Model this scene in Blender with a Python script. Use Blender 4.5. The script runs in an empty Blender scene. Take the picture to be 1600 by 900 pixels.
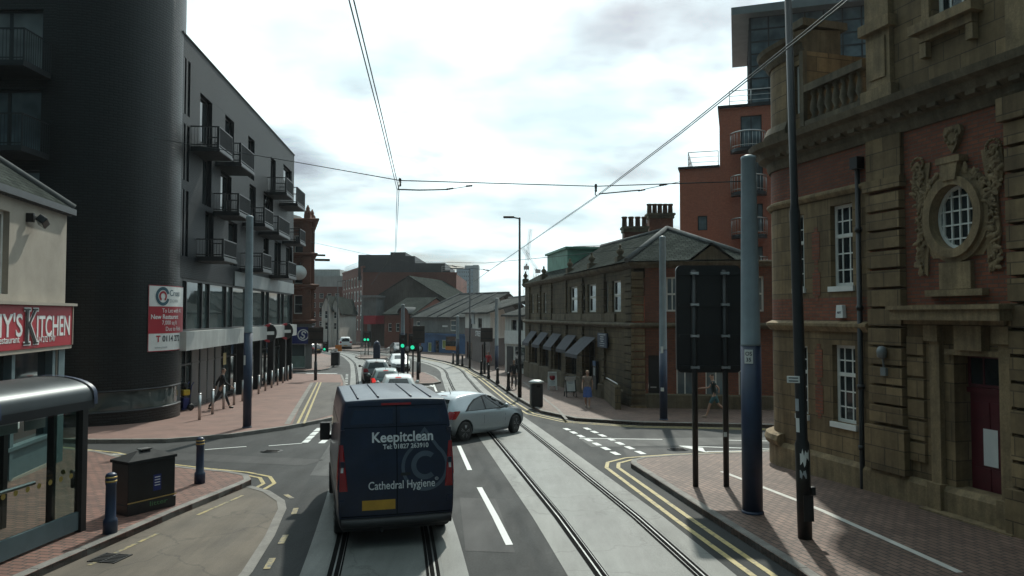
import bpy, bmesh, math, random
from mathutils import Vector, Matrix
from mathutils.bvhtree import BVHTree

R = math.radians
rnd = random.Random(11)
sc = bpy.context.scene
COL = sc.collection

# ------------------------------------------------------------------ camera, sky, sun, exposure
F_PX, CAM_H = 1150.0, 3.8
PITCH = math.atan(42 / F_PX)
cam_d = bpy.data.cameras.new("camera")
cam_d.sensor_width = 36.0
cam_d.lens = 36.0 * F_PX / 1600.0
cam_d.clip_start = 0.1
cam_d.clip_end = 6000
cam = bpy.data.objects.new("camera", cam_d)
COL.objects.link(cam)
cam.location = (0, 0, CAM_H)
cam.rotation_euler = (R(90) + PITCH, 0, 0)
sc.camera = cam

SUN_AZ, SUN_EL = 9.0, 46.0
world = bpy.data.worlds.new("World")
sc.world = world
world.use_nodes = True
wn, wl = world.node_tree.nodes, world.node_tree.links
wn.clear()
def N(nodes, t, **k):
    n = nodes.new(t)
    for a, b in k.items():
        setattr(n, a, b)
    return n
w_out = N(wn, "ShaderNodeOutputWorld")
w_bg = N(wn, "ShaderNodeBackground")
w_bg.inputs[1].default_value = 0.08
sky = N(wn, "ShaderNodeTexSky", sky_type="NISHITA", sun_disc=False)
sky.sun_elevation = R(SUN_EL)
sky.sun_rotation = R(SUN_AZ)
sky.air_density = 1.0
sky.dust_density = 2.0
sky.ozone_density = 1.5
w_tc = N(wn, "ShaderNodeTexCoord")
w_sep = N(wn, "ShaderNodeSeparateXYZ")
wl.new(w_tc.outputs["Generated"], w_sep.inputs[0])
w_zz = N(wn, "ShaderNodeMath", operation="ADD"); w_zz.inputs[1].default_value = 0.16
w_zm = N(wn, "ShaderNodeMath", operation="MAXIMUM"); w_zm.inputs[1].default_value = 0.0
wl.new(w_sep.outputs[2], w_zm.inputs[0]); wl.new(w_zm.outputs[0], w_zz.inputs[0])
w_dx = N(wn, "ShaderNodeMath", operation="DIVIDE"); w_dy = N(wn, "ShaderNodeMath", operation="DIVIDE")
wl.new(w_sep.outputs[0], w_dx.inputs[0]); wl.new(w_zz.outputs[0], w_dx.inputs[1])
wl.new(w_sep.outputs[1], w_dy.inputs[0]); wl.new(w_zz.outputs[0], w_dy.inputs[1])
w_cmb = N(wn, "ShaderNodeCombineXYZ")
wl.new(w_dx.outputs[0], w_cmb.inputs[0]); wl.new(w_dy.outputs[0], w_cmb.inputs[1])
# cloud cover
w_n1 = N(wn, "ShaderNodeTexNoise"); w_n1.inputs["Scale"].default_value = 1.15
w_n1.inputs["Detail"].default_value = 9; w_n1.inputs["Roughness"].default_value = 0.55
w_n1.inputs["Distortion"].default_value = 0.25
w_map = N(wn, "ShaderNodeMapping"); w_map.inputs["Location"].default_value = (3.1, 0.4, 0.0)
wl.new(w_cmb.outputs[0], w_map.inputs[0]); wl.new(w_map.outputs[0], w_n1.inputs["Vector"])
w_r1 = N(wn, "ShaderNodeValToRGB")
w_r1.color_ramp.elements[0].position = 0.31; w_r1.color_ramp.elements[1].position = 0.47
wl.new(w_n1.outputs[0], w_r1.inputs[0])
# cloud shading: thick grey bellies against bright thin cloud
w_n2 = N(wn, "ShaderNodeTexNoise"); w_n2.inputs["Scale"].default_value = 1.7
w_n2.inputs["Detail"].default_value = 7; w_n2.inputs["Roughness"].default_value = 0.5
w_map2 = N(wn, "ShaderNodeMapping"); w_map2.inputs["Location"].default_value = (-1.7, 5.2, 0.0)
wl.new(w_cmb.outputs[0], w_map2.inputs[0]); wl.new(w_map2.outputs[0], w_n2.inputs["Vector"])
w_r2 = N(wn, "ShaderNodeValToRGB")
w_r2.color_ramp.elements[0].position = 0.36; w_r2.color_ramp.elements[1].position = 0.60
w_r2.color_ramp.elements[0].color = (4.7, 5.8, 6.1, 1); w_r2.color_ramp.elements[1].color = (8.2, 9.8, 10.0, 1)
wl.new(w_n2.outputs[0], w_r2.inputs[0])
# clouds near the sun are lit through
sdir = Vector((math.sin(R(SUN_AZ)) * math.cos(R(SUN_EL)), math.cos(R(SUN_AZ)) * math.cos(R(SUN_EL)), math.sin(R(SUN_EL))))
w_dot = N(wn, "ShaderNodeVectorMath", operation="DOT_PRODUCT"); w_dot.inputs[1].default_value = sdir
w_nrm = N(wn, "ShaderNodeVectorMath", operation="NORMALIZE")
wl.new(w_tc.outputs["Generated"], w_nrm.inputs[0]); wl.new(w_nrm.outputs[0], w_dot.inputs[0])
w_glow = N(wn, "ShaderNodeMapRange"); w_glow.inputs[1].default_value = -0.1; w_glow.inputs[2].default_value = 1.0
w_glow.inputs[3].default_value = 0.20; w_glow.inputs[4].default_value = 3.3
wl.new(w_dot.outputs["Value"], w_glow.inputs[0])
w_cm = N(wn, "ShaderNodeVectorMath", operation="SCALE")
wl.new(w_r2.outputs[0], w_cm.inputs[0]); wl.new(w_glow.outputs[0], w_cm.inputs["Scale"])
# away from the sun the cover is bluer and dimmer
w_tf = N(wn, "ShaderNodeMapRange"); w_tf.inputs[1].default_value = -0.2; w_tf.inputs[2].default_value = 0.75
wl.new(w_dot.outputs["Value"], w_tf.inputs[0])
w_tm = N(wn, "ShaderNodeMix", data_type="RGBA"); w_tm.inputs[6].default_value = (0.66, 1.0, 1.08, 1); w_tm.inputs[7].default_value = (1, 1, 1, 1)
wl.new(w_tf.outputs[0], w_tm.inputs[0])
w_tmul = N(wn, "ShaderNodeVectorMath", operation="MULTIPLY"); wl.new(w_cm.outputs[0], w_tmul.inputs[0]); wl.new(w_tm.outputs[2], w_tmul.inputs[1])
w_mix = N(wn, "ShaderNodeMix", data_type="RGBA")
wl.new(w_r1.outputs[0], w_mix.inputs[0]); wl.new(sky.outputs[0], w_mix.inputs[6]); wl.new(w_tmul.outputs[0], w_mix.inputs[7])
wl.new(w_mix.outputs[2], w_bg.inputs[0]); wl.new(w_bg.outputs[0], w_out.inputs[0])

sun_d = bpy.data.lights.new("sun", "SUN")
sun_d.energy = 4.8
sun_d.angle = R(1.4)
sun_d.color = (1.0, 0.99, 0.88)
sun = bpy.data.objects.new("sun", sun_d)
COL.objects.link(sun)
sun.rotation_euler = sdir.to_track_quat("Z", "Y").to_euler()
sun.location = (0, 0, 60)

sc.view_settings.view_transform = "Standard"
sc.view_settings.look = "None"
sc.view_settings.exposure = -0.48
sc.view_settings.gamma = 1.0
sc.cycles.max_bounces = 6
sc.cycles.use_denoising = True

# ------------------------------------------------------------------ where things stand
_cp, _sp = math.cos(PITCH), math.sin(PITCH)
def ray(u, v):
    x, y = (u - 800) / F_PX, (450 - v) / F_PX
    return Vector((x, _cp - y * _sp, _sp + y * _cp))
def gz(y):                                   # the street falls gently away between 14 and 64 m
    return -0.023 * min(max(y - 14.0, 0.0), 50.0)
def G(u, v, h=0.0):
    d = ray(u, v); a, b = 1.0, 3000.0
    for _ in range(50):
        t = (a + b) / 2
        if CAM_H + d.z * t > gz(d.y * t) + h: a = t
        else: b = t
    return (d.x * a, d.y * a)
def G3(u, v, h=0.0):
    x, y = G(u, v, h)
    return Vector((x, y, gz(y) + h))
def AT(u, v, Y):
    d = ray(u, v); t = Y / d.y
    return Vector((d.x * t, Y, CAM_H + d.z * t))
class Fr:
    """a vertical plane: s runs from p to q, z up, o outward (to the right of p->q)"""
    def __init__(s, p, q):
        dx, dy = q[0] - p[0], q[1] - p[1]; s.L = math.hypot(dx, dy)
        s.O = Vector((p[0], p[1])); s.T = Vector((dx / s.L, dy / s.L)); s.N = Vector((s.T.y, -s.T.x))
    def w(s, a, z, o=0.0):
        p = s.O + s.T * a + s.N * o
        return Vector((p.x, p.y, z))
    def PL(s, u, v, o=0.0):
        d = ray(u, v); q = s.O + s.N * o
        t = (s.N.x * q.x + s.N.y * q.y) / (s.N.x * d.x + s.N.y * d.y)
        p = Vector((d.x * t, d.y * t)) - q
        return p.dot(s.T), CAM_H + d.z * t
    def S(s, u, o=0.0, v=400): return s.PL(u, v, o)[0]
    def rect(s, u0, u1, v0, v1, o=0.0):
        um = (u0 + u1) / 2
        return (*sorted((s.PL(u0, v0, o)[0], s.PL(u1, v0, o)[0])), s.PL(um, v1, o)[1], s.PL(um, v0, o)[1])
    def mat(s, a, z, o=0.0):
        m = Matrix.Identity(4)
        m.col[0][:3] = (s.T.x, s.T.y, 0); m.col[1][:3] = (0, 0, 1); m.col[2][:3] = (s.N.x, s.N.y, 0)
        m.col[3][:3] = s.w(a, z, o)
        return m

# ------------------------------------------------------------------ mesh builder
def root_loc(o):
    p = Vector((0, 0, 0))
    while o is not None:
        p = p + Vector(o.location); o = o.parent
    return p
def catmull(pts, n=8):
    out = []; P = [Vector(p) for p in pts]
    P = [P[0] * 2 - P[1]] + P + [P[-1] * 2 - P[-2]]
    for i in range(1, len(P) - 2):
        a, b, c, d = P[i - 1], P[i], P[i + 1], P[i + 2]
        for k in range(n):
            t = k / n
            out.append(0.5 * ((2 * b) + (c - a) * t + (2 * a - 5 * b + 4 * c - d) * t * t + (3 * b - a - 3 * c + d) * t ** 3))
    out.append(P[-2])
    return out
class MB:
    def __init__(s): s.v, s.f, s.m, s.sm = [], [], [], []
    def add(s, vs, fs, m=0, smooth=False):
        b = len(s.v); s.v += [Vector(v) for v in vs]
        for f in fs:
            s.f.append([i + b for i in f]); s.m.append(m); s.sm.append(smooth)
        return s
    def box(s, c, size, rz=0.0, m=0, mat=None):
        hx, hy, hz = size[0] / 2, size[1] / 2, size[2] / 2
        vs = [Vector((x, y, z)) for z in (-hz, hz) for y in (-hy, hy) for x in (-hx, hx)]
        M = mat if mat is not None else Matrix.Translation(Vector(c)) @ Matrix.Rotation(rz, 4, "Z")
        return s.add([M @ v for v in vs], [(0, 2, 3, 1), (4, 5, 7, 6), (0, 1, 5, 4), (2, 6, 7, 3), (0, 4, 6, 2), (1, 3, 7, 5)], m)
    def fbox(s, fr, s0, s1, z0, z1, o0, o1, m=0):
        vs = [fr.w(a, z, o) for z in (z0, z1) for o in (o0, o1) for a in (s0, s1)]
        return s.add(vs, [(0, 2, 3, 1), (4, 5, 7, 6), (0, 1, 5, 4), (2, 6, 7, 3), (0, 4, 6, 2), (1, 3, 7, 5)], m)
    def quad(s, a, b, c, d, m=0): return s.add([a, b, c, d], [(0, 1, 2, 3)], m)
    def prism(s, poly, z0, z1, m=0):
        n = len(poly)
        vs = [(p[0], p[1], z0) for p in poly] + [(p[0], p[1], z1) for p in poly]
        fs = [tuple(range(n - 1, -1, -1)), tuple(range(n, 2 * n))] + [(i, (i + 1) % n, n + (i + 1) % n, n + i) for i in range(n)]
        return s.add(vs, fs, m)
    def fprism(s, fr, poly, o0, o1, m=0):               # polygon in (s, z), thickness along o
        n = len(poly)
        vs = [fr.w(a, z, o0) for a, z in poly] + [fr.w(a, z, o1) for a, z in poly]
        fs = [tuple(range(n - 1, -1, -1)), tuple(range(n, 2 * n))] + [(i, (i + 1) % n, n + (i + 1) % n, n + i) for i in range(n)]
        return s.add(vs, fs, m)
    def tube(s, pts, r, n=8, m=0, smooth=True, cap=True):
        P = [Vector(p) for p in pts]; rs = r if isinstance(r, (list, tuple)) else [r] * len(P)
        vs, fs = [], []
        prev = None
        for i, p in enumerate(P):
            t = (P[min(i + 1, len(P) - 1)] - P[max(i - 1, 0)])
            if t.length < 1e-9: t = Vector((0, 0, 1))
            t.normalize()
            ref = prev if prev is not None else (Vector((0, 0, 1)) if abs(t.z) < 0.9 else Vector((1, 0, 0)))
            a = ref - t * ref.dot(t)
            if a.length < 1e-6: a = t.orthogonal()
            a.normalize(); b = t.cross(a); prev = a
            for k in range(n):
                q = 2 * math.pi * (k + 0.5) / n
                vs.append(p + (a * math.cos(q) + b * math.sin(q)) * rs[i])
        for i in range(len(P) - 1):
            for k in range(n):
                fs.append((i * n + k, i * n + (k + 1) % n, (i + 1) * n + (k + 1) % n, (i + 1) * n + k))
        s.add(vs, fs, m, smooth)
        if cap:
            b = len(s.v) - len(vs)
            s.f.append([b + k for k in range(n)][::-1]); s.m.append(m); s.sm.append(False)
            s.f.append([b + (len(P) - 1) * n + k for k in range(n)]); s.m.append(m); s.sm.append(False)
        return s
    def lathe(s, prof, c=(0, 0, 0), n=16, m=0, smooth=True, axis="Z", mat=None):
        vs, fs = [], []
        for r, z in prof:
            for k in range(n):
                q = 2 * math.pi * k / n
                if axis == "Z": p = Vector((r * math.cos(q), r * math.sin(q), z))
                elif axis == "X": p = Vector((z, r * math.cos(q), r * math.sin(q)))
                else: p = Vector((r * math.cos(q), z, r * math.sin(q)))
                if mat is not None: p = mat @ p
                vs.append(p + Vector(c))
        for i in range(len(prof) - 1):
            for k in range(n):
                fs.append((i * n + k, i * n + (k + 1) % n, (i + 1) * n + (k + 1) % n, (i + 1) * n + k))
        fs.append(tuple(range(n - 1, -1, -1))); fs.append(tuple((len(prof) - 1) * n + k for k in range(n)))
        return s.add(vs, fs, m, smooth)
    def sphere(s, c, r, n=10, m=0, sc3=(1, 1, 1)):
        prof = [(math.sin(math.pi * i / n), -math.cos(math.pi * i / n)) for i in range(n + 1)]
        prof[0] = (0.02, -1); prof[-1] = (0.02, 1)
        M = Matrix.Diagonal((r * sc3[0], r * sc3[1], r * sc3[2], 1))
        return s.lathe(prof, c, n + 2, m, True, "Z", M)
    def sweep(s, path, prof, m=0, closed_prof=True, smooth=False):
        """sweep a profile of (outward, z) along a plan path; outward = right of the path"""
        P = [Vector((p[0], p[1])) for p in path]; vs, fs = [], []; k = len(prof)
        for i, p in enumerate(P):
            t0 = (P[i] - P[i - 1]).normalized() if i > 0 else (P[1] - P[0]).normalized()
            t1 = (P[i + 1] - P[i]).normalized() if i < len(P) - 1 else t0
            n0, n1 = Vector((t0.y, -t0.x)), Vector((t1.y, -t1.x))
            n = (n0 + n1); n = n / max(0.3, n.length * n.length / 2)
            for o, z in prof:
                vs.append((p.x + n.x * o, p.y + n.y * o, z))
        kk = k if closed_prof else k - 1
        for i in range(len(P) - 1):
            for j in range(kk):
                fs.append((i * k + j, (i + 1) * k + j, (i + 1) * k + (j + 1) % k, i * k + (j + 1) % k))
        s.add(vs, fs, m, smooth)
        if closed_prof and k > 2:
            b = len(s.v) - len(vs)
            s.f.append([b + j for j in range(k)]); s.m.append(m); s.sm.append(False)
            s.f.append([b + (len(P) - 1) * k + j for j in range(k)][::-1]); s.m.append(m); s.sm.append(False)
        return s
    def wall(s, fr, s0, s1, z0, z1, holes=(), depth=0.18, m=0, o=0.0):
        ss = sorted({s0, s1, *[min(max(x, s0), s1) for h in holes for x in h[:2]]})
        zs = sorted({z0, z1, *[min(max(x, z0), z1) for h in holes for x in h[2:4]]})
        for a, b in zip(ss, ss[1:]):
            for c, d in zip(zs, zs[1:]):
                if b - a < 1e-5 or d - c < 1e-5: continue
                x, y = (a + b) / 2, (c + d) / 2
                if any(h[0] < x < h[1] and h[2] < y < h[3] for h in holes): continue
                s.quad(fr.w(a, c, o), fr.w(b, c, o), fr.w(b, d, o), fr.w(a, d, o), m)
        for a, b, c, d in [h[:4] for h in holes]:
            i = o - depth
            s.quad(fr.w(a, c, o), fr.w(a, c, i), fr.w(b, c, i), fr.w(b, c, o), m)
            s.quad(fr.w(a, d, o), fr.w(b, d, o), fr.w(b, d, i), fr.w(a, d, i), m)
            s.quad(fr.w(a, c, o), fr.w(a, d, o), fr.w(a, d, i), fr.w(a, c, i), m)
            s.quad(fr.w(b, c, o), fr.w(b, c, i), fr.w(b, d, i), fr.w(b, d, o), m)
        return s
    def build(s, name, mats, parent=None, local=False, bevel=0.0, recalc=True):
        if not isinstance(mats, (list, tuple)): mats = [mats]
        off = Vector((0, 0, 0)) if (local or parent is None) else root_loc(parent)
        me = bpy.data.meshes.new(name)
        me.from_pydata([tuple(v - off) for v in s.v], [], s.f)
        for mm in mats: me.materials.append(mm)
        me.polygons.foreach_set("material_index", s.m)
        me.polygons.foreach_set("use_smooth", s.sm)
        me.validate()
        if recalc:
            bm = bmesh.new(); bm.from_mesh(me)
            bmesh.ops.recalc_face_normals(bm, faces=bm.faces)
            bm.to_mesh(me); bm.free()
        uv_box(me)
        o = bpy.data.objects.new(name, me); COL.objects.link(o)
        if parent is not None: o.parent = parent
        if bevel:
            b = o.modifiers.new("bevel", "BEVEL"); b.width = bevel; b.segments = 2; b.limit_method = "ANGLE"
            b.harden_normals = False
        return o
def uv_box(me):
    uv = me.uv_layers.new(name="metres").data
    for p in me.polygons:
        n = p.normal
        if abs(n.z) > 0.8: ax, ay = Vector((1, 0, 0)), Vector((0, 1, 0))
        else:
            t = Vector((-n.y, n.x, 0)); t.normalize()
            ax = t; ay = Vector((0, 0, 1)) if abs(n.z) < 0.15 else n.cross(t)
        for li in p.loop_indices:
            c = me.vertices[me.loops[li].vertex_index].co
            uv[li].uv = (c.dot(ax), c.dot(ay))
def tag(o, label=None, cat=None, group=None, kind=None):
    if label: o["label"] = label
    if cat: o["category"] = cat
    if group: o["group"] = group
    if kind: o["kind"] = kind
    return o
def thing(name, label, cat, loc=(0, 0, 0), rz=0.0, group=None):
    o = bpy.data.objects.new(name, None); COL.objects.link(o)
    o.location = loc; o.rotation_euler = (0, 0, rz); o.empty_display_size = 0.2
    return tag(o, label, cat, group)
def copy_tree(o, parent=None):
    c = o.copy(); COL.objects.link(c)
    if parent is not None: c.parent = parent
    for ch in [x for x in CH.get(o.name, ())]: copy_tree(ch, c)
    return c
CH = {}
def note_children(root):
    todo = [root]
    names = {}
    for o in COL.objects:
        if o.parent is not None: names.setdefault(o.parent.name, []).append(o)
    while todo:
        o = todo.pop(); CH[o.name] = names.get(o.name, []); todo += CH[o.name]
def dup(root, loc, rz=None, label=None, scale=None):
    c = copy_tree(root)
    c.location = loc
    if rz is not None: c.rotation_euler = (0, 0, rz)
    if label: c["label"] = label
    if scale: c.scale = scale
    return c
def text_data(body, size, width=None, bold=0.0, extrude=0.004, align="CENTER", res=4):
    cu = bpy.data.curves.new("txt", "FONT"); cu.body = body; cu.size = size
    cu.align_x = align; cu.align_y = "CENTER"; cu.extrude = extrude; cu.offset = bold; cu.resolution_u = res
    o = bpy.data.objects.new("txt", cu); COL.objects.link(o)
    bpy.context.view_layer.update()
    me = bpy.data.meshes.new_from_object(o.evaluated_get(bpy.context.evaluated_depsgraph_get()))
    bpy.data.objects.remove(o); bpy.data.curves.remove(cu)
    if width:
        xs = [v.co.x for v in me.vertices]; w = max(xs) - min(xs); k = width / w
        for v in me.vertices: v.co.x *= k
    return me
def lettering(body, size, M, mat, parent, width=None, bold=0.0, extrude=0.004, align="CENTER", warp=None, name="lettering"):
    me = text_data(body, size, width, bold, extrude, align)
    off = root_loc(parent)
    for v in me.vertices:
        p = M @ v.co
        if warp: p = warp(p)
        v.co = p - off
    me.materials.clear(); me.materials.append(mat)
    me.name = name
    o = bpy.data.objects.new(name, me); COL.objects.link(o); o.parent = parent
    return o
# ------------------------------------------------------------------ materials
def _mat(name):
    m = bpy.data.materials.new(name); m.use_nodes = True
    nt = m.node_tree; b = nt.nodes["Principled BSDF"]
    return m, nt.nodes, nt.links, b
def noise(nodes, links, scale, detail=5, rough=0.6, vec=None, stretch=None):
    n = N(nodes, "ShaderNodeTexNoise"); n.inputs["Scale"].default_value = scale
    n.inputs["Detail"].default_value = detail; n.inputs["Roughness"].default_value = rough
    if vec is None:
        vec = N(nodes, "ShaderNodeNewGeometry").outputs["Position"]
    if stretch:
        mp = N(nodes, "ShaderNodeMapping"); mp.inputs["Scale"].default_value = stretch
        links.new(vec, mp.inputs[0]); vec = mp.outputs[0]
    links.new(vec, n.inputs["Vector"])
    return n.outputs[0]
def ramp(nodes, links, fac, p0, p1, c0, c1):
    r = N(nodes, "ShaderNodeValToRGB"); e = r.color_ramp.elements
    e[0].position, e[1].position = p0, p1
    e[0].color = c0 if len(c0) == 4 else (*c0, 1); e[1].color = c1 if len(c1) == 4 else (*c1, 1)
    links.new(fac, r.inputs[0]); return r.outputs[0]
def mul(nodes, links, a, b, fac=1.0, mode="MULTIPLY"):
    x = N(nodes, "ShaderNodeMix", data_type="RGBA", blend_type=mode); x.inputs[0].default_value = fac
    links.new(a, x.inputs[6])
    if hasattr(b, "links"): links.new(b, x.inputs[7])
    else: x.inputs[7].default_value = (*b, 1)
    return x.outputs[2]
def k3(c, k): return tuple(min(1.0, x * k) for x in c)
def M_(name, c, rough=0.6, metal=0.0, var=0.18, scale=3.0, grain=0.0, gscale=60, bump=0.0, spec=0.5, coat=0.0, streak=0.0, objspace=False):
    m, n, l, b = _mat(name)
    vec = N(n, "ShaderNodeTexCoord").outputs["Object"] if objspace else None
    col = ramp(n, l, noise(n, l, scale, vec=vec), 0.3, 0.7, k3(c, 1 - var), k3(c, 1 + var))
    if streak: col = mul(n, l, col, ramp(n, l, noise(n, l, 2.2, vec=vec, stretch=(3, 3, 0.25)), 0.35, 0.7, (1, 1, 1), k3((1, 1, 1), 1 - streak)))
    if grain:
        g = noise(n, l, gscale, 3, 0.7, vec)
        col = mul(n, l, col, ramp(n, l, g, 0.25, 0.75, k3((1, 1, 1), 1 - grain), (1, 1, 1)))
    l.new(col, b.inputs["Base Color"])
    rr = N(n, "ShaderNodeMapRange"); rr.inputs[3].default_value = max(0.02, rough * 0.85); rr.inputs[4].default_value = min(1, rough * 1.15)
    l.new(noise(n, l, scale * 2.3, vec=vec), rr.inputs[0]); l.new(rr.outputs[0], b.inputs["Roughness"])
    b.inputs["Metallic"].default_value = metal; b.inputs["Specular IOR Level"].default_value = spec
    if coat: b.inputs["Coat Weight"].default_value = coat; b.inputs["Coat Roughness"].default_value = 0.06
    if bump:
        bp = N(n, "ShaderNodeBump"); bp.inputs["Strength"].default_value = bump; bp.inputs["Distance"].default_value = 0.02
        l.new(noise(n, l, gscale, 4, 0.7, vec), bp.inputs["Height"]); l.new(bp.outputs[0], b.inputs["Normal"])
    return m
def brickwork(name, c1, c2, mortar, bw=0.225, bh=0.075, gap=0.012, rough=0.8, bump=0.5, soot=0.3, spec=0.4, offset=0.5, rot=0.0, big=0.35, streak=0.0, squash=1.0):
    m, n, l, b = _mat(name)
    uv = N(n, "ShaderNodeUVMap", uv_map="metres").outputs[0]
    mp = N(n, "ShaderNodeMapping"); mp.inputs["Rotation"].default_value = (0, 0, rot); l.new(uv, mp.inputs[0])
    t = N(n, "ShaderNodeTexBrick"); t.offset = offset; t.squash = squash
    t.inputs["Scale"].default_value = 1.0; t.inputs["Brick Width"].default_value = bw; t.inputs["Row Height"].default_value = bh
    t.inputs["Mortar Size"].default_value = gap; t.inputs["Mortar Smooth"].default_value = 0.2; t.inputs["Bias"].default_value = 0.0
    t.inputs["Color1"].default_value = (*c1, 1); t.inputs["Color2"].default_value = (*c2, 1); t.inputs["Mortar"].default_value = (*mortar, 1)
    l.new(mp.outputs[0], t.inputs["Vector"])
    col = mul(n, l, t.outputs[0], ramp(n, l, noise(n, l, big, 6, 0.65), 0.3, 0.72, k3((1, 1, 1), 1 - soot), (1, 1, 1)))
    col = mul(n, l, col, ramp(n, l, noise(n, l, 9, 4), 0.3, 0.7, (0.8, 0.8, 0.8), (1, 1, 1)))
    if streak: col = mul(n, l, col, ramp(n, l, noise(n, l, 1.8, stretch=(2.5, 2.5, 0.2)), 0.4, 0.7, (1, 1, 1), k3((1, 1, 1), 1 - streak)))
    l.new(col, b.inputs["Base Color"]); b.inputs["Roughness"].default_value = rough; b.inputs["Specular IOR Level"].default_value = spec
    if bump:
        bp = N(n, "ShaderNodeBump"); bp.inputs["Strength"].default_value = bump; bp.inputs["Distance"].default_value = 0.012
        inv = N(n, "ShaderNodeMath", operation="SUBTRACT"); inv.inputs[0].default_value = 1.0
        l.new(t.outputs["Fac"], inv.inputs[1])
        ad = N(n, "ShaderNodeMath", operation="MULTIPLY_ADD"); ad.inputs[1].default_value = 0.35
        l.new(noise(n, l, 40, 3), ad.inputs[0]); l.new(inv.outputs[0], ad.inputs[2])
        l.new(ad.outputs[0], bp.inputs["Height"]); l.new(bp.outputs[0], b.inputs["Normal"])
    return m
def glass(name, c=(0.02, 0.026, 0.028), rough=0.04, var=0.5, spec=0.6):
    m, n, l, b = _mat(name)
    l.new(ramp(n, l, noise(n, l, 0.9, 2), 0.3, 0.7, k3(c, 1 - var), k3(c, 1 + var)), b.inputs["Base Color"])
    b.inputs["Roughness"].default_value = rough; b.inputs["Specular IOR Level"].default_value = spec
    bp = N(n, "ShaderNodeBump"); bp.inputs["Strength"].default_value = 0.05; bp.inputs["Distance"].default_value = 0.05
    l.new(noise(n, l, 0.8, 1), bp.inputs["Height"]); l.new(bp.outputs[0], b.inputs["Normal"])
    return m
def clear_glass(name, tint=(0.75, 0.82, 0.8)):
    m, n, l, b = _mat(name)
    b.inputs["Base Color"].default_value = (*tint, 1); b.inputs["Roughness"].default_value = 0.03
    b.inputs["Transmission Weight"].default_value = 1.0; b.inputs["IOR"].default_value = 1.02
    out = n["Material Output"]; tr = N(n, "ShaderNodeBsdfTransparent"); tr.inputs[0].default_value = (*tint, 1)
    gl = N(n, "ShaderNodeBsdfGlossy"); gl.inputs["Roughness"].default_value = 0.03
    lw_ = N(n, "ShaderNodeLayerWeight"); pw = N(n, "ShaderNodeMath", operation="POWER"); pw.inputs[1].default_value = 4.0
    ma = N(n, "ShaderNodeMath", operation="MULTIPLY_ADD"); ma.inputs[1].default_value = 0.55; ma.inputs[2].default_value = 0.025
    l.new(lw_.outputs["Facing"], pw.inputs[0]); l.new(pw.outputs[0], ma.inputs[0])
    mx = N(n, "ShaderNodeMixShader"); l.new(ma.outputs[0], mx.inputs[0]); l.new(tr.outputs[0], mx.inputs[1]); l.new(gl.outputs[0], mx.inputs[2])
    l.new(mx.outputs[0], out.inputs[0]); n.remove(b)
    return m
def lamp(name, c, e):
    m, n, l, b = _mat(name)
    b.inputs["Base Color"].default_value = (*k3(c, 0.5), 1); b.inputs["Emission Color"].default_value = (*c, 1); b.inputs["Emission Strength"].default_value = e
    return m
def asphalt(name, c, patch=0.3, chips=0.5, rough=0.78, gscale=90):
    m, n, l, b = _mat(name)
    col = ramp(n, l, noise(n, l, 0.5, 7, 0.62), 0.32, 0.7, k3(c, 1 - patch), k3(c, 1 + patch))
    col = mul(n, l, col, ramp(n, l, noise(n, l, gscale, 2, 0.8), 0.25, 0.75, k3((1, 1, 1), 1 - chips), (1.0, 1.0, 1.0)))
    v = N(n, "ShaderNodeTexVoronoi"); v.inputs["Scale"].default_value = 26.0
    l.new(N(n, "ShaderNodeNewGeometry").outputs["Position"], v.inputs["Vector"])
    col = mul(n, l, col, ramp(n, l, v.outputs["Distance"], 0.03, 0.12, (2.6, 2.6, 2.6), (1, 1, 1)))
    # crack lines where the surface has opened up
    cv = N(n, "ShaderNodeTexVoronoi", feature="DISTANCE_TO_EDGE"); cv.inputs["Scale"].default_value = 0.42
    wob = N(n, "ShaderNodeVectorMath", operation="ADD"); l.new(N(n, "ShaderNodeNewGeometry").outputs["Position"], wob.inputs[0])
    nz = N(n, "ShaderNodeTexNoise"); nz.inputs["Scale"].default_value = 1.6; nz.inputs["Detail"].default_value = 5; l.new(N(n, "ShaderNodeNewGeometry").outputs["Position"], nz.inputs["Vector"])
    l.new(nz.outputs["Color"], wob.inputs[1]); l.new(wob.outputs[0], cv.inputs["Vector"])
    ck = ramp(n, l, cv.outputs["Distance"], 0.004, 0.013, (0.42, 0.42, 0.42), (1, 1, 1))
    col = mul(n, l, col, ck, 0.5)
    # dark oil and tyre stains
    col = mul(n, l, col, ramp(n, l, noise(n, l, 0.35, 6, 0.7, stretch=(2.4, 0.5, 1)), 0.50, 0.72, (1, 1, 1), (0.62, 0.62, 0.62)))
    # long worn streaks and old crack lines
    col = mul(n, l, col, ramp(n, l, noise(n, l, 1.3, 4, stretch=(2.2, 0.25, 1)), 0.35, 0.7, (0.78, 0.78, 0.78), (1.12, 1.12, 1.12)))
    l.new(col, b.inputs["Base Color"])
    rr = N(n, "ShaderNodeMapRange"); rr.inputs[3].default_value = rough - 0.14; rr.inputs[4].default_value = rough + 0.1
    l.new(noise(n, l, 1.1, 5, stretch=(2, 0.5, 1)), rr.inputs[0]); l.new(rr.outputs[0], b.inputs["Roughness"])
    bp = N(n, "ShaderNodeBump"); bp.inputs["Strength"].default_value = 0.6; bp.inputs["Distance"].default_value = 0.008
    l.new(noise(n, l, gscale * 0.7, 3, 0.8), bp.inputs["Height"]); l.new(bp.outputs[0], b.inputs["Normal"])
    return m
def worn_paint(name, c, wear=0.45, scale=7):
    m, n, l, b = _mat(name)
    f = noise(n, l, scale, 8, 0.75)
    l.new(ramp(n, l, f, wear - 0.1, wear + 0.08, (0.09, 0.09, 0.085), c), b.inputs["Base Color"]); b.inputs["Roughness"].default_value = 0.6
    return m

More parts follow.
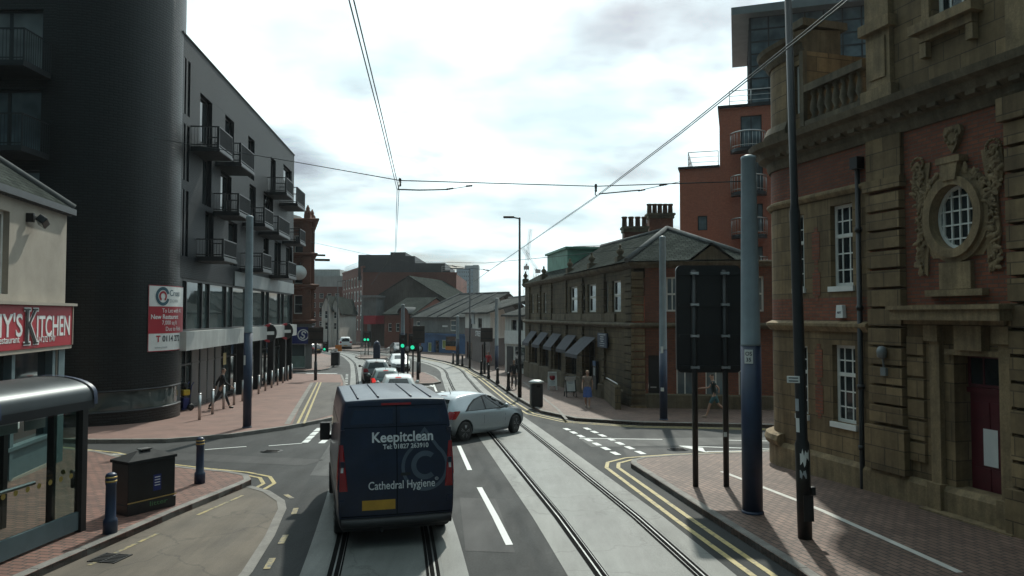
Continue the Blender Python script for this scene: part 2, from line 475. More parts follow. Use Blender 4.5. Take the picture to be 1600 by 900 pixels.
ASPH = asphalt("asphalt", (0.027, 0.031, 0.032), 0.36, 0.82, 0.84, 32)
ASPH2 = asphalt("asphalt_brown", (0.085, 0.073, 0.062), 0.25, 0.4)
BAY = asphalt("worn_bay_surface", (0.135, 0.108, 0.08), 0.28, 0.35)
TRACK = asphalt("track_concrete", (0.155, 0.165, 0.155), 0.22, 0.4, 0.55, 60)
TRACK_EDGE = asphalt("track_edge_concrete", (0.19, 0.195, 0.18), 0.2, 0.35, 0.58)
KERB = M_("kerb_stone", (0.22, 0.205, 0.185), 0.75, var=0.3, scale=2.5, grain=0.4, bump=0.3)
PAVE = brickwork("paver_brick", (0.29, 0.145, 0.108), (0.175, 0.09, 0.072), (0.06, 0.048, 0.04), 0.24, 0.12, 0.013, 0.72, 0.4, 0.35, rot=R(12), big=0.8)
PAVE2 = brickwork("paver_brick_grey", (0.28, 0.175, 0.135), (0.19, 0.115, 0.09), (0.07, 0.055, 0.047), 0.24, 0.12, 0.014, 0.66, 0.5, 0.5, rot=R(75), big=0.8)
PAVE_RED = M_("red_surfacing", (0.215, 0.122, 0.098), 0.8, var=0.22, scale=1.2, grain=0.35, gscale=50, bump=0.2)
WHITE_P = worn_paint("white_road_paint", (0.62, 0.63, 0.61), 0.31, 16)
YELLOW_P = worn_paint("yellow_road_paint", (0.42, 0.33, 0.13), 0.43)
STEEL_RAIL = M_("rail_steel", (0.20, 0.21, 0.21), 0.5, 1.0, 0.3, 2)
BLACK_GAP = M_("rail_groove", (0.006, 0.006, 0.006), 0.95, spec=.05)
IRON = M_("cast_iron", (0.05, 0.05, 0.05), 0.55, 0.6, grain=0.3)

BLACKBRICK = brickwork("black_glazed_brick", (0.014, 0.019, 0.021), (0.008, 0.011, 0.0125), (0.003, 0.004, 0.004), 0.3, 0.10, 0.02, 0.36, 1.0, 0.35, spec=0.35, streak=.1)
SKYLIT_BRICK = brickwork("skylit_black_brick", (0.015, 0.024, 0.032), (0.010, 0.017, 0.023), (0.006, 0.010, 0.013), 0.225, 0.075, 0.012, 0.55, 0.7, 0.4, spec=0.22, streak=0.2)  # the black brick again, glancing sky light put into its colour
REDBRICK = brickwork("red_brick", (0.36, 0.115, 0.06), (0.25, 0.078, 0.045), (0.17, 0.11, 0.08), soot=0.5)
REDBRICK2 = brickwork("orange_red_brick", (0.62, 0.17, 0.09), (0.54, 0.14, 0.075), (0.42, 0.19, 0.13), soot=0.15)
OLDRED = brickwork("terracotta_brick", (0.30, 0.12, 0.07), (0.22, 0.09, 0.055), (0.15, 0.085, 0.06), soot=0.5)
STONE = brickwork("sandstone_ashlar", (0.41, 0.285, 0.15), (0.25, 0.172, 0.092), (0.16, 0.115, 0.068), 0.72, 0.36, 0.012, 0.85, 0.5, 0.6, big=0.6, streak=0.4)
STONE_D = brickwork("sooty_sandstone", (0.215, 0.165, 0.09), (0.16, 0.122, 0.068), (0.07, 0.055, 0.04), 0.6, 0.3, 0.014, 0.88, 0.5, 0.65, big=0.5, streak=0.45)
TRIM = M_("carved_sandstone", (0.33, 0.235, 0.128), 0.85, var=0.3, scale=2.2, grain=0.35, gscale=25, bump=0.4, streak=0.45)
TRIM_D = M_("dark_carved_stone", (0.17, 0.135, 0.085), 0.88, var=0.35, scale=1.8, grain=0.35, gscale=25, bump=0.4, streak=0.45)
SLATE = brickwork("roof_slate", (0.085, 0.094, 0.086), (0.055, 0.062, 0.057), (0.025, 0.028, 0.025), 0.3, 0.2, 0.014, 0.95, 0.8, 0.4, spec=0.0, big=0.7)
SLATE_L = brickwork("pale_roof_slate", (0.16, 0.165, 0.158), (0.115, 0.118, 0.115), (0.06, 0.062, 0.06), 0.35, 0.22, 0.014, 0.95, 0.6, 0.4, spec=0.0, big=0.5)
STUCCO = M_("cream_stucco", (0.34, 0.30, 0.25), 0.85, var=0.16, scale=1.1, grain=0.1, gscale=30, bump=0.12, streak=0.0)
CONC = M_("pale_render", (0.42, 0.43, 0.42), 0.8, var=0.15, scale=0.6, streak=0.3)
GREYREND = M_("grey_render", (0.19, 0.20, 0.195), 0.8, var=0.2, scale=0.7, streak=0.3)
WHITEREND = M_("white_render", (0.62, 0.61, 0.57), 0.8, var=0.12, scale=0.7, streak=0.3)
DARKREND = M_("charcoal_cladding", (0.055, 0.058, 0.06), 0.6, var=0.2, scale=0.5)
BROWNBRICK = brickwork("brown_red_brick", (0.30, 0.10, 0.065), (0.23, 0.078, 0.052), (0.16, 0.09, 0.07), soot=0.35, big=0.12)
LEAD = M_("lead_flashing", (0.12, 0.125, 0.125), 0.85, 0.0, 0.25, 2, spec=0.05)
COPPER = M_("green_copper", (0.13, 0.30, 0.22), 0.6, 0.1, 0.25, 1.5)
GLASS = glass("dark_window_glass")
GLASS_B = glass("pale_reflection_glass", (0.11, 0.15, 0.17))  # pale blue base stands in for sky reflected in the panes
GLASS_S = glass("shop_glass", (0.055, 0.075, 0.075), 0.03, 0.4, 0.7)  # base lightened to stand in for street reflections
CURTAIN = glass("curtained_window", (0.16, 0.17, 0.17), 0.12, 0.35)
CLEAR = clear_glass("shelter_glass")
WHITE_F = M_("white_window_paint", (0.72, 0.72, 0.68), 0.5, var=0.1)
DARK_F = M_("dark_window_frame", (0.018, 0.02, 0.022), 0.45, var=0.2)
SILVER = M_("pale_metal_panel", (0.50, 0.52, 0.51), 0.42, 0.35, 0.12, 1.2, streak=0.2)
FASCIA = M_("grey_fascia_panel", (0.20, 0.22, 0.225), 0.5, 0.2, 0.15, 1.0)
DKMETAL = M_("charcoal_metal", (0.025, 0.028, 0.031), 0.45, 0.4, 0.2, 2)
STAINLESS = M_("stainless_steel", (0.50, 0.50, 0.49), 0.3, 0.9, 0.15, 3)
BLACKP = M_("black_paint", (0.012, 0.013, 0.014), 0.42, var=0.3, scale=4, streak=0.2)
BLUEP = M_("dark_blue_paint", (0.016, 0.030, 0.066), 0.42, var=0.22, scale=3)
GREYP = M_("pale_grey_pole_paint", (0.27, 0.33, 0.365), 0.45, var=0.12, scale=3, streak=0.15)
GOLD = M_("gold_band", (0.45, 0.32, 0.12), 0.4, 0.5)
TEAL_F = M_("grey_blue_shop_frame", (0.10, 0.15, 0.165), 0.5, var=0.12)
MAROON = M_("maroon_door_paint", (0.085, 0.012, 0.018), 0.4, var=0.25)
RED_S = M_("red_sign_face", (0.36, 0.022, 0.035), 0.45, var=0.12, scale=0.8)
WHITE_S = M_("white_sign_face", (0.70, 0.71, 0.69), 0.5, var=0.08)
BLUE_S = M_("blue_sign_face", (0.012, 0.022, 0.14), 0.45, var=0.15)
BLUE_L = M_("light_blue_paint", (0.035, 0.10, 0.23), 0.5, var=0.25, scale=1)
NAVY_S = M_("navy_sign_face", (0.012, 0.03, 0.07), 0.5, var=0.1)
LETTER_D = M_("dark_lettering", (0.03, 0.04, 0.05), 0.5)
LETTER_W = M_("white_lettering", (0.72, 0.73, 0.72), 0.5, var=0.05)
LETTER_T = M_("dark_teal_lettering", (0.03, 0.09, 0.12), 0.5)
LETTER_G = M_("grey_lettering", (0.35, 0.38, 0.40), 0.5)
ORANGE = M_("orange_sign_face", (0.62, 0.20, 0.025), 0.5)
AWNING = M_("grey_awning_canvas", (0.065, 0.068, 0.08), 0.85, var=0.2)
POT = M_("clay_pot", (0.14, 0.08, 0.055), 0.85, var=0.3)
WIRE = M_("wire_dark", (0.05, 0.06, 0.06), 0.45, 0.6)
INSUL = M_("insulator", (0.03, 0.025, 0.025), 0.4)
# ------------------------------------------------------------------ ground, tracks, pavements, paint
def structure(o): return tag(o, kind="structure")
def drape(name, poly, h0, h1, mats, side_mat=0):
    """a flat polygon laid on the falling street; solid between h0 and h1 if they differ"""
    bm = bmesh.new()
    vs = [bm.verts.new((p[0], p[1], h1)) for p in poly]
    f = bm.faces.new(vs)
    f.normal_update()
    if f.normal.z < 0: f.normal_flip()
    if abs(h1 - h0) > 1e-4:
        r = bmesh.ops.extrude_face_region(bm, geom=[f])
        for e in r["geom"]:
            if isinstance(e, bmesh.types.BMVert): e.co.z = h0
    for y in (14.0, 64.0):
        bmesh.ops.bisect_plane(bm, geom=bm.verts[:] + bm.edges[:] + bm.faces[:], plane_co=(0, y, 0), plane_no=(0, 1, 0))
    for v in bm.verts: v.co.z += gz(v.co.y)
    bmesh.ops.triangulate(bm, faces=[f for f in bm.faces if len(f.verts) > 4])
    bmesh.ops.recalc_face_normals(bm, faces=bm.faces)
    me = bpy.data.meshes.new(name); bm.to_mesh(me); bm.free()
    if not isinstance(mats, list): mats = [mats]
    for m in mats: me.materials.append(m)
    if abs(h1 - h0) < 1e-4:
        for p in me.polygons:
            if p.normal.z < 0: p.flip()
    uv_box(me)
    o = bpy.data.objects.new(name, me); COL.objects.link(o)
    return structure(o)
def dense(path, step=1.0):
    out = []
    P = [Vector((p[0], p[1])) for p in path]
    for a, b in zip(P, P[1:]):
        n = max(1, int((b - a).length / step))
        out += [a + (b - a) * (k / n) for k in range(n)]
    out.append(P[-1]); return out
def offs(path, d):
    P = [Vector((p[0], p[1])) for p in path]; out = []
    for i, p in enumerate(P):
        t = (P[min(i + 1, len(P) - 1)] - P[max(i - 1, 0)]).normalized()
        out.append(p + Vector((t.y, -t.x)) * d)
    return out
def cut_y(P, y, s):
    out = []
    for a, b in zip(P, P[1:] + P[:1]):
        da, db = (a.y - y) * s, (b.y - y) * s
        if da >= 0: out.append(a)
        if (da > 0 > db) or (da < 0 < db): out.append(a + (b - a) * (da / (da - db)))
    return out
def ribbon(mb, path, a, b, h, m=0):
    L, Rr = offs(path, a), offs(path, b)
    for i in range(len(L) - 1):                       # cut where the fall of the street changes
        for lo, hi in ((-1e9, 14.0), (14.0, 64.0), (64.0, 1e9)):
            P = cut_y(cut_y([L[i], Rr[i], Rr[i + 1], L[i + 1]], lo, 1), hi, -1)
            if len(P) > 2: mb.add([(p.x, p.y, gz(p.y) + h) for p in P], [tuple(range(len(P)))], m)
    return mb
def kerb(name, path, h=0.125, w=0.16, mat=None, step=0.9):
    P = dense(path, step); mb = MB(); A, B = P, offs(P, -w)
    for i in range(len(P) - 1):                       # one stone after another with a fine joint
        a0, a1, b0, b1 = A[i], A[i + 1], B[i], B[i + 1]
        g = (a1 - a0).normalized() * 0.006
        a0, b0, a1, b1 = a0 + g, b0 + g, a1 - g, b1 - g
        t = 0.02
        lo = -0.05
        n = (b0 - a0).normalized() * 0.02
        vs = []
        for (p, q) in ((a0, b0), (a1, b1)):
            z = gz(p.y)
            vs += [(p.x, p.y, z + lo), (p.x, p.y, z + h - t), (p.x + n.x, p.y + n.y, z + h), (q.x, q.y, z + h), (q.x, q.y, z + lo)]
        mb.add(vs, [(0, 5, 6, 1), (1, 6, 7, 2), (2, 7, 8, 3), (3, 8, 9, 4), (0, 1, 2, 3, 4), (9, 8, 7, 6, 5)])
    return structure(mb.build(name, mat or KERB))

ys = [-40, 14, 64, 900]
mb = MB()
for a, b in zip(ys, ys[1:]):
    mb.quad((-500, a, gz(a)), (500, a, gz(a)), (500, b, gz(b)), (-500, b, gz(b)))
structure(mb.build("ground", ASPH, recalc=False))

RT = catmull([(3.4, -2), (2.75, 5), (2.05, 10.8), (1.05, 18), (0.05, 25), (-2.45, 42), (-4.0, 55), (-5.8, 68.6), (-10.2, 82), (-15.8, 93), (-23, 103), (-34, 113)], 10)
LT = catmull([(-0.6, -2), (-1.15, 4), (-1.85, 10.8), (-3.9, 22), (-8.8, 45.7), (-13.75, 68.6), (-16.6, 80), (-20.9, 93), (-27, 103), (-38, 112)], 10)
for nm, P in (("tram_trackbed", RT), ("tram_trackbed", LT)):
    mb = MB()
    ribbon(mb, P, -1.22, -0.86, 0.006, 1); ribbon(mb, P, -0.86, 0.86, 0.004, 0); ribbon(mb, P, 0.86, 1.22, 0.006, 1)
    structure(mb.build(nm, [TRACK, TRACK_EDGE], recalc=False))
    for s in (-1, 1):
        mb = MB(); c = 0.7175 * s
        lo, hi = sorted((c - 0.11, c + 0.09))
        ribbon(mb, P, lo, hi, 0.010, 1)
        lo, hi = sorted((c + 0.012 * s, c + 0.036 * s))
        ribbon(mb, P, lo, hi, 0.015, 0)
        lo, hi = sorted((c - 0.066 * s, c - 0.056 * s))
        ribbon(mb, P, lo, hi, 0.015, 0)
        structure(mb.build("tram_rail", [STEEL_RAIL, BLACK_GAP], recalc=False))

# pavements
NEAR_KERB = [(-8.6, 1), (-7.95, 4), (-7.25, 8), (-6.85, 10.8), (-6.4, 13.6), (-5.98, 16.45)]
NEAR_BACK = [(-5.98, 16.45), (-5.95, 16.95), (-6.2, 17.5), (-6.8, 17.95), (-7.9, 18.4), (-9.5, 19.2), (-11.6, 20.9), (-14, 22.0), (-30, 22.3)]
drape("pavement", NEAR_KERB + NEAR_BACK[1:] + [(-30, 1)], -0.2, 0.115, PAVE)
kerb("kerb", [p for p in NEAR_KERB] + NEAR_BACK[1:])
BAY_OUT = [(-5.9, 16.7), (-5.35, 16.2), (-4.75, 15.3), (-4.5, 14.6), (-4.15, 12.8), (-3.9, 11), (-3.75, 8), (-3.7, 1)]
drape("bus_bay", NEAR_KERB + BAY_OUT, 0.004, 0.004, BAY)
mb = MB(); ribbon(mb, dense(BAY_OUT, .5), -0.07, 0.09, 0.012); structure(mb.build("bay_edging", KERB, recalc=False))

FAR_KERB = [(-40, 24.6), (-20, 24.2), (-15.5, 23.6), (-13, 23.3), (-10.9, 23.4), (-9.36, 24.5), (-8.2, 26.4), (-7.35, 28.6), (-7.1, 29.6), (-7.25, 31), (-8.3, 36), (-9.7, 42.3), (-11.2, 49), (-13.5, 58), (-14.2, 58.8), (-16, 59.3), (-40, 60.5)]
drape("pavement", FAR_KERB + [(-60, 60.5), (-60, 24.6)], -0.2, 0.115, PAVE_RED)
kerb("kerb", FAR_KERB[::-1][1:-1])
mb = MB()
def gpoly(mb, pts, h, m=0):
    v = [Vector((p[0], p[1], gz(p[1]) + h)) for p in pts]; mb.add(v, [tuple(range(len(v)))], m)
LB = [(-8.2 + .25, 26.75), (-7.45, 29.0), (-7.3, 30.0), (-7.5, 31.3), (-9.85, 42.3), (-11.4, 49.2), (-13.2, 49.2), (-11.6, 42.3), (-10.2, 36)]
drape("loading_bay", LB, 0.119, 0.119, ASPH2)
mb = MB(); ribbon(mb, dense([(-8.2, 27.0), (-13.25, 49)], 1), -.1, .1, 0.124); structure(mb.build("bay_edging", KERB, recalc=False))
mb = MB()
for o in (0.30, 0.52): ribbon(mb, dense([(-8.2, 27.1), (-13.25, 49)], 1), o, o + .09, 0.124)
structure(mb.build("double_yellow_line", YELLOW_P, recalc=False))
LFAR = [(-60, 64.5), (-18, 64.3), (-17.0, 65.2), (-16.75, 67), (-17.9, 76), (-20.8, 86), (-26, 97), (-38, 107), (-70, 117)]
drape("pavement", LFAR + [(-90, 117), (-90, 64.5)], -0.2, 0.115, PAVE_RED); kerb("kerb", LFAR[::-1])
drape("pavement", [(-16.95, 67), (-18.0, 76), (-20.9, 86), (-24, 86), (-24, 66)], 0.119, 0.119, PAVE2)

RN_KERB = [(5.0, 1), (4.55, 7), (4.15, 10.84), (3.64, 14), (3.22, 17.6), (3.05, 19.0), (3.12, 19.5), (3.5, 19.95), (4.6, 20.4), (7.7, 21.1), (14, 22.2), (40, 26)]
drape("pavement", RN_KERB + [(40, 1)], -0.2, 0.115, PAVE2); kerb("kerb", RN_KERB[::-1])
RF_KERB = [(40, 30.6), (20, 28.4), (9.75, 26.8), (4.78, 27.6), (2.5, 28.9), (1.24, 31.6), (.33, 37.5), (-1.94, 55.9), (-3.9, 68), (-6.9, 77), (-11.0, 87), (-17, 96), (-26, 104), (-50, 116), (-90, 124)]
drape("pavement", RF_KERB + [(-90, 300), (120, 300), (120, 30.6)], -0.2, 0.115, PAVE2); kerb("kerb", RF_KERB[::-1][::-1][::-1])
ISL = [(-6.6, 48.2), (-5.3, 48.6), (-4.95, 50), (-5.9, 55.5), (-7.4, 61.5), (-8.2, 61.9), (-8.7, 61.2), (-7.6, 54)]
drape("traffic_island", ISL, -0.2, 0.115, PAVE); kerb("kerb", (ISL + ISL[:1])[::-1])
ISL2 = [(-17.0, 82.2), (-13.8, 82.2), (-14.3, 86), (-17.2, 90), (-18.6, 90), (-18.3, 86)]
drape("traffic_island", ISL2, -0.2, 0.115, PAVE2); kerb("kerb", ISL2 + ISL2[:1])

# paint
def line_px(mb, a, b, w, h=0.009, m=0):
    p, q = Vector(G(*a)), Vector(G(*b)); ribbon(mb, dense([p, q], 2), -w / 2, w / 2, h, m)
mb = MB()
for a, b in (((717, 697), (734, 735)), ((749, 762), (796, 852)), ((677, 600), (682, 612)), ((692, 640), (700, 657))): line_px(mb, a, b, 0.12)
structure(mb.build("lane_line", WHITE_P, recalc=False))
mb = MB()                                              # give-way dashes, right side street
g0, g1 = Vector(G(880, 668)), Vector(G(968, 712))
for off in (0, 0.75):
    d = (g1 - g0).normalized(); nn = Vector((-d.y, d.x))
    for k in range(7):
        c = g0 + d * (0.25 + k * (g1 - g0).length / 7.0) - nn * off * -1
        ribbon(mb, [c, c + d * 0.55], -0.09, 0.09, 0.009)
line_px(mb, (905, 685), (1035, 687), 0.10); line_px(mb, (1130, 688), (1225, 690), 0.10)
for a, b in (((1062, 697), (1225, 703)), ((1062, 697), (1105, 707)), ((1105, 706), (1225, 704))): line_px(mb, a, b, 0.11)
gpoly(mb, [G(1066, 697), G(1102, 706), G(1098, 700)], 0.010)
structure(mb.build("give_way_line", WHITE_P, recalc=False))
mb = MB()                                              # left mouth of the side street
for i in range(4):
    u0, v0, u1, v1 = 490 - i * 6 + 10, 669 + i * 6, 484 - i * 6 + 10, 674 + i * 6
    line_px(mb, (u0, v0), (u1, v1), 0.2)
    line_px(mb, (u0 + 26, v0 + 1), (u1 + 26, v1 + 1), 0.2)
for a, b in (((150, 710), (195, 710)), ((320, 703), (385, 698)), ((64, 711), (98, 711)), ((420, 697), (472, 693))): line_px(mb, a, b, 0.09)
structure(mb.build("give_way_line", WHITE_P, recalc=False))
mb = MB()
for k in range(16):                                    # dotted edge line past the loading bay
    t = k / 15; p = Vector((-6.75, 30.4)) * (1 - t) + Vector((-9.4, 42.6)) * t
    d = Vector((-.21, .977)); ribbon(mb, [p, p + d * .38], -.12, .12, 0.009)
for k in range(10):
    t = k / 9; p = Vector((-9.9, 44)) * (1 - t) + Vector((-13.4, 60)) * t
    ribbon(mb, [p, p + Vector((-.21, .977)) * .5], -.1, .1, 0.009)
ribbon(mb, dense([(-9.35, 42.2), (-7.2, 42.4)], 1), -.14, .14, 0.009)
ribbon(mb, dense([(-17.2, 61.8), (-14.6, 61.6)], 1), -.3, .3, 0.009)
structure(mb.build("edge_line", WHITE_P, recalc=False))
mb = MB()                                              # white lines beside the right hand track
Pq = catmull([(-2.2, 42), (-4.6, 52), (-6.8, 63), (-9.0, 72), (-13.4, 83)], 6)
q = offs(Pq, -1.55)
for i in range(0, len(q) - 2, 3): ribbon(mb, [q[i], q[i + 1]], -.09, .09, 0.009)
line_px(mb, (660, 604), (676, 604), 0.25); line_px(mb, (656, 612), (672, 612), 0.2)
structure(mb.build("lane_line", WHITE_P, recalc=False))
mb = MB()
for o in (0.28, 0.58): ribbon(mb, dense(RN_KERB[:-1], .4), -o - .1, -o, 0.009)
structure(mb.build("double_yellow_line", YELLOW_P, recalc=False))
mb = MB()
for o in (0.28, 0.58): ribbon(mb, dense(RF_KERB[1:11], .6), o * -1 - .1, o * -1, 0.009)
structure(mb.build("double_yellow_line", YELLOW_P, recalc=False))
mb = MB()
for o in (0.22, 0.46): ribbon(mb, dense(NEAR_BACK, .4), o, o + .09, 0.009)
structure(mb.build("double_yellow_line", YELLOW_P, recalc=False))
mb = MB()
bb = offs(dense(BAY_OUT, .5), -0.25)
for i in (2, 4, 7, 9, 11, 14, 17): 
    if i + 1 < len(bb): ribbon(mb, [bb[i], bb[i] + (bb[i + 1] - bb[i]) * .8], -.05, .05, 0.009)
kk = offs(dense(NEAR_KERB, .5), 0.35)
for i in range(20, len(kk) - 1, 1):
    if i % 5 < 3: ribbon(mb, [kk[i], kk[i] + (kk[i + 1] - kk[i]) * .95], -.035, .035, 0.009)
structure(mb.build("bay_marking", worn_paint("faded_yellow_paint", (0.36, 0.28, 0.12), 0.5), recalc=False))
# pale stone line set in the right hand pavement, running past the board to the corner building
mb = MB(); ribbon(mb, dense([G(1128, 737, .115), G(1245, 782, .115), G(1400, 850, .115), G(1500, 895, .115)], 1), -.06, .06, 0.122)
structure(mb.build("paving_line", M_("pale_line_stone", (0.5, 0.48, 0.44), .6), recalc=False))
mb = MB(); ribbon(mb, dense([G(818, 597, .115), G(872, 640, .115), G(885, 655, .115)], 1), -.06, .06, 0.122)
structure(mb.build("paving_line", KERB, recalc=False))
# drain grate in the bay
g = thing("drain_grate", "iron drain grate set in the bus bay beside the kerb by the litter bin", "drain", G3(172, 873))
mb = MB()
for k in range(7): mb.box((0, -.18 + k * .06, .012), (.42, .028, .012), 0)
mb.box((-.22, 0, .012), (.03, .42, .014)); mb.box((.22, 0, .012), (.03, .42, .014)); mb.box((0, 0, .012), (.03, .42, .013))
mb.build("grate_bars", IRON, g, local=True)
MB().box((0, 0, .007), (.44, .4, .004)).build("drain_hole", BLACK_GAP, g, local=True); g.rotation_euler.z = R(-10)

# repairs, covers and stains of the carriageway
PATCH_D = asphalt("dark_road_repair", (0.03, 0.031, 0.032), .2, .5); PATCH_L = asphalt("old_pale_asphalt", (0.075, 0.076, 0.074), .25, .5)
for nm, pts, m in (("road_patch", [(-.75, 12.0), (.05, 11.9), (-.35, 15.5), (-1.1, 15.6)], PATCH_D), ("road_patch", [(3.2, 20.6), (6.8, 21.4), (6.5, 22.6), (3.3, 22.0)], PATCH_D), ("road_patch", [(2.4, 22.4), (9.5, 23.2), (9.4, 24.5), (2.2, 24.2)], PATCH_L),
                   ("road_patch", [(-9.8, 20.3), (-5.4, 19.3), (-5.1, 20.2), (-9.6, 21.3)], PATCH_D), ("road_patch", [(-4.9, 18.0), (-3.6, 17.8), (-4.4, 24.5), (-5.9, 24.6)], PATCH_L), ("road_patch", [(-.2, 8.0), (.8, 8.0), (.3, 10.6), (-.5, 10.6)], PATCH_L)):
    drape(nm, pts, 0.0035, 0.0035, m)
for (u, v, r) in ((1018, 768, .0), (905, 812, .0), (600, 0, 0)):
    pass
for i, ((x, y), lab) in enumerate((((-.25, 30.0), "square iron cover in the road beside the silver hatchback"), ((-7.0, 21.6), "round iron manhole cover in the left side street"), ((4.9, 21.9), "round iron manhole cover in the right side street"))):
    t = thing("manhole_cover", lab, "manhole cover", (x, y, gz(y)))
    mb = MB()
    if i == 0: mb.box((0, 0, .005), (.6, .45, .008))
    else: mb.lathe([(.32, 0), (.32, .008)], (0, 0, .002), 24)
    mb.build("cover_plate", IRON, t, local=True)
    mb = MB()
    for k in range(5): mb.box((0, -.16 + .08 * k, .012), (.4, .03, .006))
    mb.build("grip_pattern", BLACK_GAP, t, local=True)
# ------------------------------------------------------------------ buildings on the left
def window(parent, fr, r, cols=1, rows=1, fm=None, gm=None, inset=0.14, bar=0.05, thin=0.028, name="window", mid=None, depth=0.05, sill=None):
    a, b, c, d = r; fm = fm or WHITE_F; gm = gm or GLASS
    mb = MB(); o0, o1 = -inset - depth, -inset
    mb.fbox(fr, a, a + bar, c, d, o0, o1); mb.fbox(fr, b - bar, b, c, d, o0, o1)
    mb.fbox(fr, a + bar, b - bar, c, c + bar, o0, o1); mb.fbox(fr, a + bar, b - bar, d - bar, d, o0, o1)
    for k in range(1, cols):
        x = a + (b - a) * k / cols; mb.fbox(fr, x - thin / 2, x + thin / 2, c + bar, d - bar, o0 + .006, o1 - .006)
    for k in range(1, rows):
        z = c + (d - c) * k / rows; mb.fbox(fr, a + bar, b - bar, z - thin / 2, z + thin / 2, o0 + .009, o1 - .009)
    if mid is not None:
        z = c + (d - c) * mid; mb.fbox(fr, a + bar, b - bar, z - .04, z + .04, o0, o1 + .012)
    if sill: mb.fbox(fr, a - .05, b + .05, c - sill, c - .003, -inset, 0.06)
    w = mb.build(name, fm, parent)
    MB().fbox(fr, a + bar * .5, b - bar * .5, c + bar * .5, d - bar * .5, o0 + .018, o0 + .026).build("pane", gm, w)
    return w

# --- black apartment building with a round corner
BF = Fr((-13.3, 29.3), (-15.61, 52.4))
TC, TR = Vector((-16.28, 29.0)), 3.0
bl = thing("apartment_building", "dark brick apartment block with rounded corner, steel balconies and shops at street level", "building", (-16, 34, gz(34)))
BW = [(313, 332, 153, 228), (317, 331, 247, 322), (321, 334, 332, 405), (345, 362, 272, 332), (357, 371, 347, 415), (388, 398, 216, 280), (390, 400, 290, 350),
      (423, 431, 248, 303), (443, 456, 262, 290), (412, 427, 303, 347), (412, 420, 370, 397), (429, 439, 377, 433), (447, 457, 385, 433), (352, 366, 185, 250)]
holes = [BF.rect(*w) for w in BW]
PAR = 15.2
mb = MB()
mb.wall(BF, 0.0, 23.2, 5.3, PAR, holes + [(s0, s0 + .3, z0, z1) for (z0, z1) in ((6.2, 8.9), (9.3, 11.6), (12.0, 14.3)) for s0 in (.25, .75)], 0.3)
mb.quad(BF.w(0, 5.3, 0), BF.w(23.2, 5.3, 0), BF.w(23.2, 5.3, -.6), BF.w(0, 5.3, -.6))
mb.fbox(BF, 0, 23.2, PAR, PAR + .06, -.5, .05)
mb.fbox(BF, 23.1, 23.2, -2, PAR, -14, -.01)
mb.build("street_wall", SKYLIT_BRICK, bl)
for h in holes: window(bl, BF, h, 1, 1, DARK_F, GLASS, 0.2, 0.06, mid=0.25 if h[3] - h[2] < 1.5 else None)
for (z0, z1) in ((6.2, 8.9), (9.3, 11.6), (12.0, 14.3)):
    for s0 in (0.25, 0.75): 
        window(bl, BF, (s0, s0 + .3, z0, z1), 1, 1, DARK_F, GLASS, .24, .05)
# rounded corner tower
mb = MB()
angs = [R(-92 + k * (92 + 90 - 5 + 5) / 40) for k in range(41)]
angs = [R(-95 + k * 105 / 36) for k in range(37)]
TOP = 18.5
def ring(mb, r, z0, z1, m=0, a0=-92, a1=20, n=40, smooth=True, thick=.4):
    vs, fs = [], []
    for k in range(n + 1):
        a = R(a0 + (a1 - a0) * k / n); c, s_ = math.cos(a), math.sin(a)
        for rr, zz in ((r, z0), (r, z1), (r - thick, z1), (r - thick, z0)): vs.append((TC.x + rr * c, TC.y + rr * s_, zz))
    for k in range(n):
        for j in range(4): fs.append((k * 4 + j, (k + 1) * 4 + j, (k + 1) * 4 + (j + 1) % 4, k * 4 + (j + 1) % 4))
    fs += [(0, 1, 2, 3), (n * 4 + 3, n * 4 + 2, n * 4 + 1, n * 4)]
    mb.add(vs, fs, m, smooth)
def cyl_uv(o):                                          # brick runs round the curve
    me = o.data; off = root_loc(o); uv = me.uv_layers["metres"].data
    for p in me.polygons:
        if abs(p.normal.z) > .7: continue
        for li in p.loop_indices:
            q = me.vertices[me.loops[li].vertex_index].co + off
            uv[li].uv = (math.atan2(q.y - TC.y, q.x - TC.x) * TR, q.z)
def hard(o):
    o.data.set_sharp_from_angle(angle=R(35)); return o
mb = MB(); ring(mb, TR, 1.05, TOP); o = mb.build("curved_wall", BLACKBRICK, bl); cyl_uv(o); hard(o)
mb = MB(); ring(mb, TR, gz(28) - .6, .25); o = mb.build("curved_plinth", BLACKBRICK, bl); cyl_uv(o); hard(o)
mb = MB(); ring(mb, TR - .12, .25, 1.05); o = mb.build("curved_window", GLASS_S, bl); hard(o)
mb = MB()
ring(mb, TR + .02, .25, .31, thick=.16); ring(mb, TR + .02, 1.0, 1.06, thick=.16)
mb.build("curved_window_frame", DKMETAL, bl)
# front to the side street, facing the tram stop, with wide balconies
SF = Fr((-34, 26.0), (-16.3, 26.0))
mb = MB()
sw = [(10.2, 12.8, 12.45, 14.75), (13.4, 17.2, 12.45, 14.75), (10.2, 12.8, 9.55, 11.85), (13.4, 17.2, 9.55, 11.85), (13.4, 17.2, 6.65, 8.95), (10.2, 12.8, 6.65, 8.95)]
mb.wall(SF, 0, 17.7, gz(26) - .5, TOP, sw, .3); mb.build("side_wall", BLACKBRICK, bl)
for i, h in enumerate(sw):
    w = window(bl, SF, h, 3 if h[1] - h[0] > 3 else 2, 1, DARK_F, CURTAIN if i in (0, 1) else GLASS_B, .2, .07, .12)
MB().prism([(-34, 26.3), (-16.3, 26.3), (-14.2, 29.4), (-14.2, 30.5), (-34, 30.5)], TOP - .4, TOP - .1).build("roof", DKMETAL, bl)
MB().fprism(Fr((-13.9, 29.6), (-16.2, 52.3)), [(0.5, PAR - .5), (22.5, PAR - .5), (22.5, PAR - .3), (.5, PAR - .3)], -14, -.3).build("flat_roof", DKMETAL, bl)

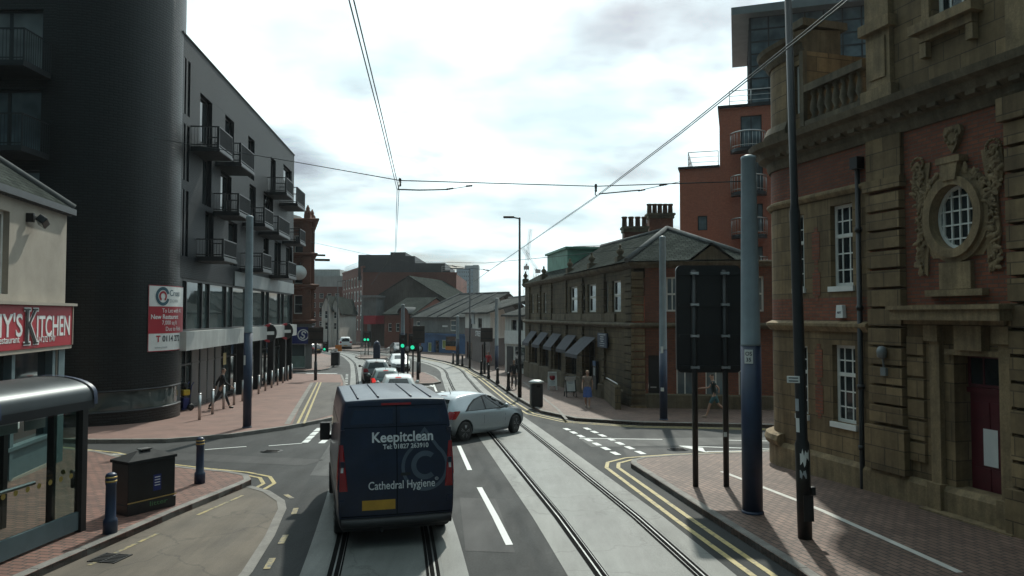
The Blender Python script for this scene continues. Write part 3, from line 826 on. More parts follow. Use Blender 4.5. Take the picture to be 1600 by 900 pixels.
def balcony(parent, fr, s0, s1, z0, zr, dep, dense_front=True, gap=.085):
    """slab on the wall with a barred railing"""
    mb = MB(); mb.fbox(fr, s0, s1, z0, z0 + .2, 0.0, dep); mb.fbox(fr, s0 - .01, s1 + .01, z0 + .02, z0 + .12, dep + .001, dep + .03)
    b = mb.build("balcony", [DKMETAL], parent)
    mb = MB(); z1 = z0 + .2
    mb.fbox(fr, s0, s1, zr - .05, zr, dep - .04, dep); mb.fbox(fr, s0, s0 + .04, zr - .05, zr, 0, dep - .04); mb.fbox(fr, s1 - .04, s1, zr - .05, zr, 0, dep - .04)
    mb.fbox(fr, s0 + .04, s1 - .04, z1 + .06, z1 + .1, dep - .035, dep - .005); mb.fbox(fr, s0, s0 + .04, z1 + .06, z1 + .1, 0, dep - .04)
    if dense_front: mb.fbox(fr, s0 + .05, s1 - .05, z1 + .1, zr - .06, dep - .034, dep - .026)
    n = int((s1 - s0) / gap)
    for k in range(n + 1):
        a = s0 + .01 + (s1 - s0 - .03) * k / n; mb.fbox(fr, a, a + .012, z1, zr - .05, dep - .10 if dense_front else dep - .03, dep - .012)
    n = int(dep / .12)
    for k in range(n):
        a = .02 + (dep - .08) * k / n
        mb.fbox(fr, s0 + .01, s0 + .03, z1, zr - .05, a, a + .014); mb.fbox(fr, s1 - .03, s1 - .01, z1, zr - .05, a, a + .014)
    for a in (s0, s1 - .04): mb.fbox(fr, a, a + .04, z1, zr - .05, dep - .045, dep - .001)
    mb.build("railing", DKMETAL, b)
    return b
BAL = [(343, 363, 197, 237), (377, 398, 223, 260), (374, 390, 302, 337), (350, 370, 373, 408), (414, 427, 324, 354), (436, 453, 337, 367), (448, 456, 277, 305),
       (465, 477, 292, 322), (411, 420, 395, 425), (451, 463, 408, 435), (469, 477, 357, 381)]
for (uf, uff, vt, vb) in BAL:
    dep = 1.15
    s0, s1 = BF.S(uf, dep, vt), BF.S(uff, dep, vt)
    zt, zb = BF.PL(uf, vt, dep)[1], BF.PL(uf, vb, dep)[1]
    s1 = max(s1, s0 + 2.0)
    s1 = min(s1, 24.5); 
    balcony(bl, BF, s0, s1, zb, zt, dep)
for z in (12.2, 9.3): balcony(bl, SF, 9.0, 17.55, z, z + 1.3, 1.5, False, .12)
# first-floor glass, pale band, recessed shops
mb = MB(); gs = [0.3, 1.0, 2.9, 3.5, 5.9, 6.8, 9.2, 10.2, 12.6, 13.6, 16.0, 17.2, 19.4, 20.5, 23.1]
gs = [0.35, 1.25, 3.3, 4.35, 7.0, 8.1, 10.9, 12.0, 15.0, 16.2, 19.4, 20.6, 23.1]
for a in gs: mb.fbox(BF, a - .05, a + .05, 3.15, 5.3, -.25, -.08)
mb.fbox(BF, .3, 23.15, 3.13, 3.2, -.26, -.07); mb.fbox(BF, .3, 23.15, 5.2, 5.3, -.26, -.07)
wf = mb.build("shop_window", DARK_F, bl)
MB().fbox(BF, .35, 23.1, 3.2, 5.2, -.2, -.18).build("pane", GLASS_S, wf)
MB().fbox(BF, 8.0, 23.3, 5.28, 6.02, .004, .06).build("fascia_panel", FASCIA, bl)
mb = MB()
for a, b in ((.2, 4.35), (4.36, 8.1), (8.11, 12.0), (12.01, 16.2), (16.21, 20.6), (20.61, 23.3)): mb.fbox(BF, a, b - .012, 2.36, 3.12, -.2, .28)
mb.build("band_panel", SILVER, bl)
mb = MB(); zb = gz(40) - .6
for a in [0.6 + 1.16 * k for k in range(20)]: mb.fbox(BF, a - .04, a + .04, zb, 2.36, -.75, -.62)
mb.fbox(BF, .3, 23.1, -.35, -.2, -.77, -.6); mb.fbox(BF, .3, 23.1, 1.6, 1.68, -.77, -.6)
sf = mb.build("shopfront_frame", DARK_F, bl)
MB().fbox(BF, .3, 23.1, zb, 2.36, -.72, -.7).build("pane", GLASS_S, sf)
for a in (1.8, 4.1, 5.3, 6.4, 7.6):
    mb = MB()
    for k in range(34): mb.add([BF.w(a + x, -.45 + .082 * k + z, o) for x, z, o in ((-.46, 0, -.6), (.46, 0, -.6), (.46, .075, -.57), (-.46, .075, -.57))], [(0, 1, 2, 3)])
    mb.fbox(BF, a - .46, a + .46, -.48, 2.34, -.64, -.61)
    mb.build("shutter", FASCIA, bl)
for a in (10.6, 14.2, 17.8, 21.4): MB().fbox(BF, a, a + .38, zb, 2.36, -.5, -.12).build("column", DKMETAL, bl)
MB().fbox(BF, 8.45, 8.95, 1.25, 1.85, -.6, -.585).build("poster", M_("pale_yellow_poster", (.5, .42, .2), .6), bl)

# banner wrapped round the tower
bn = thing("banner", "red and white to let banner wrapped on the dark curved brick tower", "banner", (TC.x, TC.y, 3.3))
def on_tower(r):
    def f(p):
        a = ban_a0 + p.x / TR
        return Vector((TC.x + (r + p.z) * math.cos(a), TC.y + (r + p.z) * math.sin(a), p.y))
    return f
def tower_angle(u, v=500):
    best = None
    for k in range(900):
        a = R(-110 + k * .2); p = Vector((TC.x + TR * math.cos(a), TC.y + TR * math.sin(a)))
        if Vector((math.cos(a), math.sin(a))).dot(-p) < 0: continue
        e = abs(800 + F_PX * p.x / p.y - u)
        if best is None or e < best[0]: best = (e, a)
    return best[1]
ban_a0 = tower_angle(231)
pt = Vector((TC.x + TR * math.cos(ban_a0), TC.y + TR * math.sin(ban_a0)))
zt, zb_ = AT(231, 445, pt.y).z, AT(231, 550, pt.y).z
BWid = 2.6; hh = zt - zb_
def patch(mb, x0, x1, y0, y1, r, m=0, n=16):
    f = on_tower(r); vs = []
    for k in range(n + 1):
        x = x0 + (x1 - x0) * k / n; vs += [f(Vector((x, y0, 0))), f(Vector((x, y1, 0)))]
    mb.add(vs, [(2 * k, 2 * k + 2, 2 * k + 3, 2 * k + 1) for k in range(n)], m, True)
mb = MB(); patch(mb, 0, BWid, zb_, zt, TR + .03); mb.build("banner_sheet", WHITE_S, bn)
mb = MB(); patch(mb, 0, BWid, zb_ + hh * .27, zt - hh * .32, TR + .036); patch(mb, 0, BWid, zb_, zb_ + .025, TR + .036); patch(mb, 0, .025, zb_, zt, TR + .038, 0, 2); patch(mb, 0, BWid, zt - .025, zt, TR + .036)
mb.build("red_panel", RED_S, bn)
wp = on_tower(TR + .04)
def btxt(t, x, fy, size, mat, width=None, bold=0.0, align="LEFT"):
    lettering(t, size, Matrix.Translation((x, zb_ + hh * fy, 0)), mat, bn, width, bold, .001, align, wp)
btxt("Cross", 1.02, .885, .34, LETTER_T); btxt("DOWN", 1.05, .765, .19, LETTER_G)
btxt("To Let with A1", .62, .615, .23, LETTER_W); btxt("New Restaurant", .1, .52, .25, LETTER_W, 1.6, .004); btxt("7,000 sq ft", .62, .43, .23, LETTER_W); btxt("Due to Relo", .82, .335, .23, LETTER_W)
btxt("T", .36, .185, .32, RED_S, None, .012); btxt("0114 272", .66, .185, .32, LETTER_D, None, .006); btxt("www.crosst", .3, .06, .13, LETTER_G)
mb = MB()
def tarc(mb, cx, cy, r0, r1, a0, a1, m, dz, n=28):
    f = on_tower(TR + dz); vs = []
    for k in range(n + 1):
        a = R(a0 + (a1 - a0) * k / n)
        for r in (r0, r1): vs.append(f(Vector((cx + r * math.cos(a), cy + r * math.sin(a), 0))))
    mb.add(vs, [(2 * k, 2 * k + 2, 2 * k + 3, 2 * k + 1) for k in range(n)], m)
lx, ly = .66, zt - hh * .165
tarc(mb, lx, ly, .24, .36, 18, 342, 0, .041); tarc(mb, lx, ly, .12, .2, -60, 240, 1, .042)
tarc(mb, lx, ly, 0, .1, 0, 360, 2, .043)
mb.build("emblem", [LETTER_T, RED_S, WHITE_S], bn)

# two round shop signs on the pale band
for i, (u, v, lab) in enumerate(((420, 520, "round red and black shop sign standing proud of the pale band, nearer of two"), (447, 520, "round red and black shop sign at the far end of the pale band"))):
    s_, z_ = BF.PL(u, v, .34); z_ = 2.72
    rs = thing("round_sign", lab, "sign", BF.w(s_, z_, .3), group="round shop signs on the pale band")
    f2 = Fr(tuple(BF.w(s_, 0, .3).xy), tuple(BF.w(s_, 0, .3).xy + Vector((.55, .84)))) ; f2.N = Vector((.84, -.55)); f2.T = Vector((.55, .84))
    c = BF.w(s_, z_, .34)
    def disc(mb, r0, r1, th, m, a0=0, a1=360):
        vs, n = [], 24
        for k in range(n + 1):
            a = R(a0 + (a1 - a0) * k / n)
            for r in (r0, r1):
                for o in (0, th): vs.append(c + Vector((f2.T.x * r * math.cos(a), f2.T.y * r * math.cos(a), r * math.sin(a))) + Vector((f2.N.x * o, f2.N.y * o, 0)))
        fs = []
        for k in range(n):
            b = k * 4; fs += [(b + 1, b + 3, b + 7, b + 5), (b + 2, b + 3, b + 7, b + 6), (b, b + 1, b + 5, b + 4), (b, b + 2, b + 6, b + 4)]
        mb.add(vs, fs, m)
    mb = MB(); disc(mb, .0, .52, .08, 0); mb.build("sign_disc", BLACKP, rs)
    mb = MB(); disc(mb, .4, .54, .1, 0, 90, 270); mb.build("red_edge", RED_S, rs)
    mm = Matrix.Identity(4); mm.col[0][:3] = (f2.T.x, f2.T.y, 0); mm.col[1][:3] = (0, 0, 1); mm.col[2][:3] = (f2.N.x, f2.N.y, 0)
    mm.col[3][:3] = c + Vector((f2.N.x * .09, f2.N.y * .09, 0))
    mb = MB(); mb.box((0, 0, 0), (.62, .2, .02), mat=mm); mb.build("name_panel", WHITE_S, rs)

# --- restaurant at the corner, cream stucco
KC = Vector((-11.78, 19.4)); kT = Vector((-0.187, 0.982))
KF = Fr(tuple(KC - kT * 12.5), tuple(KC))
kt = thing("restaurant_building", "cream stucco corner restaurant with slate hip roof behind the tram shelter", "building", (KC.x, KC.y, 0))
L = KF.L
kw = [(8.75, 9.38, 4.26, 6.1), (5.0, 6.2, 4.26, 6.1)]
mb = MB(); mb.wall(KF, 0, L, 3.0, 6.5, kw, .2); mb.wall(KF, 0, L, -.3, 3.0, [(0.4, L - .45, .1, 2.95)], .3)
mb.fbox(KF, L - .02, L, -.4, 6.5, -9, -.004); mb.fbox(KF, 0, .02, -.4, 6.5, -9, -.004)
mb.build("wall", STUCCO, kt)
for h in kw: window(kt, KF, h, 1, 2, WHITE_F, GLASS, .13, .07)
mb = MB()
ov = .12
e = [KF.w(-ov, 6.62, ov), KF.w(L + ov, 6.62, ov), KF.w(L + ov, 6.62, -9), KF.w(-ov, 6.62, -9)]
rdg = [KF.w(3.5, 9.9, -4.2), KF.w(L - 3.4, 9.9, -4.2)]
mb.add(e + rdg, [(0, 1, 5, 4), (1, 2, 5), (2, 3, 4, 5), (3, 0, 4), (3, 2, 1, 0)]); mb.build("roof", SLATE, kt)
mb = MB(); mb.fbox(KF, -ov, L + ov, 6.44, 6.6, ov - .05, ov + .07); mb.fbox(KF, -ov, L + ov, 6.42, 6.56, .01, ov - .051); mb.fbox(KF, L + .01, L + ov, 6.44, 6.6, -6, ov - .06)
mb.build("gutter", DARK_F, kt)
mb = MB(); P = [e[1] + Vector((0, 0, .03)), rdg[1] + Vector((0, 0, .05))]; mb.tube(P, .1, 6); mb.tube([rdg[0], rdg[1]], .1, 6); mb.build("ridge_tiles", LEAD, kt)
mb = MB()
for a in (.4, 2.6, 4.9, 7.3, 9.6, 11.75): mb.fbox(KF, a, a + .16, .1, 2.95, -.2, .02)
mb.fbox(KF, .4, L - .5, .1, .75, -.19, -.02); mb.fbox(KF, .4, L - .5, 2.1, 2.22, -.18, -.01); mb.fbox(KF, .4, L - .5, .74, .82, -.2, .05)
mb.fbox(KF, L - .4, L - .02, -.1, 2.95, .003, .03)
kf = mb.build("shopfront", TEAL_F, kt)
MB().fbox(KF, .45, L - .55, .75, 2.95, -.17, -.15).build("pane", GLASS, kf)
for a in (9.9, 11.2): MB().fbox(KF, a, a + .5, 1.15, 2.0, -.14, -.13).build("menu_card", WHITE_S, kf)
sg = thing("shop_sign", "long red restaurant sign board above the teal shopfront", "sign", KF.w(9, 3.0, .1))
mb = MB(); mb.fbox(KF, 0, L + .05, 3.02, 4.02, .003, .16); mb.build("board", RED_S, sg)
mb = MB(); mb.fbox(KF, 0, L + .1, 2.92, 3.015, .003, .14); mb.fbox(KF, 0, L + .12, 4.03, 4.1, .003, .26); mb.fbox(KF, L + .052, L + .09, 3.02, 4.02, .003, .18); mb.build("board_frame", STUCCO, sg)
def ktxt(t, u, v, size, mat, width, bold=0, o=.165, align="CENTER"):
    s_, z_ = KF.PL(u, v, o); lettering(t, size, KF.mat(s_, z_, o), mat, sg, width, bold, .006, align)
s1, s2 = KF.S(59, .165, 510), KF.S(110, .165, 510)
ktxt("ITCHEN", 84.5, 511, .72, LETTER_W, s2 - s1, .008)
s1, s2 = KF.S(38, .165, 510), KF.S(57, .165, 510)
def serif_k(mat, fat, o):
    s_, z_ = KF.PL(47.5, 510, o); w_ = (s2 - s1); h_ = .78; mb = MB()
    def st(p, q, wd):
        p, q = Vector(p), Vector(q); d = (q - p).normalized(); n = Vector((-d.y, d.x)) * wd / 2
        mb.fprism(KF, [(s_ + v.x, z_ + v.y) for v in (p - n, q - n, q + n, p + n)], o, o + .012)
    x0 = -w_ * .28
    st((x0, -h_ / 2), (x0, h_ / 2), .12 + fat); st((x0, -.05), (w_ * .4, h_ / 2), .06 + fat); st((x0 + .1, .05), (w_ * .44, -h_ / 2), .11 + fat)
    for (cx, cy, ww) in ((x0, h_ / 2, .3), (x0, -h_ / 2, .3), (w_ * .4, h_ / 2, .24), (w_ * .46, -h_ / 2, .24)): st((cx - ww / 2 - fat / 2, cy), (cx + ww / 2 + fat / 2, cy), .035 + fat)
    mb.build("lettering", mat, sg, recalc=True)
serif_k(LETTER_W, .06, .165); serif_k(BLACKP, 0.0, .18)
s1, s2 = KF.S(-16, .165, 510), KF.S(35, .165, 510)
ktxt("MY'S", 10, 511, .72, LETTER_W, s2 - s1, .008)
s1, s2 = KF.S(54, .165, 530), KF.S(86, .165, 530)
ktxt("0114 272 1747", 70.5, 530.5, .2, LETTER_W, s2 - s1)
s1, s2 = KF.S(-7, .165, 530), KF.S(30, .165, 530)
ktxt("Restaurant", 12, 532, .22, LETTER_W, s2 - s1)
fl = thing("floodlight", "small black floodlight on the cream stucco wall under the gutter", "floodlight", KF.w(10.4, 5.9, .1))
s_, z_ = KF.PL(64, 346, .2)
mb = MB(); mb.fbox(KF, s_ - .3, s_ - .22, z_ - .05, z_ + .16, 0, .16); mb.fbox(KF, s_ - .22, s_ - .1, z_ + .02, z_ + .1, .08, .16); mb.build("bracket", BLACKP, fl)
M4 = KF.mat(s_, z_, .24) @ Matrix.Rotation(R(35), 4, "X") @ Matrix.Rotation(R(-20), 4, "Z")
mb = MB(); mb.box((0, 0, 0), (.36, .17, .2), mat=M4); mb.build("lamp_housing", BLACKP, fl, bevel=.02)
mb = MB(); mb.box((0, 0, 0), (.3, .008, .15), mat=M4 @ Matrix.Translation((0, -.09, 0))); mb.build("lamp_glass", GLASS_B, fl)

# --- tram shelter
SX, SY0, SY1 = -7.22, 3.5, 12.75
sh = thing("tram_shelter", "glass waiting shelter with a curved grey metal roof at the left kerb", "shelter", (-7.9, 9, .115))
sh_dir = math.atan2(-7.22 + 8.2, 12.75 - 3.5)
SHF = Fr((-8.35, 3.5), (-7.37, 12.75)); LS = SHF.L          # outward = towards the kerb
WS, EV, RISE = 1.45, 2.25, .36
def vault(mb, s0, s1, t0, t1, dz, m=0, n=18, extra=0.0):
    vs = []
    for k in range(n + 1):
        a = math.pi * (k / n); o = -WS / 2 + (WS / 2 + .12 + extra) * math.cos(a); z = EV + .12 + RISE * math.sin(a) ** .8 + dz if 0 < k < n else EV + .06 + dz
        vs += [SHF.w(s0, z, o), SHF.w(s1, z, o)]
    mb.add(vs, [(2 * k, 2 * k + 1, 2 * k + 3, 2 * k + 2) for k in range(n)], m, True)
ROOFM = M_("curved_roof_metal", (0.05, 0.058, 0.062), 0.38, 0.6, .15, 1.5)
mb = MB(); vault(mb, -.1, LS + .12, 0, 1, 0); vault(mb, -.1, LS + .12, 0, 1, -.03); mb.build("roof", ROOFM, sh)
mb = MB()
for s_ in (LS + .06, LS - 2.05, LS - 4.15, LS - 6.3):
    mb = MB(); vault(mb, s_, s_ + .09, 0, 1, .018, extra=.02); vault(mb, s_, s_ + .09, 0, 1, -.05, extra=.02); mb.build("roof_rib", BLUEP, sh)
mb = MB(); mb.fbox(SHF, -.1, LS + .1, EV - .06, EV + .08, -.06, .12); mb.fbox(SHF, -.1, LS + .1, EV - .06, EV + .06, -WS - .1, -WS + .02); mb.build("gutter_beam", DKMETAL, sh)
def post(s_, o_, w_=.1, d_=.1, z1=EV): MB().fbox(SHF, s_ - w_ / 2, s_ + w_ / 2, -.01, z1, o_ - d_ / 2, o_ + d_ / 2).build("post", BLACKP, sh)
post(LS - .05, 0, .13, .13); post(LS - .05, -.55, .07, .12); post(LS - .05, -WS, .1, .1); post(LS - 4.2, -WS); post(LS - 8.4, -WS); post(LS - 4.2, 0, .06, .06); post(LS - 8.4, 0, .06, .06)
MB().fbox(SHF, 0, LS - .13, .16, .46, -.03, .03).build("kick_panel", TEAL_F, sh)
mb = MB(); mb.fbox(SHF, LS - .09, LS - .05, .1, .16, -.5, -.08); mb.build("kick_panel", TEAL_F, sh)
for a, b in ((LS - 2.1, LS - .14), (LS - 4.15, LS - 2.12), (LS - 6.25, LS - 4.25), (0.1, LS - 6.27)): MB().fbox(SHF, a, b, .47, EV - .1, -.006, .006).build("glass_panel", CLEAR, sh)
MB().fbox(SHF, LS - .055, LS - .045, .17, EV - .1, -.5, -.07).build("glass_panel", CLEAR, sh)
mb = MB(); ydot = M_("yellow_dot_film", (.26, .19, .04), .6)
k = 0
for i in range(26):
    s_ = LS - .3 - i * .24; P = [(s_ + .045 * math.cos(q * math.pi / 5), 1.1 + .045 * math.sin(q * math.pi / 5)) for q in range(10)]; mb.fprism(SHF, P, .007, .009)
mb.build("safety_dots", ydot, sh)
mb = MB(); GF2 = Fr(tuple(SHF.w(LS - .04, 0, -.55).xy), tuple(SHF.w(LS - .04, 0, 0).xy))
for q in (.2, .36): mb.fprism(GF2, [(q + .045 * math.cos(j * math.pi / 5), 1.1 + .045 * math.sin(j * math.pi / 5)) for j in range(10)], -.02, -.018)
mb.build("safety_dots", ydot, sh)
mb = MB(); mb.tube([SHF.w(1, .98, -.62), SHF.w(LS - .35, .98, -.62)], .035, 8)
for s_ in (LS - 1.5, LS - 3.5, LS - 5.5, LS - 7.5): mb.tube([SHF.w(s_, 0, -.62), SHF.w(s_, .97, -.62)], .03, 8)
mb.build("perch_rail", STAINLESS, sh)
mb = MB(); mb.fbox(SHF, LS - .75, LS - .3, EV - .34, EV - .14, -.5, -.48); mb.fbox(SHF, LS - 1.3, LS - .9, EV - .34, EV - .14, -.5, -.48); mb.build("stop_name_panel", LETTER_G, sh)
MB().fbox(SHF, LS - .14, LS + .02, .85, 1.15, -.13, -.066).build("push_button_box", BLACKP, sh, bevel=.02)
# ------------------------------------------------------------------ buildings on the right
def blocks(mb, fr, s0, s1, z0, z1, h, o0, o1, gap=.025, m=0, cham=.02):
    """rusticated courses"""
    n = max(1, round((z1 - z0) / h)); h = (z1 - z0) / n
    for k in range(n):
        a, b = z0 + k * h + gap / 2, z0 + (k + 1) * h - gap / 2
        vs = [fr.w(s0, a, o0), fr.w(s1, a, o0), fr.w(s1, b, o0), fr.w(s0, b, o0),
              fr.w(s0 + cham, a + cham, o1), fr.w(s1 - cham, a + cham, o1), fr.w(s1 - cham, b - cham, o1), fr.w(s0 + cham, b - cham, o1)]
        mb.add(vs, [(4, 5, 6, 7), (0, 1, 5, 4), (1, 2, 6, 5), (2, 3, 7, 6), (3, 0, 4, 7)], m)
def scroll_blob(mb, fr, s, z, o, r, m=0):
    mb.sphere(fr.w(s, z, o), r, 6, m, (1, .8, 1))

# --- near right: stone and brick corner building
RF = Fr((6.83, 18.6), (9.75, 8.65))
RL = 15.0
cr = thing("stone_corner_building", "weathered stone and brick building with oval window and maroon door, nearest on right", "building", (10, 14, 0))
RC = 1.25
cc = RF.O - RF.N * RC + RF.T * RC * .0
aN = math.atan2(RF.N.y, RF.N.x)
if aN < 0: aN += 2 * math.pi
arc = [cc + Vector((math.cos(a), math.sin(a))) * RC for a in [R(80) + (aN - R(80)) * k / 14 for k in range(15)]]
path_full = [arc[0] + Vector((14, 2.4))] + arc + [Vector(RF.w(RL, 0).xy)]
path_arc = arc + [Vector(RF.w(.02, 0).xy)]
up = RF.rect(1300, 1335, 318, 445); lo = RF.rect(1305, 1343, 533, 667)
nu = RF.rect(1247, 1258, 335, 446); nl = RF.rect(1254, 1267, 540, 652)
up = (1.78, 2.48, 4.45, 6.3); lo = (1.78, 2.5, 1.38, 3.12); nu = (.5, .86, 4.45, 6.25); nl = (.56, .93, 1.4, 3.05)
ATT = RF.rect(1465, 1522, -60, 28)
att = (4.72, 5.5, 9.55, 10.9)
DR = (5.02, 5.98, .14, 3.05)
mb = MB()
mb.wall(RF, 0, 2.98, .6, 3.42, [lo, nl], .22)                       # stone lower storey of the side bay
mb.build("stone_wall", STONE, cr); mb = MB()
mb.wall(RF, 0, 2.98, 4.2, 6.5, [up, nu], .22)
mb.build("stone_wall", STONE, cr)
mb = MB(); mb.wall(RF, 0, 2.98, 3.66, 4.2); mb.wall(RF, 0, 2.98, 6.68, 7.5); mb.wall(RF, 2.98, RL, 4.0, 7.5, [(4.62, 5.72, 4.95, 6.3)], .25); 
for (a, b, c, d) in ((1.16, 1.42, 5.1, 5.75), (1.16, 1.42, 4.25, 4.8), (1.2, 1.46, 2.35, 3.0), (1.2, 1.46, 1.5, 2.15)): mb.fbox(RF, a, b, c, d, .003, .012); mb.fbox(RF, a + .07, b - .07, c - .12, d + .12, .003, .009)
mb.build("brick_wall", REDBRICK, cr)
# rounded corner skins
def arcwall(z0, z1, mat, extra=0.0, name="corner_wall"):
    mb = MB(); P = [cc + (p - cc) * (1 + extra / RC) for p in arc] + [Vector(RF.w(.02, 0, extra).xy)]
    P = [arc[0] + Vector((12, 2.06))] + P
    vs = []; 
    for p in P: vs += [(p.x, p.y, z0), (p.x, p.y, z1)]
    mb.add(vs, [(2 * k, 2 * k + 2, 2 * k + 3, 2 * k + 1) for k in range(len(P) - 1)], 0, True)
    o = mb.build(name, mat, cr, recalc=False); hard(o); return o
arcwall(.6, 3.42, STONE); arcwall(3.66, 4.2, REDBRICK); arcwall(4.2, 6.5, STONE); arcwall(6.68, 7.5, REDBRICK)
for h in (up, lo): window(cr, RF, h, 3, 5, WHITE_F, GLASS, .13, .075, .03, mid=.62, sill=.12)
for h in (nu, nl): window(cr, RF, h, 2, 5, WHITE_F, GLASS, .13, .05, .03, mid=.62, sill=.12)
mb = MB()                                                            # architraves and plinth
mb.sweep([(p.x, p.y) for p in path_full], [(-.3, -.3), (.12, -.3), (.12, .5), (.05, .6), (-.3, .6)])
mb.sweep([(p.x, p.y) for p in path_full[:-1]] + [tuple(RF.w(2.98, 0).xy)], [(-.2, 3.42), (.06, 3.42), (.16, 3.54), (.16, 3.6), (.02, 3.66), (-.2, 3.66)])
mb.sweep([(p.x, p.y) for p in path_full[:-1]] + [tuple(RF.w(2.98, 0).xy)], [(-.2, 6.5), (.05, 6.5), (.11, 6.58), (.11, 6.63), (.02, 6.68), (-.2, 6.68)])
mb.sweep([(p.x, p.y) for p in path_arc], [(.1, .5), (.2, .55), (.24, .66), (.2, .78), (.1, .82), (0, .82), (0, .5)])
mb.build("moulding", TRIM, cr)
# big cornice, blocking course, parapet
mb = MB()
mb.sweep([(p.x, p.y) for p in path_full], [(-.5, 7.5), (.05, 7.5), (.1, 7.62), (.1, 7.72), (.3, 7.82), (.36, 7.96), (.52, 8.02), (.56, 8.16), (.12, 8.3), (-.5, 8.3)])
mb.build("cornice", TRIM_D, cr)
for k in range(int((RL - .4) / .42)): MB().fbox(RF, .2 + k * .42, .4 + k * .42, 7.74, 7.95, .12, .3).build("bracket", TRIM_D, cr)
mb = MB(); mb.wall(RF, 3.2, RL, 8.3, 14.0, [att], .3); mb.fbox(RF, 3.18, 3.2, 8.3, 14, -8, -.003); mb.build("attic_wall", STONE, cr)
window(cr, RF, att, 3, 3, WHITE_F, GLASS, .16, .08, .035)
mb = MB(); mb.fbox(RF, att[0] - .32, att[1] + .32, att[2] - .28, att[2] - .1, .003, .3); mb.fbox(RF, att[0] - .2, att[1] + .2, att[2] - .45, att[2] - .29, .003, .16)
for a in (att[0] - .2, att[1] + .05): mb.fbox(RF, a, a + .15, att[2] - .75, att[2] - .46, .003, .14)
for a, b in ((att[0] - .2, att[0] - .03), (att[1] + .03, att[1] + .2)): mb.fbox(RF, a, b, att[2] - .1, att[3], .003, .07)
# panelled pier beside the attic
mb.fbox(RF, 3.0, 3.85, 8.3, 8.55, .0, .2); mb.fbox(RF, 3.1, 3.75, 8.55, 9.75, .003, .12); mb.fbox(RF, 3.2, 3.65, 8.75, 9.6, .12, .15); mb.fbox(RF, 3.0, 3.85, 9.75, 9.98, -.1, .24); mb.fbox(RF, 3.1, 3.75, 9.98, 10.6, -.1, .14)
mb.fbox(RF, 6.3, 6.7, 8.3, 14, .003, .1)
mb.build("attic_moulding", TRIM, cr)
for i in range(7):                                                    # balustrade between the turret and the pier
    mb = MB(); a = 1.28 + i * .25; p = RF.w(a, 0, -.02)
    mb.lathe([(.05, 8.45), (.09, 8.5), (.05, 8.56), (.11, 8.72), (.085, 8.86), (.05, 9.02), (.085, 9.1), (.085, 9.14)], (p.x, p.y, 0), 10); mb.build("baluster", TRIM_D, cr)
mb = MB(); mb.fbox(RF, 1.1, 3.0, 8.3, 8.45, -.2, .12); mb.fbox(RF, 1.1, 3.0, 9.14, 9.32, -.2, .14); mb.build("parapet_rail", TRIM_D, cr)
MB().fbox(RF, 1.1, 3.0, 8.3, 11.0, -6, -2.6).build("rear_wall", STONE_D, cr)
# corner turret with its own small cornice
tw = (.55, .86, 8.75, 10.0)
mb = MB(); mb.wall(RF, .42, 1.02, 8.3, 10.2, [(.58, .86, 8.75, 9.95)], .12, o=-.02); mb.fbox(RF, 1.0, 1.02, 8.3, 10.2, -2.2, -.021)
Pt = [cc + (p - cc) * (1 - .02 / RC) for p in arc[3:]] + [Vector(RF.w(.42, 0, -.02).xy)]
vs = []
for p in Pt: vs += [(p.x, p.y, 8.3), (p.x, p.y, 10.2)]
mb.add(vs, [(2 * k, 2 * k + 2, 2 * k + 3, 2 * k + 1) for k in range(len(Pt) - 1)], 0, True)
mb.build("turret_wall", STONE, cr)
window(cr, RF, (.58, .86, 8.75, 9.95), 2, 4, WHITE_F, GLASS, .1, .045, .025)
mb = MB(); mb.sweep([(p.x, p.y) for p in Pt] + [tuple(RF.w(1.02, 0, -.02).xy)], [(-1.0, 10.2), (.04, 10.2), (.12, 10.32), (.12, 10.4), (.3, 10.52), (.34, 10.62), (.1, 10.72), (-1.0, 10.8)])
mb.fbox(RF, .38, 1.06, 10.82, 11.0, -1.2, .1)
for a in (.4, .9): mb.fbox(RF, a, a + .14, 8.35, 10.2, -.015, .1)
mb.build("turret_cornice", TRIM_D, cr)
mb = MB(); mb.sweep([(p.x, p.y) for p in Pt], [(.02, 8.3), (.16, 8.3), (.2, 8.42), (.12, 8.62), (.02, 8.66)]); mb.build("turret_base", TRIM_D, cr)
# rusticated pilasters
mb = MB(); blocks(mb, RF, 3.02, 3.95, 1.55, 6.35, .4, .0, .14); mb.fbox(RF, 2.98, 4.0, 6.4, 6.62, .003, .18); mb.fbox(RF, 3.02, 3.95, 6.62, 7.5, .003, .1)
mb.fbox(RF, 2.96, 4.02, .6, 1.5, .0, .2); mb.build("pilaster", STONE, cr)
mb = MB(); blocks(mb, RF, 6.3, 7.4, .9, 7.1, .44, .0, .22); mb.fbox(RF, 6.25, 7.45, 7.1, 7.5, .003, .3); mb.fbox(RF, 6.25, 7.45, .0, .88, .0, .3); mb.build("pilaster", STONE, cr)
for a in (8.5, 12.0):
    mb = MB(); blocks(mb, RF, a, a + 1.1, .9, 7.1, .44, .0, .22); mb.build("pilaster", STONE, cr)
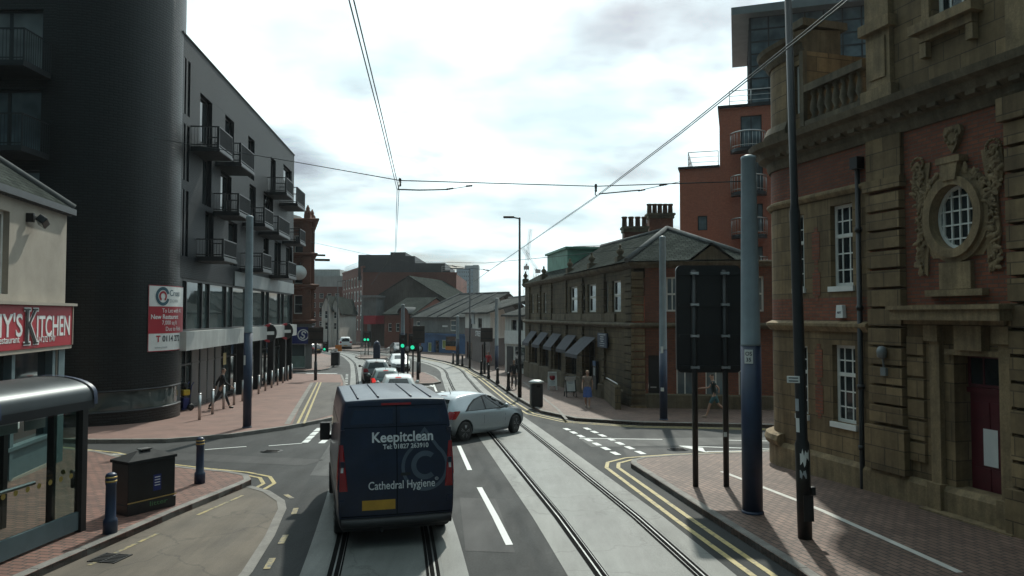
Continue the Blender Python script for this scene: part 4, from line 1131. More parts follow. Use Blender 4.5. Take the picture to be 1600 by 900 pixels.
# lower wall with door surround
mb = MB(); mb.wall(RF, 2.98, RL, .0, 4.0, [DR], .5); mb.build("stone_wall", STONE, cr)
mb = MB(); blocks(mb, RF, 3.96, 4.4, .9, 3.4, .41, .003, .06); mb.build("quoins", STONE, cr)
mb = MB()
mb.fbox(RF, 4.12, 6.28, 3.62, 3.7, .003, .26); mb.fbox(RF, 4.02, 6.4, 3.7, 3.9, .003, .5); mb.fbox(RF, 3.98, 6.44, 3.9, 3.98, .003, .56)
for a in (4.55, 6.0): mb.fbox(RF, a, a + .3, .0, .62, .003, .2); mb.fbox(RF, a + .04, a + .26, .62, 3.3, .003, .12); mb.fbox(RF, a - .02, a + .3, 3.3, 3.6, .003, .2)
mb.fbox(RF, 5.22, 5.78, 3.16, 3.6, .003, .2); mb.fbox(RF, 4.9, 6.1, 3.06, 3.16, .003, .1)
mb.fbox(RF, 4.5, 6.4, -.02, .14, -.5, .35)
mb.build("door_surround", TRIM, cr)
mb = MB(); mb.fbox(RF, DR[0] + .04, DR[1] - .04, .15, 2.36, -.42, -.34)
for a, b in ((.12, .44), (.5, .82)):
    for c, d in ((.28, 1.0), (1.1, 2.2)): mb.fbox(RF, DR[0] + a, DR[0] + b, c, d, -.34, -.325)
mb.fbox(RF, DR[0], DR[1], 2.36, 2.46, -.44, -.3)
dd = mb.build("door", MAROON, cr)
mb = MB(); mb.tube([RF.w(5.86, 1.05, -.29), RF.w(5.86, 1.32, -.29)], .014, 6); mb.fbox(RF, 5.85, 5.87, 1.04, 1.07, -.34, -.29); mb.fbox(RF, 5.85, 5.87, 1.3, 1.33, -.34, -.29); mb.build("handle", STAINLESS, dd)
MB().fbox(RF, 5.33, 5.62, 1.05, 1.72, -.322, -.318).build("notice", WHITE_S, dd)
tr_ = window(cr, RF, (DR[0], DR[1], 2.47, 3.05), 3, 1, MAROON, GLASS, .34, .05)
# oval window in its carved frame
OC, OZ, ORX, ORZ = 5.17, 5.62, .46, .58
def oval(mb, rx0, rz0, rx1, rz1, o0, o1, m=0, n=36, c=(OC, OZ)):
    vs = []
    for k in range(n):
        a = 2 * math.pi * k / n
        for rx, rz in ((rx0, rz0), (rx1, rz1)):
            for oo in (o0, o1): vs.append(RF.w(c[0] + rx * math.cos(a), c[1] + rz * math.sin(a), oo))
    fs = []
    for k in range(n):
        b, d = k * 4, ((k + 1) % n) * 4
        fs += [(b + 1, b + 3, d + 3, d + 1), (b, d, d + 2, b + 2), (b, b + 1, d + 1, d), (b + 2, d + 2, d + 3, b + 3)]
    mb.add(vs, fs, m, False)
mb = MB(); oval(mb, ORX + .02, ORZ + .02, ORX + .17, ORZ + .18, -.1, .17); oval(mb, ORX + .17, ORZ + .18, ORX + .26, ORZ + .27, -.1, .09); mb.build("oval_moulding", TRIM, cr)
# plate behind the moulding closes the square opening
mb = MB(); vs = []; n = 40
for k in range(n):
    a = 2 * math.pi * k / n; c, s_ = math.cos(a), math.sin(a); q = 1 / max(abs(c) / .62, abs(s_) / .74)
    vs += [RF.w(OC + (ORX + .1) * c, OZ + (ORZ + .1) * s_, .02), RF.w(OC + c * q, OZ + s_ * q, .02)]
mb.add(vs, [(2 * k, 2 * k + 1, (2 * k + 3) % (2 * n), (2 * k + 2) % (2 * n)) for k in range(n)]); mb.build("oval_spandrel", TRIM, cr)
mb = MB(); oval(mb, ORX - .045, ORZ - .045, ORX + .015, ORZ + .015, -.12, -.05)
for k in (-2, -1, 0, 1, 2):
    x = k * ORX / 2.6; h = ORZ * math.sqrt(max(0, 1 - (x / ORX) ** 2)); mb.fbox(RF, OC + x - .014, OC + x + .014, OZ - h + .02, OZ + h - .02, -.1, -.06)
for k in (-1.5, -.5, .5, 1.5):
    z = k * ORZ / 2.2; w_ = ORX * math.sqrt(max(0, 1 - (z / ORZ) ** 2)); mb.fbox(RF, OC - w_ + .02, OC + w_ - .02, OZ + z - .014, OZ + z + .014, -.103, -.063)
ow = mb.build("oval_window", WHITE_F, cr)
mb = MB(); mb.fprism(RF, [(OC + ORX * math.cos(2 * math.pi * k / 36), OZ + ORZ * math.sin(2 * math.pi * k / 36)) for k in range(36)], -.11, -.1); mb.build("pane", GLASS, ow)
mb = MB(); rr = random.Random(5)
def leaf(x, z, o, r, a):                                             # a small carved leaf, flat against its backing
    P = [(x + r * (1.5 * math.cos(q) * math.cos(a) - .62 * math.sin(q) * math.sin(a)), z + r * (1.5 * math.cos(q) * math.sin(a) + .62 * math.sin(q) * math.cos(a))) for q in [k * math.pi / 4 for k in range(8)]]
    vs = [RF.w(x, z, o + r * .45)] + [RF.w(px, pz, o) for px, pz in P]; mb.add(vs, [(0, 1 + k, 1 + (k + 1) % 8) for k in range(8)], 0, True)
for s_ in (-1, 1):                                                   # drops of leaves and fruit on a flat backing, each side
    mb.fprism(RF, [(OC + s_ * x, z) for x, z in ((.55, 6.75), (.95, 6.75), (1.0, 6.35), (.86, 5.9), (.9, 5.2), (.8, 4.7), (.66, 4.55), (.62, 5.1), (.72, 5.6), (.66, 6.1))], .003, .04)
    for i in range(120):
        t = i / 119; x = OC + s_ * (.78 + .05 * math.sin(t * 9) + rr.uniform(-.14, .14) * (1 - .45 * t)); leaf(x, 6.75 - t * 2.15, .035 + rr.uniform(0, .06), rr.uniform(.03, .065), rr.uniform(0, 6.3))
    for i in range(26): scroll_blob(mb, RF, OC + s_ * (.78 + rr.uniform(-.1, .1)), 6.6 - rr.random() * 1.9, .07, rr.uniform(.022, .042))
    for q in range(22): a = q * .38; r_ = .17 * (1 - q / 26); scroll_blob(mb, RF, OC + s_ * (.80 + r_ * math.cos(a)), 6.74 + r_ * math.sin(a), .07, .032)
for i in range(90):
    t = i / 89; a = math.pi * (0.06 + .88 * t); leaf(OC + (.74 + rr.uniform(-.09, .1)) * math.cos(a), OZ + (.9 + rr.uniform(-.09, .12)) * math.sin(a), .05 + rr.uniform(0, .07), rr.uniform(.035, .07), rr.uniform(0, 6.3))
mb.fbox(RF, OC - .34, OC + .34, 4.28, 4.78, .003, .1); mb.fbox(RF, OC - .62, OC + .62, 4.15, 4.27, .003, .16)
mb.fbox(RF, OC - .26, OC + .26, 6.62, 6.74, .003, .22); mb.fprism(RF, [(OC - .14, 6.3), (OC + .14, 6.3), (OC + .2, 6.62), (OC - .2, 6.62)], .003, .2)
mb.build("carved_surround", TRIM, cr)
mb = MB(); mb.fprism(RF, [(OC - .2, 7.2), (OC - .08, 6.92), (OC, 6.82), (OC + .08, 6.92), (OC + .2, 7.2), (OC + .16, 7.32), (OC - .16, 7.32)], .003, .09)
for q in range(9): scroll_blob(mb, RF, OC + .13 * math.cos(q * .7), 7.12 + .12 * math.sin(q * .7), .09, .045)
mb.build("carved_shield", TRIM, cr)
# drainpipe, lamp, alarm
mb = MB(); p = lambda z, o=.09: RF.w(2.76, z, o)
mb.tube([p(.0), p(.1), p(7.0)], .055, 8)
for z in (.9, 2.2, 3.9, 5.6): mb.tube([p(z), p(z + .1)], .075, 8)
mb.box(p(7.1), (.22, .22, .26), math.atan2(RF.T.y, RF.T.x)); mb.build("drainpipe", BLACKP, cr)
al = thing("alarm_box", "white alarm box on the brick band of the stone corner building", "alarm box", RF.w(2.13, 3.9, .08))
mb = MB(); mb.fprism(RF, [(2.03, 3.73), (2.27, 3.73), (2.24, 4.02), (2.06, 4.02)], .004, .11); mb.build("alarm_cover", WHITE_S, al, bevel=.01)
lettering("ADT", .07, RF.mat(2.15, 3.85, .113), NAVY_S, al, .12)
bl_ = thing("wall_lamp", "small grey bulkhead lamp fixed to the rusticated pilaster", "lamp", RF.w(3.5, 2.9, .18))
mb = MB(); mb.fbox(RF, 3.43, 3.57, 2.55, 2.72, .141, .2); mb.tube([RF.w(3.5, 2.7, .17), RF.w(3.5, 2.95, .2)], .02, 6); mb.build("lamp_bracket", FASCIA, bl_)
mb = MB(); mb.lathe([(.03, 2.9), (.09, 2.93), (.1, 3.06), (.07, 3.14), (.02, 3.16)], RF.w(3.5, 0, .22), 12); mb.build("lamp_body", FASCIA, bl_)
MB().prism([tuple(RF.w(.0, 0, -.6).xy), tuple(RF.w(RL, 0, -.6).xy), tuple(RF.w(RL, 0, -9).xy), tuple(RF.w(0, 0, -9).xy)], 8.1, 8.28).build("roof", LEAD, cr)

# --- listed two-storey building across the side street
BA, BB = (5.45, 33.0), (12.4, 31.75)
MR = Fr(BA, BB); ML = Fr((1.0, 56.5), BA)
md = thing("old_stone_hall", "two storey sooty sandstone hall with hipped slate roof and grey awnings", "building", (6, 42, gz(40)))
g0_ = gz(33) - .7
mw = [(1.42, 1.98, 3.95, 5.5)]
mdw = [(1.2, 2.05, .2, 2.0), (2.7, 4.0, .2, 2.0), (4.7, 5.9, .3, 1.9)]
dr = [(.62, 1.12 - .02, g0_ + .3, 2.0)]
mb = MB(); mb.wall(MR, 0.5, MR.L, 3.45, 5.9, [(1.42, 1.98, 3.95, 5.5), (3.2, 3.8, 3.95, 5.5), (5, 5.6, 3.95, 5.5)], .2)
mb.wall(MR, .5, MR.L, g0_, 3.2, [(.62, 1.15, g0_ + .25, 2.0), (1.85, 2.6, .1, 2.0), (3.1, 4.0, .1, 2.0), (4.5, 5.4, .1, 2.0)], .22)
mb.build("brick_wall", REDBRICK, md)
for h in ((1.42, 1.98, 3.95, 5.5), (3.2, 3.8, 3.95, 5.5), (5, 5.6, 3.95, 5.5)): window(md, MR, h, 2, 2, WHITE_F, GLASS_B, .14, .08, .05, mid=.5)
for h in ((1.85, 2.6, .1, 2.0), (3.1, 4.0, .1, 2.0), (4.5, 5.4, .1, 2.0)): window(md, MR, h, 2, 1, WHITE_F, GLASS_B, .14, .06, .05, mid=.66)
mb = MB(); mb.fbox(MR, .63, 1.14, g0_ + .25, 2.0, -.2, -.14); d2 = mb.build("door", BLACKP, md)
mb = MB(); mb.fbox(MR, .72, .98, .55, .6, -.138, -.11); mb.build("handle", STAINLESS, d2)
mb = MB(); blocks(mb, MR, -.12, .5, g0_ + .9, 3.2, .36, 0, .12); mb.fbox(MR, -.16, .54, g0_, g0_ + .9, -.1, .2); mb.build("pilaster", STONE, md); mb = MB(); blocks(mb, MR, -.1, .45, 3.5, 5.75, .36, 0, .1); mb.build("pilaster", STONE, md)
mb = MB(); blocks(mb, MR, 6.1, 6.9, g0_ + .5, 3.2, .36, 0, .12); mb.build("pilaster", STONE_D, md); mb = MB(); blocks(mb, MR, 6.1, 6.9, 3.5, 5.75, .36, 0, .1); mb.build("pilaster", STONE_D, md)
mlw = []
for (u0, u1, v0, v1) in ((956, 970, 438, 487), (918, 931, 446, 488), (890, 902, 452, 490), (945, 950, 440, 487), (908, 914, 450, 488), (883, 887, 455, 490)):
    mlw.append(ML.rect(u0, u1, v0, v1))
mlw = [(a, b, 3.95, 5.45) for a, b, c, d in mlw] + [(2.2, 3.0, 3.95, 5.3), (4.2, 5.0, 3.95, 5.3), (6.2, 7.0, 3.95, 5.3)]
glw = [(20.0, 21.2, -.2, 2.4), (16.2, 18.0, -.9, 2.4), (12.6, 14.4, -.6, 2.4), (9.2, 11.0, -.6, 2.4), (5.8, 7.6, -.6, 2.4), (2.4, 4.2, -.6, 2.4)]
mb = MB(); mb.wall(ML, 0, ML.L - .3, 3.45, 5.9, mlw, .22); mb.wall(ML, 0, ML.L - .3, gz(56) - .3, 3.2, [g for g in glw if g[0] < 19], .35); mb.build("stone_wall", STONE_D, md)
for h in mlw: window(md, ML, h, 1, 2, WHITE_F, GLASS, .12, .09, .05, mid=.55)
for h in [g for g in glw if g[0] < 19]: window(md, ML, h, 2, 1, DARK_F, GLASS, .25, .08, .06)
mb = MB(); PTH = [(1.0, 56.5), BA, BB]
mb.sweep(PTH, [(-.2, 3.2), (.1, 3.2), (.22, 3.3), (.22, 3.38), (.04, 3.45), (-.2, 3.45)])
mb.sweep(PTH, [(-.2, 5.9), (.08, 5.9), (.2, 6.0), (.26, 6.1), (.26, 6.16), (-.2, 6.2)])
mb.sweep(PTH, [(-.2, gz(33) - .5), (.12, gz(56) - .5), (.12, gz(33) + .7), (0, gz(33) + .75), (-.2, gz(33) + .75)])
mb.build("moulding", TRIM_D, md)
mb = MB(); k = 0                                                      # pilaster strips between the windows
for a in (19.4, 15.5, 12.0, 8.3, 5.0, 1.5): 
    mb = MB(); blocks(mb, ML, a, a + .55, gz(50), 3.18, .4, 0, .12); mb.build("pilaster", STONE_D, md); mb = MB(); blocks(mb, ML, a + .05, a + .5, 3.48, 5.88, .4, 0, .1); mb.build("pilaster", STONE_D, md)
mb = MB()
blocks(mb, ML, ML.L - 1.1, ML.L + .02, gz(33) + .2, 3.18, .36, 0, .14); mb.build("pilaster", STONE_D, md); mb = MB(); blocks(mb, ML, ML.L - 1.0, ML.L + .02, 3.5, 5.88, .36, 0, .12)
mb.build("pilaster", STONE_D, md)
MB().fbox(ML, 9, 21.5, 3.46, 3.86, .003, .09).build("balustrade_panel", TRIM_D, md)
# roofs
E0 = [ML.w(12.5, 6.2, .3), MR.w(-.3, 6.2, .3), MR.w(5.35, 6.2, .3), Vector((11.2, 45, 6.2))]
apex = AT(1042, 358, 36.8); bk = Vector((5.6, 46, apex.z))
mb = MB(); mb.add([E0[0], E0[1], E0[2], E0[3], apex, bk], [(1, 2, 4), (0, 1, 4, 5), (2, 3, 5, 4), (3, 0, 5), (0, 3, 2, 1)]); mb.build("roof", SLATE, md)
e2 = [ML.w(-.2, 6.15, .25), ML.w(12.6, 6.15, .25), ML.w(12.6, 6.15, -7), ML.w(-.2, 6.15, -7)]
mb = MB(); mb.add(e2 + [ML.w(2.5, 8.1, -3.2), ML.w(12.8, 8.3, -3.2)], [(0, 1, 5, 4), (1, 2, 5), (2, 3, 4, 5), (3, 0, 4), (3, 2, 1, 0)]); mb.build("roof", SLATE, md)
mb = MB(); mb.tube([E0[1] + Vector((0, 0, .04)), apex + Vector((0, 0, .06))], .12, 6); mb.tube([E0[2] + Vector((0, 0, .04)), apex + Vector((0, 0, .06))], .12, 6); mb.tube([apex, bk], .12, 6); mb.build("ridge_tiles", LEAD, md)
mb = MB(); a, b = MR.S(1088, .2, 420), MR.S(1128, .2, 420); mb.fprism(MR, [(2.55, 6.2), (4.25, 6.2), (3.4, 6.85)], -.6, .25); mb.build("gable", TRIM_D, md)
mb = MB(); mb.add([MR.w(2.4, 6.2, .35), MR.w(3.4, 6.97, .35), MR.w(3.4, 6.97, -1.5), MR.w(2.4, 6.2, -1.5), MR.w(4.4, 6.2, .35), MR.w(4.4, 6.2, -1.5)], [(0, 1, 2, 3), (1, 4, 5, 2)]); mb.build("gable_coping", LEAD, md)
for s_ in (22.2, 17.6, 13.2, 6.4, .3):
    p = ML.w(s_, 6.2, .02); mb = MB(); mb.box((p.x, p.y, 6.36), (.42, .42, .36), .17); mb.lathe([(.15, 6.54), (.08, 6.6), (.17, 6.74), (.19, 6.82), (.08, 6.94), (.05, 7.0), (.07, 7.06), (.015, 7.14)], (p.x, p.y, 0), 10)
    mb.build("finial", TRIM_D, md)
mb = MB(); p = ML.w(3.2, 0, -3); mb.box((p.x + 1, p.y - 3, 7.3), (5, 6, 1.6), .17); mb.box((p.x + 1, p.y - 3, 8.15), (5.3, 6.3, .14), .17); mb.build("copper_lantern", COPPER, md)
for i, (a, b, c, d) in enumerate([(15.9, 18.3, 2.62, 1.72), (12.4, 14.6, 2.62, 1.8), (9.0, 11.2, 2.62, 1.8), (5.6, 7.8, 2.62, 1.8), (2.3, 4.4, 2.62, 1.8)]):
    aw = thing("awning", ["widest and nearest grey canvas awning over the hall's shop door", "second grey awning along the hall, beside the nearest one", "middle grey awning of the five along the hall", "fourth grey awning along the hall, near its far end", "farthest grey awning of the five along the hall"][i], "awning", ML.w((a + b) / 2, 2.2, .3), group="awnings along the stone hall")
    mb = MB(); mb.add([ML.w(a, c, .05), ML.w(b, c, .05), ML.w(b, d, 1.05), ML.w(a, d, 1.05), ML.w(a, c - .03, .05), ML.w(b, c - .03, .05), ML.w(b, d - .03, 1.05), ML.w(a, d - .03, 1.05)], [(0, 1, 2, 3), (7, 6, 5, 4), (0, 3, 7, 4), (1, 5, 6, 2), (3, 2, 6, 7), (0, 4, 5, 1)])
    if i:
        for v in mb.v:
            q = (v.xy - ML.O).dot(ML.N); e_ = max(0.0, q - .06) * .35; v.x -= ML.N.x * e_; v.y -= ML.N.y * e_
    o_ = 1.05 if i == 0 else .70; mb.fbox(ML, a, b, d - .2, d - .031, o_ - .02, o_); mb.build("canopy", AWNING, aw)
    mb = MB(); mb.tube([ML.w(a + .04, d, o_ - .03), ML.w(a + .04, d - .1, .02)], .018, 6); mb.tube([ML.w(b - .04, d, o_ - .03), ML.w(b - .04, d - .1, .02)], .018, 6); mb.build("arm", DKMETAL, aw)
s_, z_ = ML.PL(942, 531, .15)
hs = thing("wall_sign", "dark blue notice board high on the stone hall beside its nearest awning", "sign", ML.w(s_, z_, .1))
MB().fbox(ML, s_ - .75, s_ + .75, z_ - .38, z_ + .34, .13, .2).build("board", NAVY_S, hs)
mb = MB()
for k, (w_, hh_) in enumerate(((1.1, .05), (.5, .06), (.6, .05), (.4, .06), (.8, .03), (.7, .03))): zz = z_ + .26 - k * .11; mb.fbox(ML, s_ - w_ / 2, s_ + w_ / 2, zz - hh_ / 2, zz + hh_ / 2, .2, .204)
mb.build("text_rows", LETTER_G, hs)
# access ramp wall and rail beside the door
mb = MB(); p0, p1 = G3(930, 608, .115), G3(965, 640, .115)
rw = thing("ramp_wall", "low dark stone ramp wall at the foot of the stone hall", "wall", p1)
f3 = Fr(tuple(p0.xy), tuple(p1.xy)); mb.fprism(f3, [(0, p0.z - .3), (f3.L, p1.z - .3), (f3.L, p1.z + 1.0), (0, p0.z + .95)], -.14, .1); mb.build("wall_body", STONE_D, rw)
mb = MB(); mb.tube([f3.w(0, p0.z + 1.05, 0), f3.w(f3.L, p1.z + 1.1, 0)], .03, 8); mb.build("handrail", STAINLESS, rw)
cm = thing("cash_machine", "blue topped cash machine set in the hall's wall by the ramp", "cash machine", ML.w(21.2, 1.2, .1))
s_, z_ = ML.PL(931, 585, .12)
MB().fbox(ML, s_ - .25, s_ + .25, z_ - .75, z_ + .7, .06, .2).build("cabinet", DKMETAL, cm)
MB().fbox(ML, s_ - .25, s_ + .25, z_ + .45, z_ + .7, .2, .22).build("header", BLUE_L, cm); MB().fbox(ML, s_ - .16, s_ + .16, z_ - .05, z_ + .35, .2, .215).build("screen_panel", LETTER_G, cm)

# --- red apartment block stepping up behind
AF = Fr((9.6, 53.0), (26, 48.0))
ab = thing("red_apartment_building", "stepped red brick apartment block with curved steel balconies and glazed top, behind the hall", "building", (16, 52, gz(52)))
AL = lambda u: AF.S(u, 0, 300)
z = lambda u, v: AF.PL(u, v)[1]
sA, sB, sC = AL(1062), AL(1125), AL(1150)
zA, zB = z(1062, 265), z(1125, 170)
aw_ = [AF.rect(1117, 1127, 272, 305), AF.rect(1090, 1105, 337, 360), AF.rect(1119, 1128, 332, 367), AF.rect(1117, 1128, 392, 420), AF.rect(1085, 1096, 395, 420)]
bw_ = [AF.rect(1157, 1190, 180, 232), AF.rect(1180, 1192, 248, 298), AF.rect(1176, 1192, 318, 362), AF.rect(1176, 1192, 385, 425)]
mb = MB(); mb.wall(AF, sA, sB, -2, zA, [w for w in aw_ if w[1] < sB], .25); mb.wall(AF, sB, sB + 7, -2, zB, [w for w in bw_ if w[1] < sB + 7] + [w for w in aw_ if w[0] > sB], .25)
mb.fbox(AF, sA, sA + .01, -2, zA, -14, -.01); mb.fbox(AF, sB, sB + .01, zA - .1, zB, -14, -.01)
mb.fbox(AF, sA - 9, sA - .01, -2, z(912, 418) + .7, -14, -3)
mb.build("brick_wall", REDBRICK2, ab)
mb = MB(); mb.fbox(AF, sA - .1, sB - .01, zA, zA + .16, -14, .12); mb.fbox(AF, sB - .1, sB + 7, zB, zB + .18, -14, .14); mb.fbox(AF, sA - 9.1, sA - .12, z(912, 418) + .7, z(912, 418) + .82, -14, -2.9); mb.build("roof_coping", DKMETAL, ab)
for w in aw_: window(ab, AF, w, 1, 1, DARK_F, GLASS_B, .15, .07)
for w in bw_:
    if w[1] < sB + 7: window(ab, AF, w, 2, 1, DARK_F, GLASS_B, .15, .07, .06)
def rail_run(mb, pts, h=1.1, n=None):
    P = [Vector(p) for p in pts]
    for a, b in zip(P, P[1:]):
        for hh in (h, h * .66, h * .33): mb.tube([a + Vector((0, 0, hh)), b + Vector((0, 0, hh))], .03 if hh == h else .018, 5, cap=False)
        k = max(1, int((b - a).length / 1.3))
        for i in range(k + 1): q = a + (b - a) * i / k; mb.tube([q, q + Vector((0, 0, h))], .028, 5)
mb = MB(); rail_run(mb, [AF.w(sA + .6, zA + .15, -6), AF.w(sA + .6, zA + .15, -.3), AF.w(sB - .1, zA + .15, -.3)]); mb.build("roof_railing", STAINLESS, ab); mb = MB(); rail_run(mb, [AF.w(sB + .7, zB + .18, -.3), AF.w(sB + 6.5, zB + .18, -.3)]); mb.build("roof_railing", STAINLESS, ab); mb = MB()
rail_run(mb, [AF.w(sA - 8.5, z(912, 418) + .8, -3.4), AF.w(sA - 3.5, z(912, 418) + .8, -3.4)])
mb.build("roof_railing", STAINLESS, ab)
for v in (235, 302, 368, 428):
    s0, s1 = AL(1142), AL(1198); zz = z(1170, v); mb = MB(); n = 14; cx = (s0 + s1) / 2; hw = (s1 - s0) / 2
    P = [(cx - hw * math.cos(math.pi * k / n), .15 + 1.25 * math.sin(math.pi * k / n)) for k in range(n + 1)]
    vs = [AF.w(a, zz - .25, o) for a, o in P] + [AF.w(a, zz, o) for a, o in P]; m_ = n + 1
    mb.add(vs, [tuple(range(m_ - 1, -1, -1)), tuple(range(m_, 2 * m_))] + [(k, k + 1, m_ + k + 1, m_ + k) for k in range(n)] + [(0, m_, 2 * m_ - 1, n)])
    bb_ = mb.build("balcony", DKMETAL, ab)
    mb = MB(); Q = [AF.w(a, zz + 1.1, o) for a, o in P]; mb.tube(Q, .05, 6); mb.tube([q - Vector((0, 0, .95)) for q in Q], .02, 5)
    for a, o in dense(P, .16): mb.tube([AF.w(a, zz, o), AF.w(a, zz + 1.1, o)], .014, 4)
    mb.build("railing", STAINLESS, bb_)
# glazed tower on top
TF = Fr((AF.w(AL(1176), 0, -3).x, AF.w(AL(1176), 0, -3).y), (AF.w(AL(1176) + 14, 0, -3).x, AF.w(AL(1176) + 14, 0, -3).y))
z0_, z1_ = TF.PL(1180, 140)[1], TF.PL(1176, 28)[1]
mb = MB(); mb.fbox(TF, 0, 14, z0_ - 2, z1_, -10, -.02); gt = mb.build("glass_tower", GLASS_B, ab)
mb = MB()
for k in range(12): mb.fbox(TF, k * 1.25, k * 1.25 + .1, z0_ - 2, z1_, -.019, .06)
for k in range(8):
    zz = z0_ - 1 + k * (z1_ - z0_ + 1) / 7; mb.fbox(TF, 0, 14, zz - .05, zz + .05, -.018, .04)
for k in range(9): mb.fbox(TF, -.06, .0, z0_ - 2, z1_, -k * 1.2 - .1, -k * 1.2)
mb.build("mullions", DARK_F, gt)
mb = MB(); mb.fprism(TF, [(-1.3, z1_), (15, z1_), (15, z1_ + .7), (-1.3, z1_ + .55)], -11, 1.0); mb.build("roof_overhang", FASCIA, ab)
# old chimney stacks on the hall's far ridge
for i, (u0, u1, vt, Y, npots, lab) in enumerate(((972, 1011, 338, 47, 4, "lower red brick chimney stack with clay pots behind the slate roof"), (1011, 1052, 318, 49, 5, "taller red brick chimney stack with clay pots against the apartment block"))):
    a, b = AT(u0, 400, Y), AT(u1, 400, Y); zt = AT(u0, vt, Y).z - .55; ck = thing("chimney_stack", lab, "chimney", ((a.x + b.x) / 2, Y, 5.5), group="brick chimney stacks behind the hall")
    w_ = b.x - a.x; cx = (a.x + b.x) / 2
    mb = MB(); mb.box((cx, Y, (5 + zt - .5) / 2), (w_ * .9, .9, zt - .5 - 5)); mb.build("stack", REDBRICK, ck)
    mb = MB(); mb.box((cx, Y, zt - .4), (w_ * .98, 1.05, .2)); mb.box((cx, Y, zt - .22), (w_ * 1.06, 1.15, .14)); mb.build("stack_cap", TRIM_D, ck)
    for k in range(npots):
        mb = MB(); mb.lathe([(.17, zt - .15), (.15, zt + .4), (.19, zt + .42), (.19, zt + .52), (.12, zt + .52)], (cx - w_ * .4 + w_ * .8 * k / (npots - 1), Y, 0), 10); mb.build("chimney_pot", POT, ck)
# ------------------------------------------------------------------ farther down the street
# --- ornate terracotta corner building with a blue shop sign
tb = thing("terracotta_building", "ornate terracotta corner building with turret, balustrade and blue shop sign, past the dark block", "building", (-20, 70, gz(70)))
TFr = Fr((-27.0, 66.4), (-18.0, 66.4)); TFs = Fr((-18.0, 66.4), (-21.9, 79.0))
tz = lambda v: AT(470, v, 66.4).z
gtz = gz(66) - .3
hl = [(a, a + 1.0, b, b + 1.7) for a in (1.2, 3.4, 5.2, 7.3) for b in (3.9, 6.6, 9.3)]
mb = MB(); mb.wall(TFr, 0, TFr.L, 3.0, tz(345), hl, .25); mb.wall(TFs, 0, TFs.L, 3.0, tz(345), [(1.2, 2.4, b, b + 1.7) for b in (3.9, 6.6, 9.3)] + [(4.2, 5.2, b, b + 1.7) for b in (3.9, 6.6, 9.3)], .25)
mb.build("brick_wall", OLDRED, tb)
for h in hl: window(tb, TFr, h, 1, 2, WHITE_F, GLASS, .15, .08)
mb = MB(); P = [(-27.0, 66.4), (-18.0, 66.4), (-21.9, 79.0)]
for zc, pr in ((3.05, .35), (6.0, .28), (6.25, .55), (8.9, .25), (9.1, .4), (tz(345) - .1, .5), (11.4, .2)):
    mb.sweep(P, [(-.1, zc), (pr * .4, zc), (pr, zc + .14), (pr, zc + .26), (.02, zc + .36), (-.1, zc + .36)])
mb.build("cornice", OLDRED, tb)
for (a, f) in ((TFr.L - .5, TFr), (TFr.L - 2.6, TFr), (5.0, TFr), (3.0, TFs)):
    mb = MB(); mb.fbox(f, a - .35, a + .35, 3.1, tz(345) + .1, .003, .25); mb.fbox(f, a - .28, a + .28, tz(345) + .1, tz(335), -.3, .25); p = f.w(a, 0, 0); mb.lathe([(.3, tz(335)), (.34, tz(335) + .15), (.16, tz(335) + .4), (.2, tz(335) + .5), (.02, tz(335) + .9)], (p.x, p.y, 0), 8); mb.build("turret", OLDRED, tb)
mb = MB(); mb.lathe([(1.5, tz(350)), (1.5, tz(345)), (1.35, tz(340)), (.9, tz(334)), (.3, tz(331)), (.05, tz(328))], (-20.6, 68.2, 0), 14); mb.build("dome", LEAD, tb)
mb = MB(); mb.fbox(TFs, .1, .5, 8.7, 8.9, .2, 1.5); mb.fbox(TFs, .1, .5, 9.15, 9.3, .2, 1.1); mb.build("bracket", TRIM_D, tb)
mb = MB(); mb.wall(TFr, 0, TFr.L, gtz, 3.0, [(1, 8.4, gtz + .5, 1.25)], .2); mb.wall(TFs, 0, TFs.L, gtz, 3.0, [(.6, 6, gtz + .5, 1.25)], .2); mb.build("shop_wall", GREYREND, tb)
for f, a, b in ((TFr, 1, 8.4), (TFs, .6, 6)):
    w = window(tb, f, (a, b, gtz + .5, 1.25), 4, 1, WHITE_F, GLASS_S, .1, .1, .08)
    MB().fbox(f, a + .05, b - .05, gtz + .55, .1, -.1, -.09).build("frosted_film", M_("frosted_green_film", (.17, .24, .21), .5), w)
bs = thing("shop_sign", "blue shop fascia sign with a round white emblem below the terracotta wall", "sign", TFr.w(6, 2, .1))
mb = MB(); mb.fbox(TFr, .2, TFr.L + .12, tz(537), tz(511), .02, .2); mb.fbox(TFs, -.1, 6, tz(537), tz(511), .02, .2); mb.build("board", BLUE_S, bs)
s_, z_ = TFr.PL(483, 524, .2); s_ = TFr.L - .75
mb = MB(); n = 24
def fring(mb, fr, s, z, r0, r1, o, a0=0, a1=360, n=24):
    vs = []
    for k in range(n + 1):
        a = R(a0 + (a1 - a0) * k / n)
        for r in (r0, r1): vs.append(fr.w(s + r * math.cos(a), z + r * math.sin(a), o))
    mb.add(vs, [(2 * k, 2 * k + 2, 2 * k + 3, 2 * k + 1) for k in range(n)])
fring(mb, TFr, s_, 2.0, .42, .52, .205); fring(mb, TFr, s_ + .05, 2.14, .1, .22, .206, 0, 250); fring(mb, TFr, s_ - .05, 1.86, .1, .22, .207, 180, 430); mb.build("emblem", LETTER_W, bs)
lettering("pure hotel", .42, TFr.mat(TFr.L - 2.6, 1.95, .205), LETTER_W, bs, 1.7)
pc = thing("projecting_sign", "round white projecting sign on the terracotta building's upper wall", "sign", TFr.w(7.6, 7.4, .5))
s_, z_ = TFr.PL(467, 426, .5)
mb = MB(); c = TFr.w(s_, z_, .4); mb.lathe([(.66, 0), (.66, .16)], (0, 0, 0), 24, axis="Y", mat=None); 
for v in mb.v: v += c - Vector((0, .1, 0))
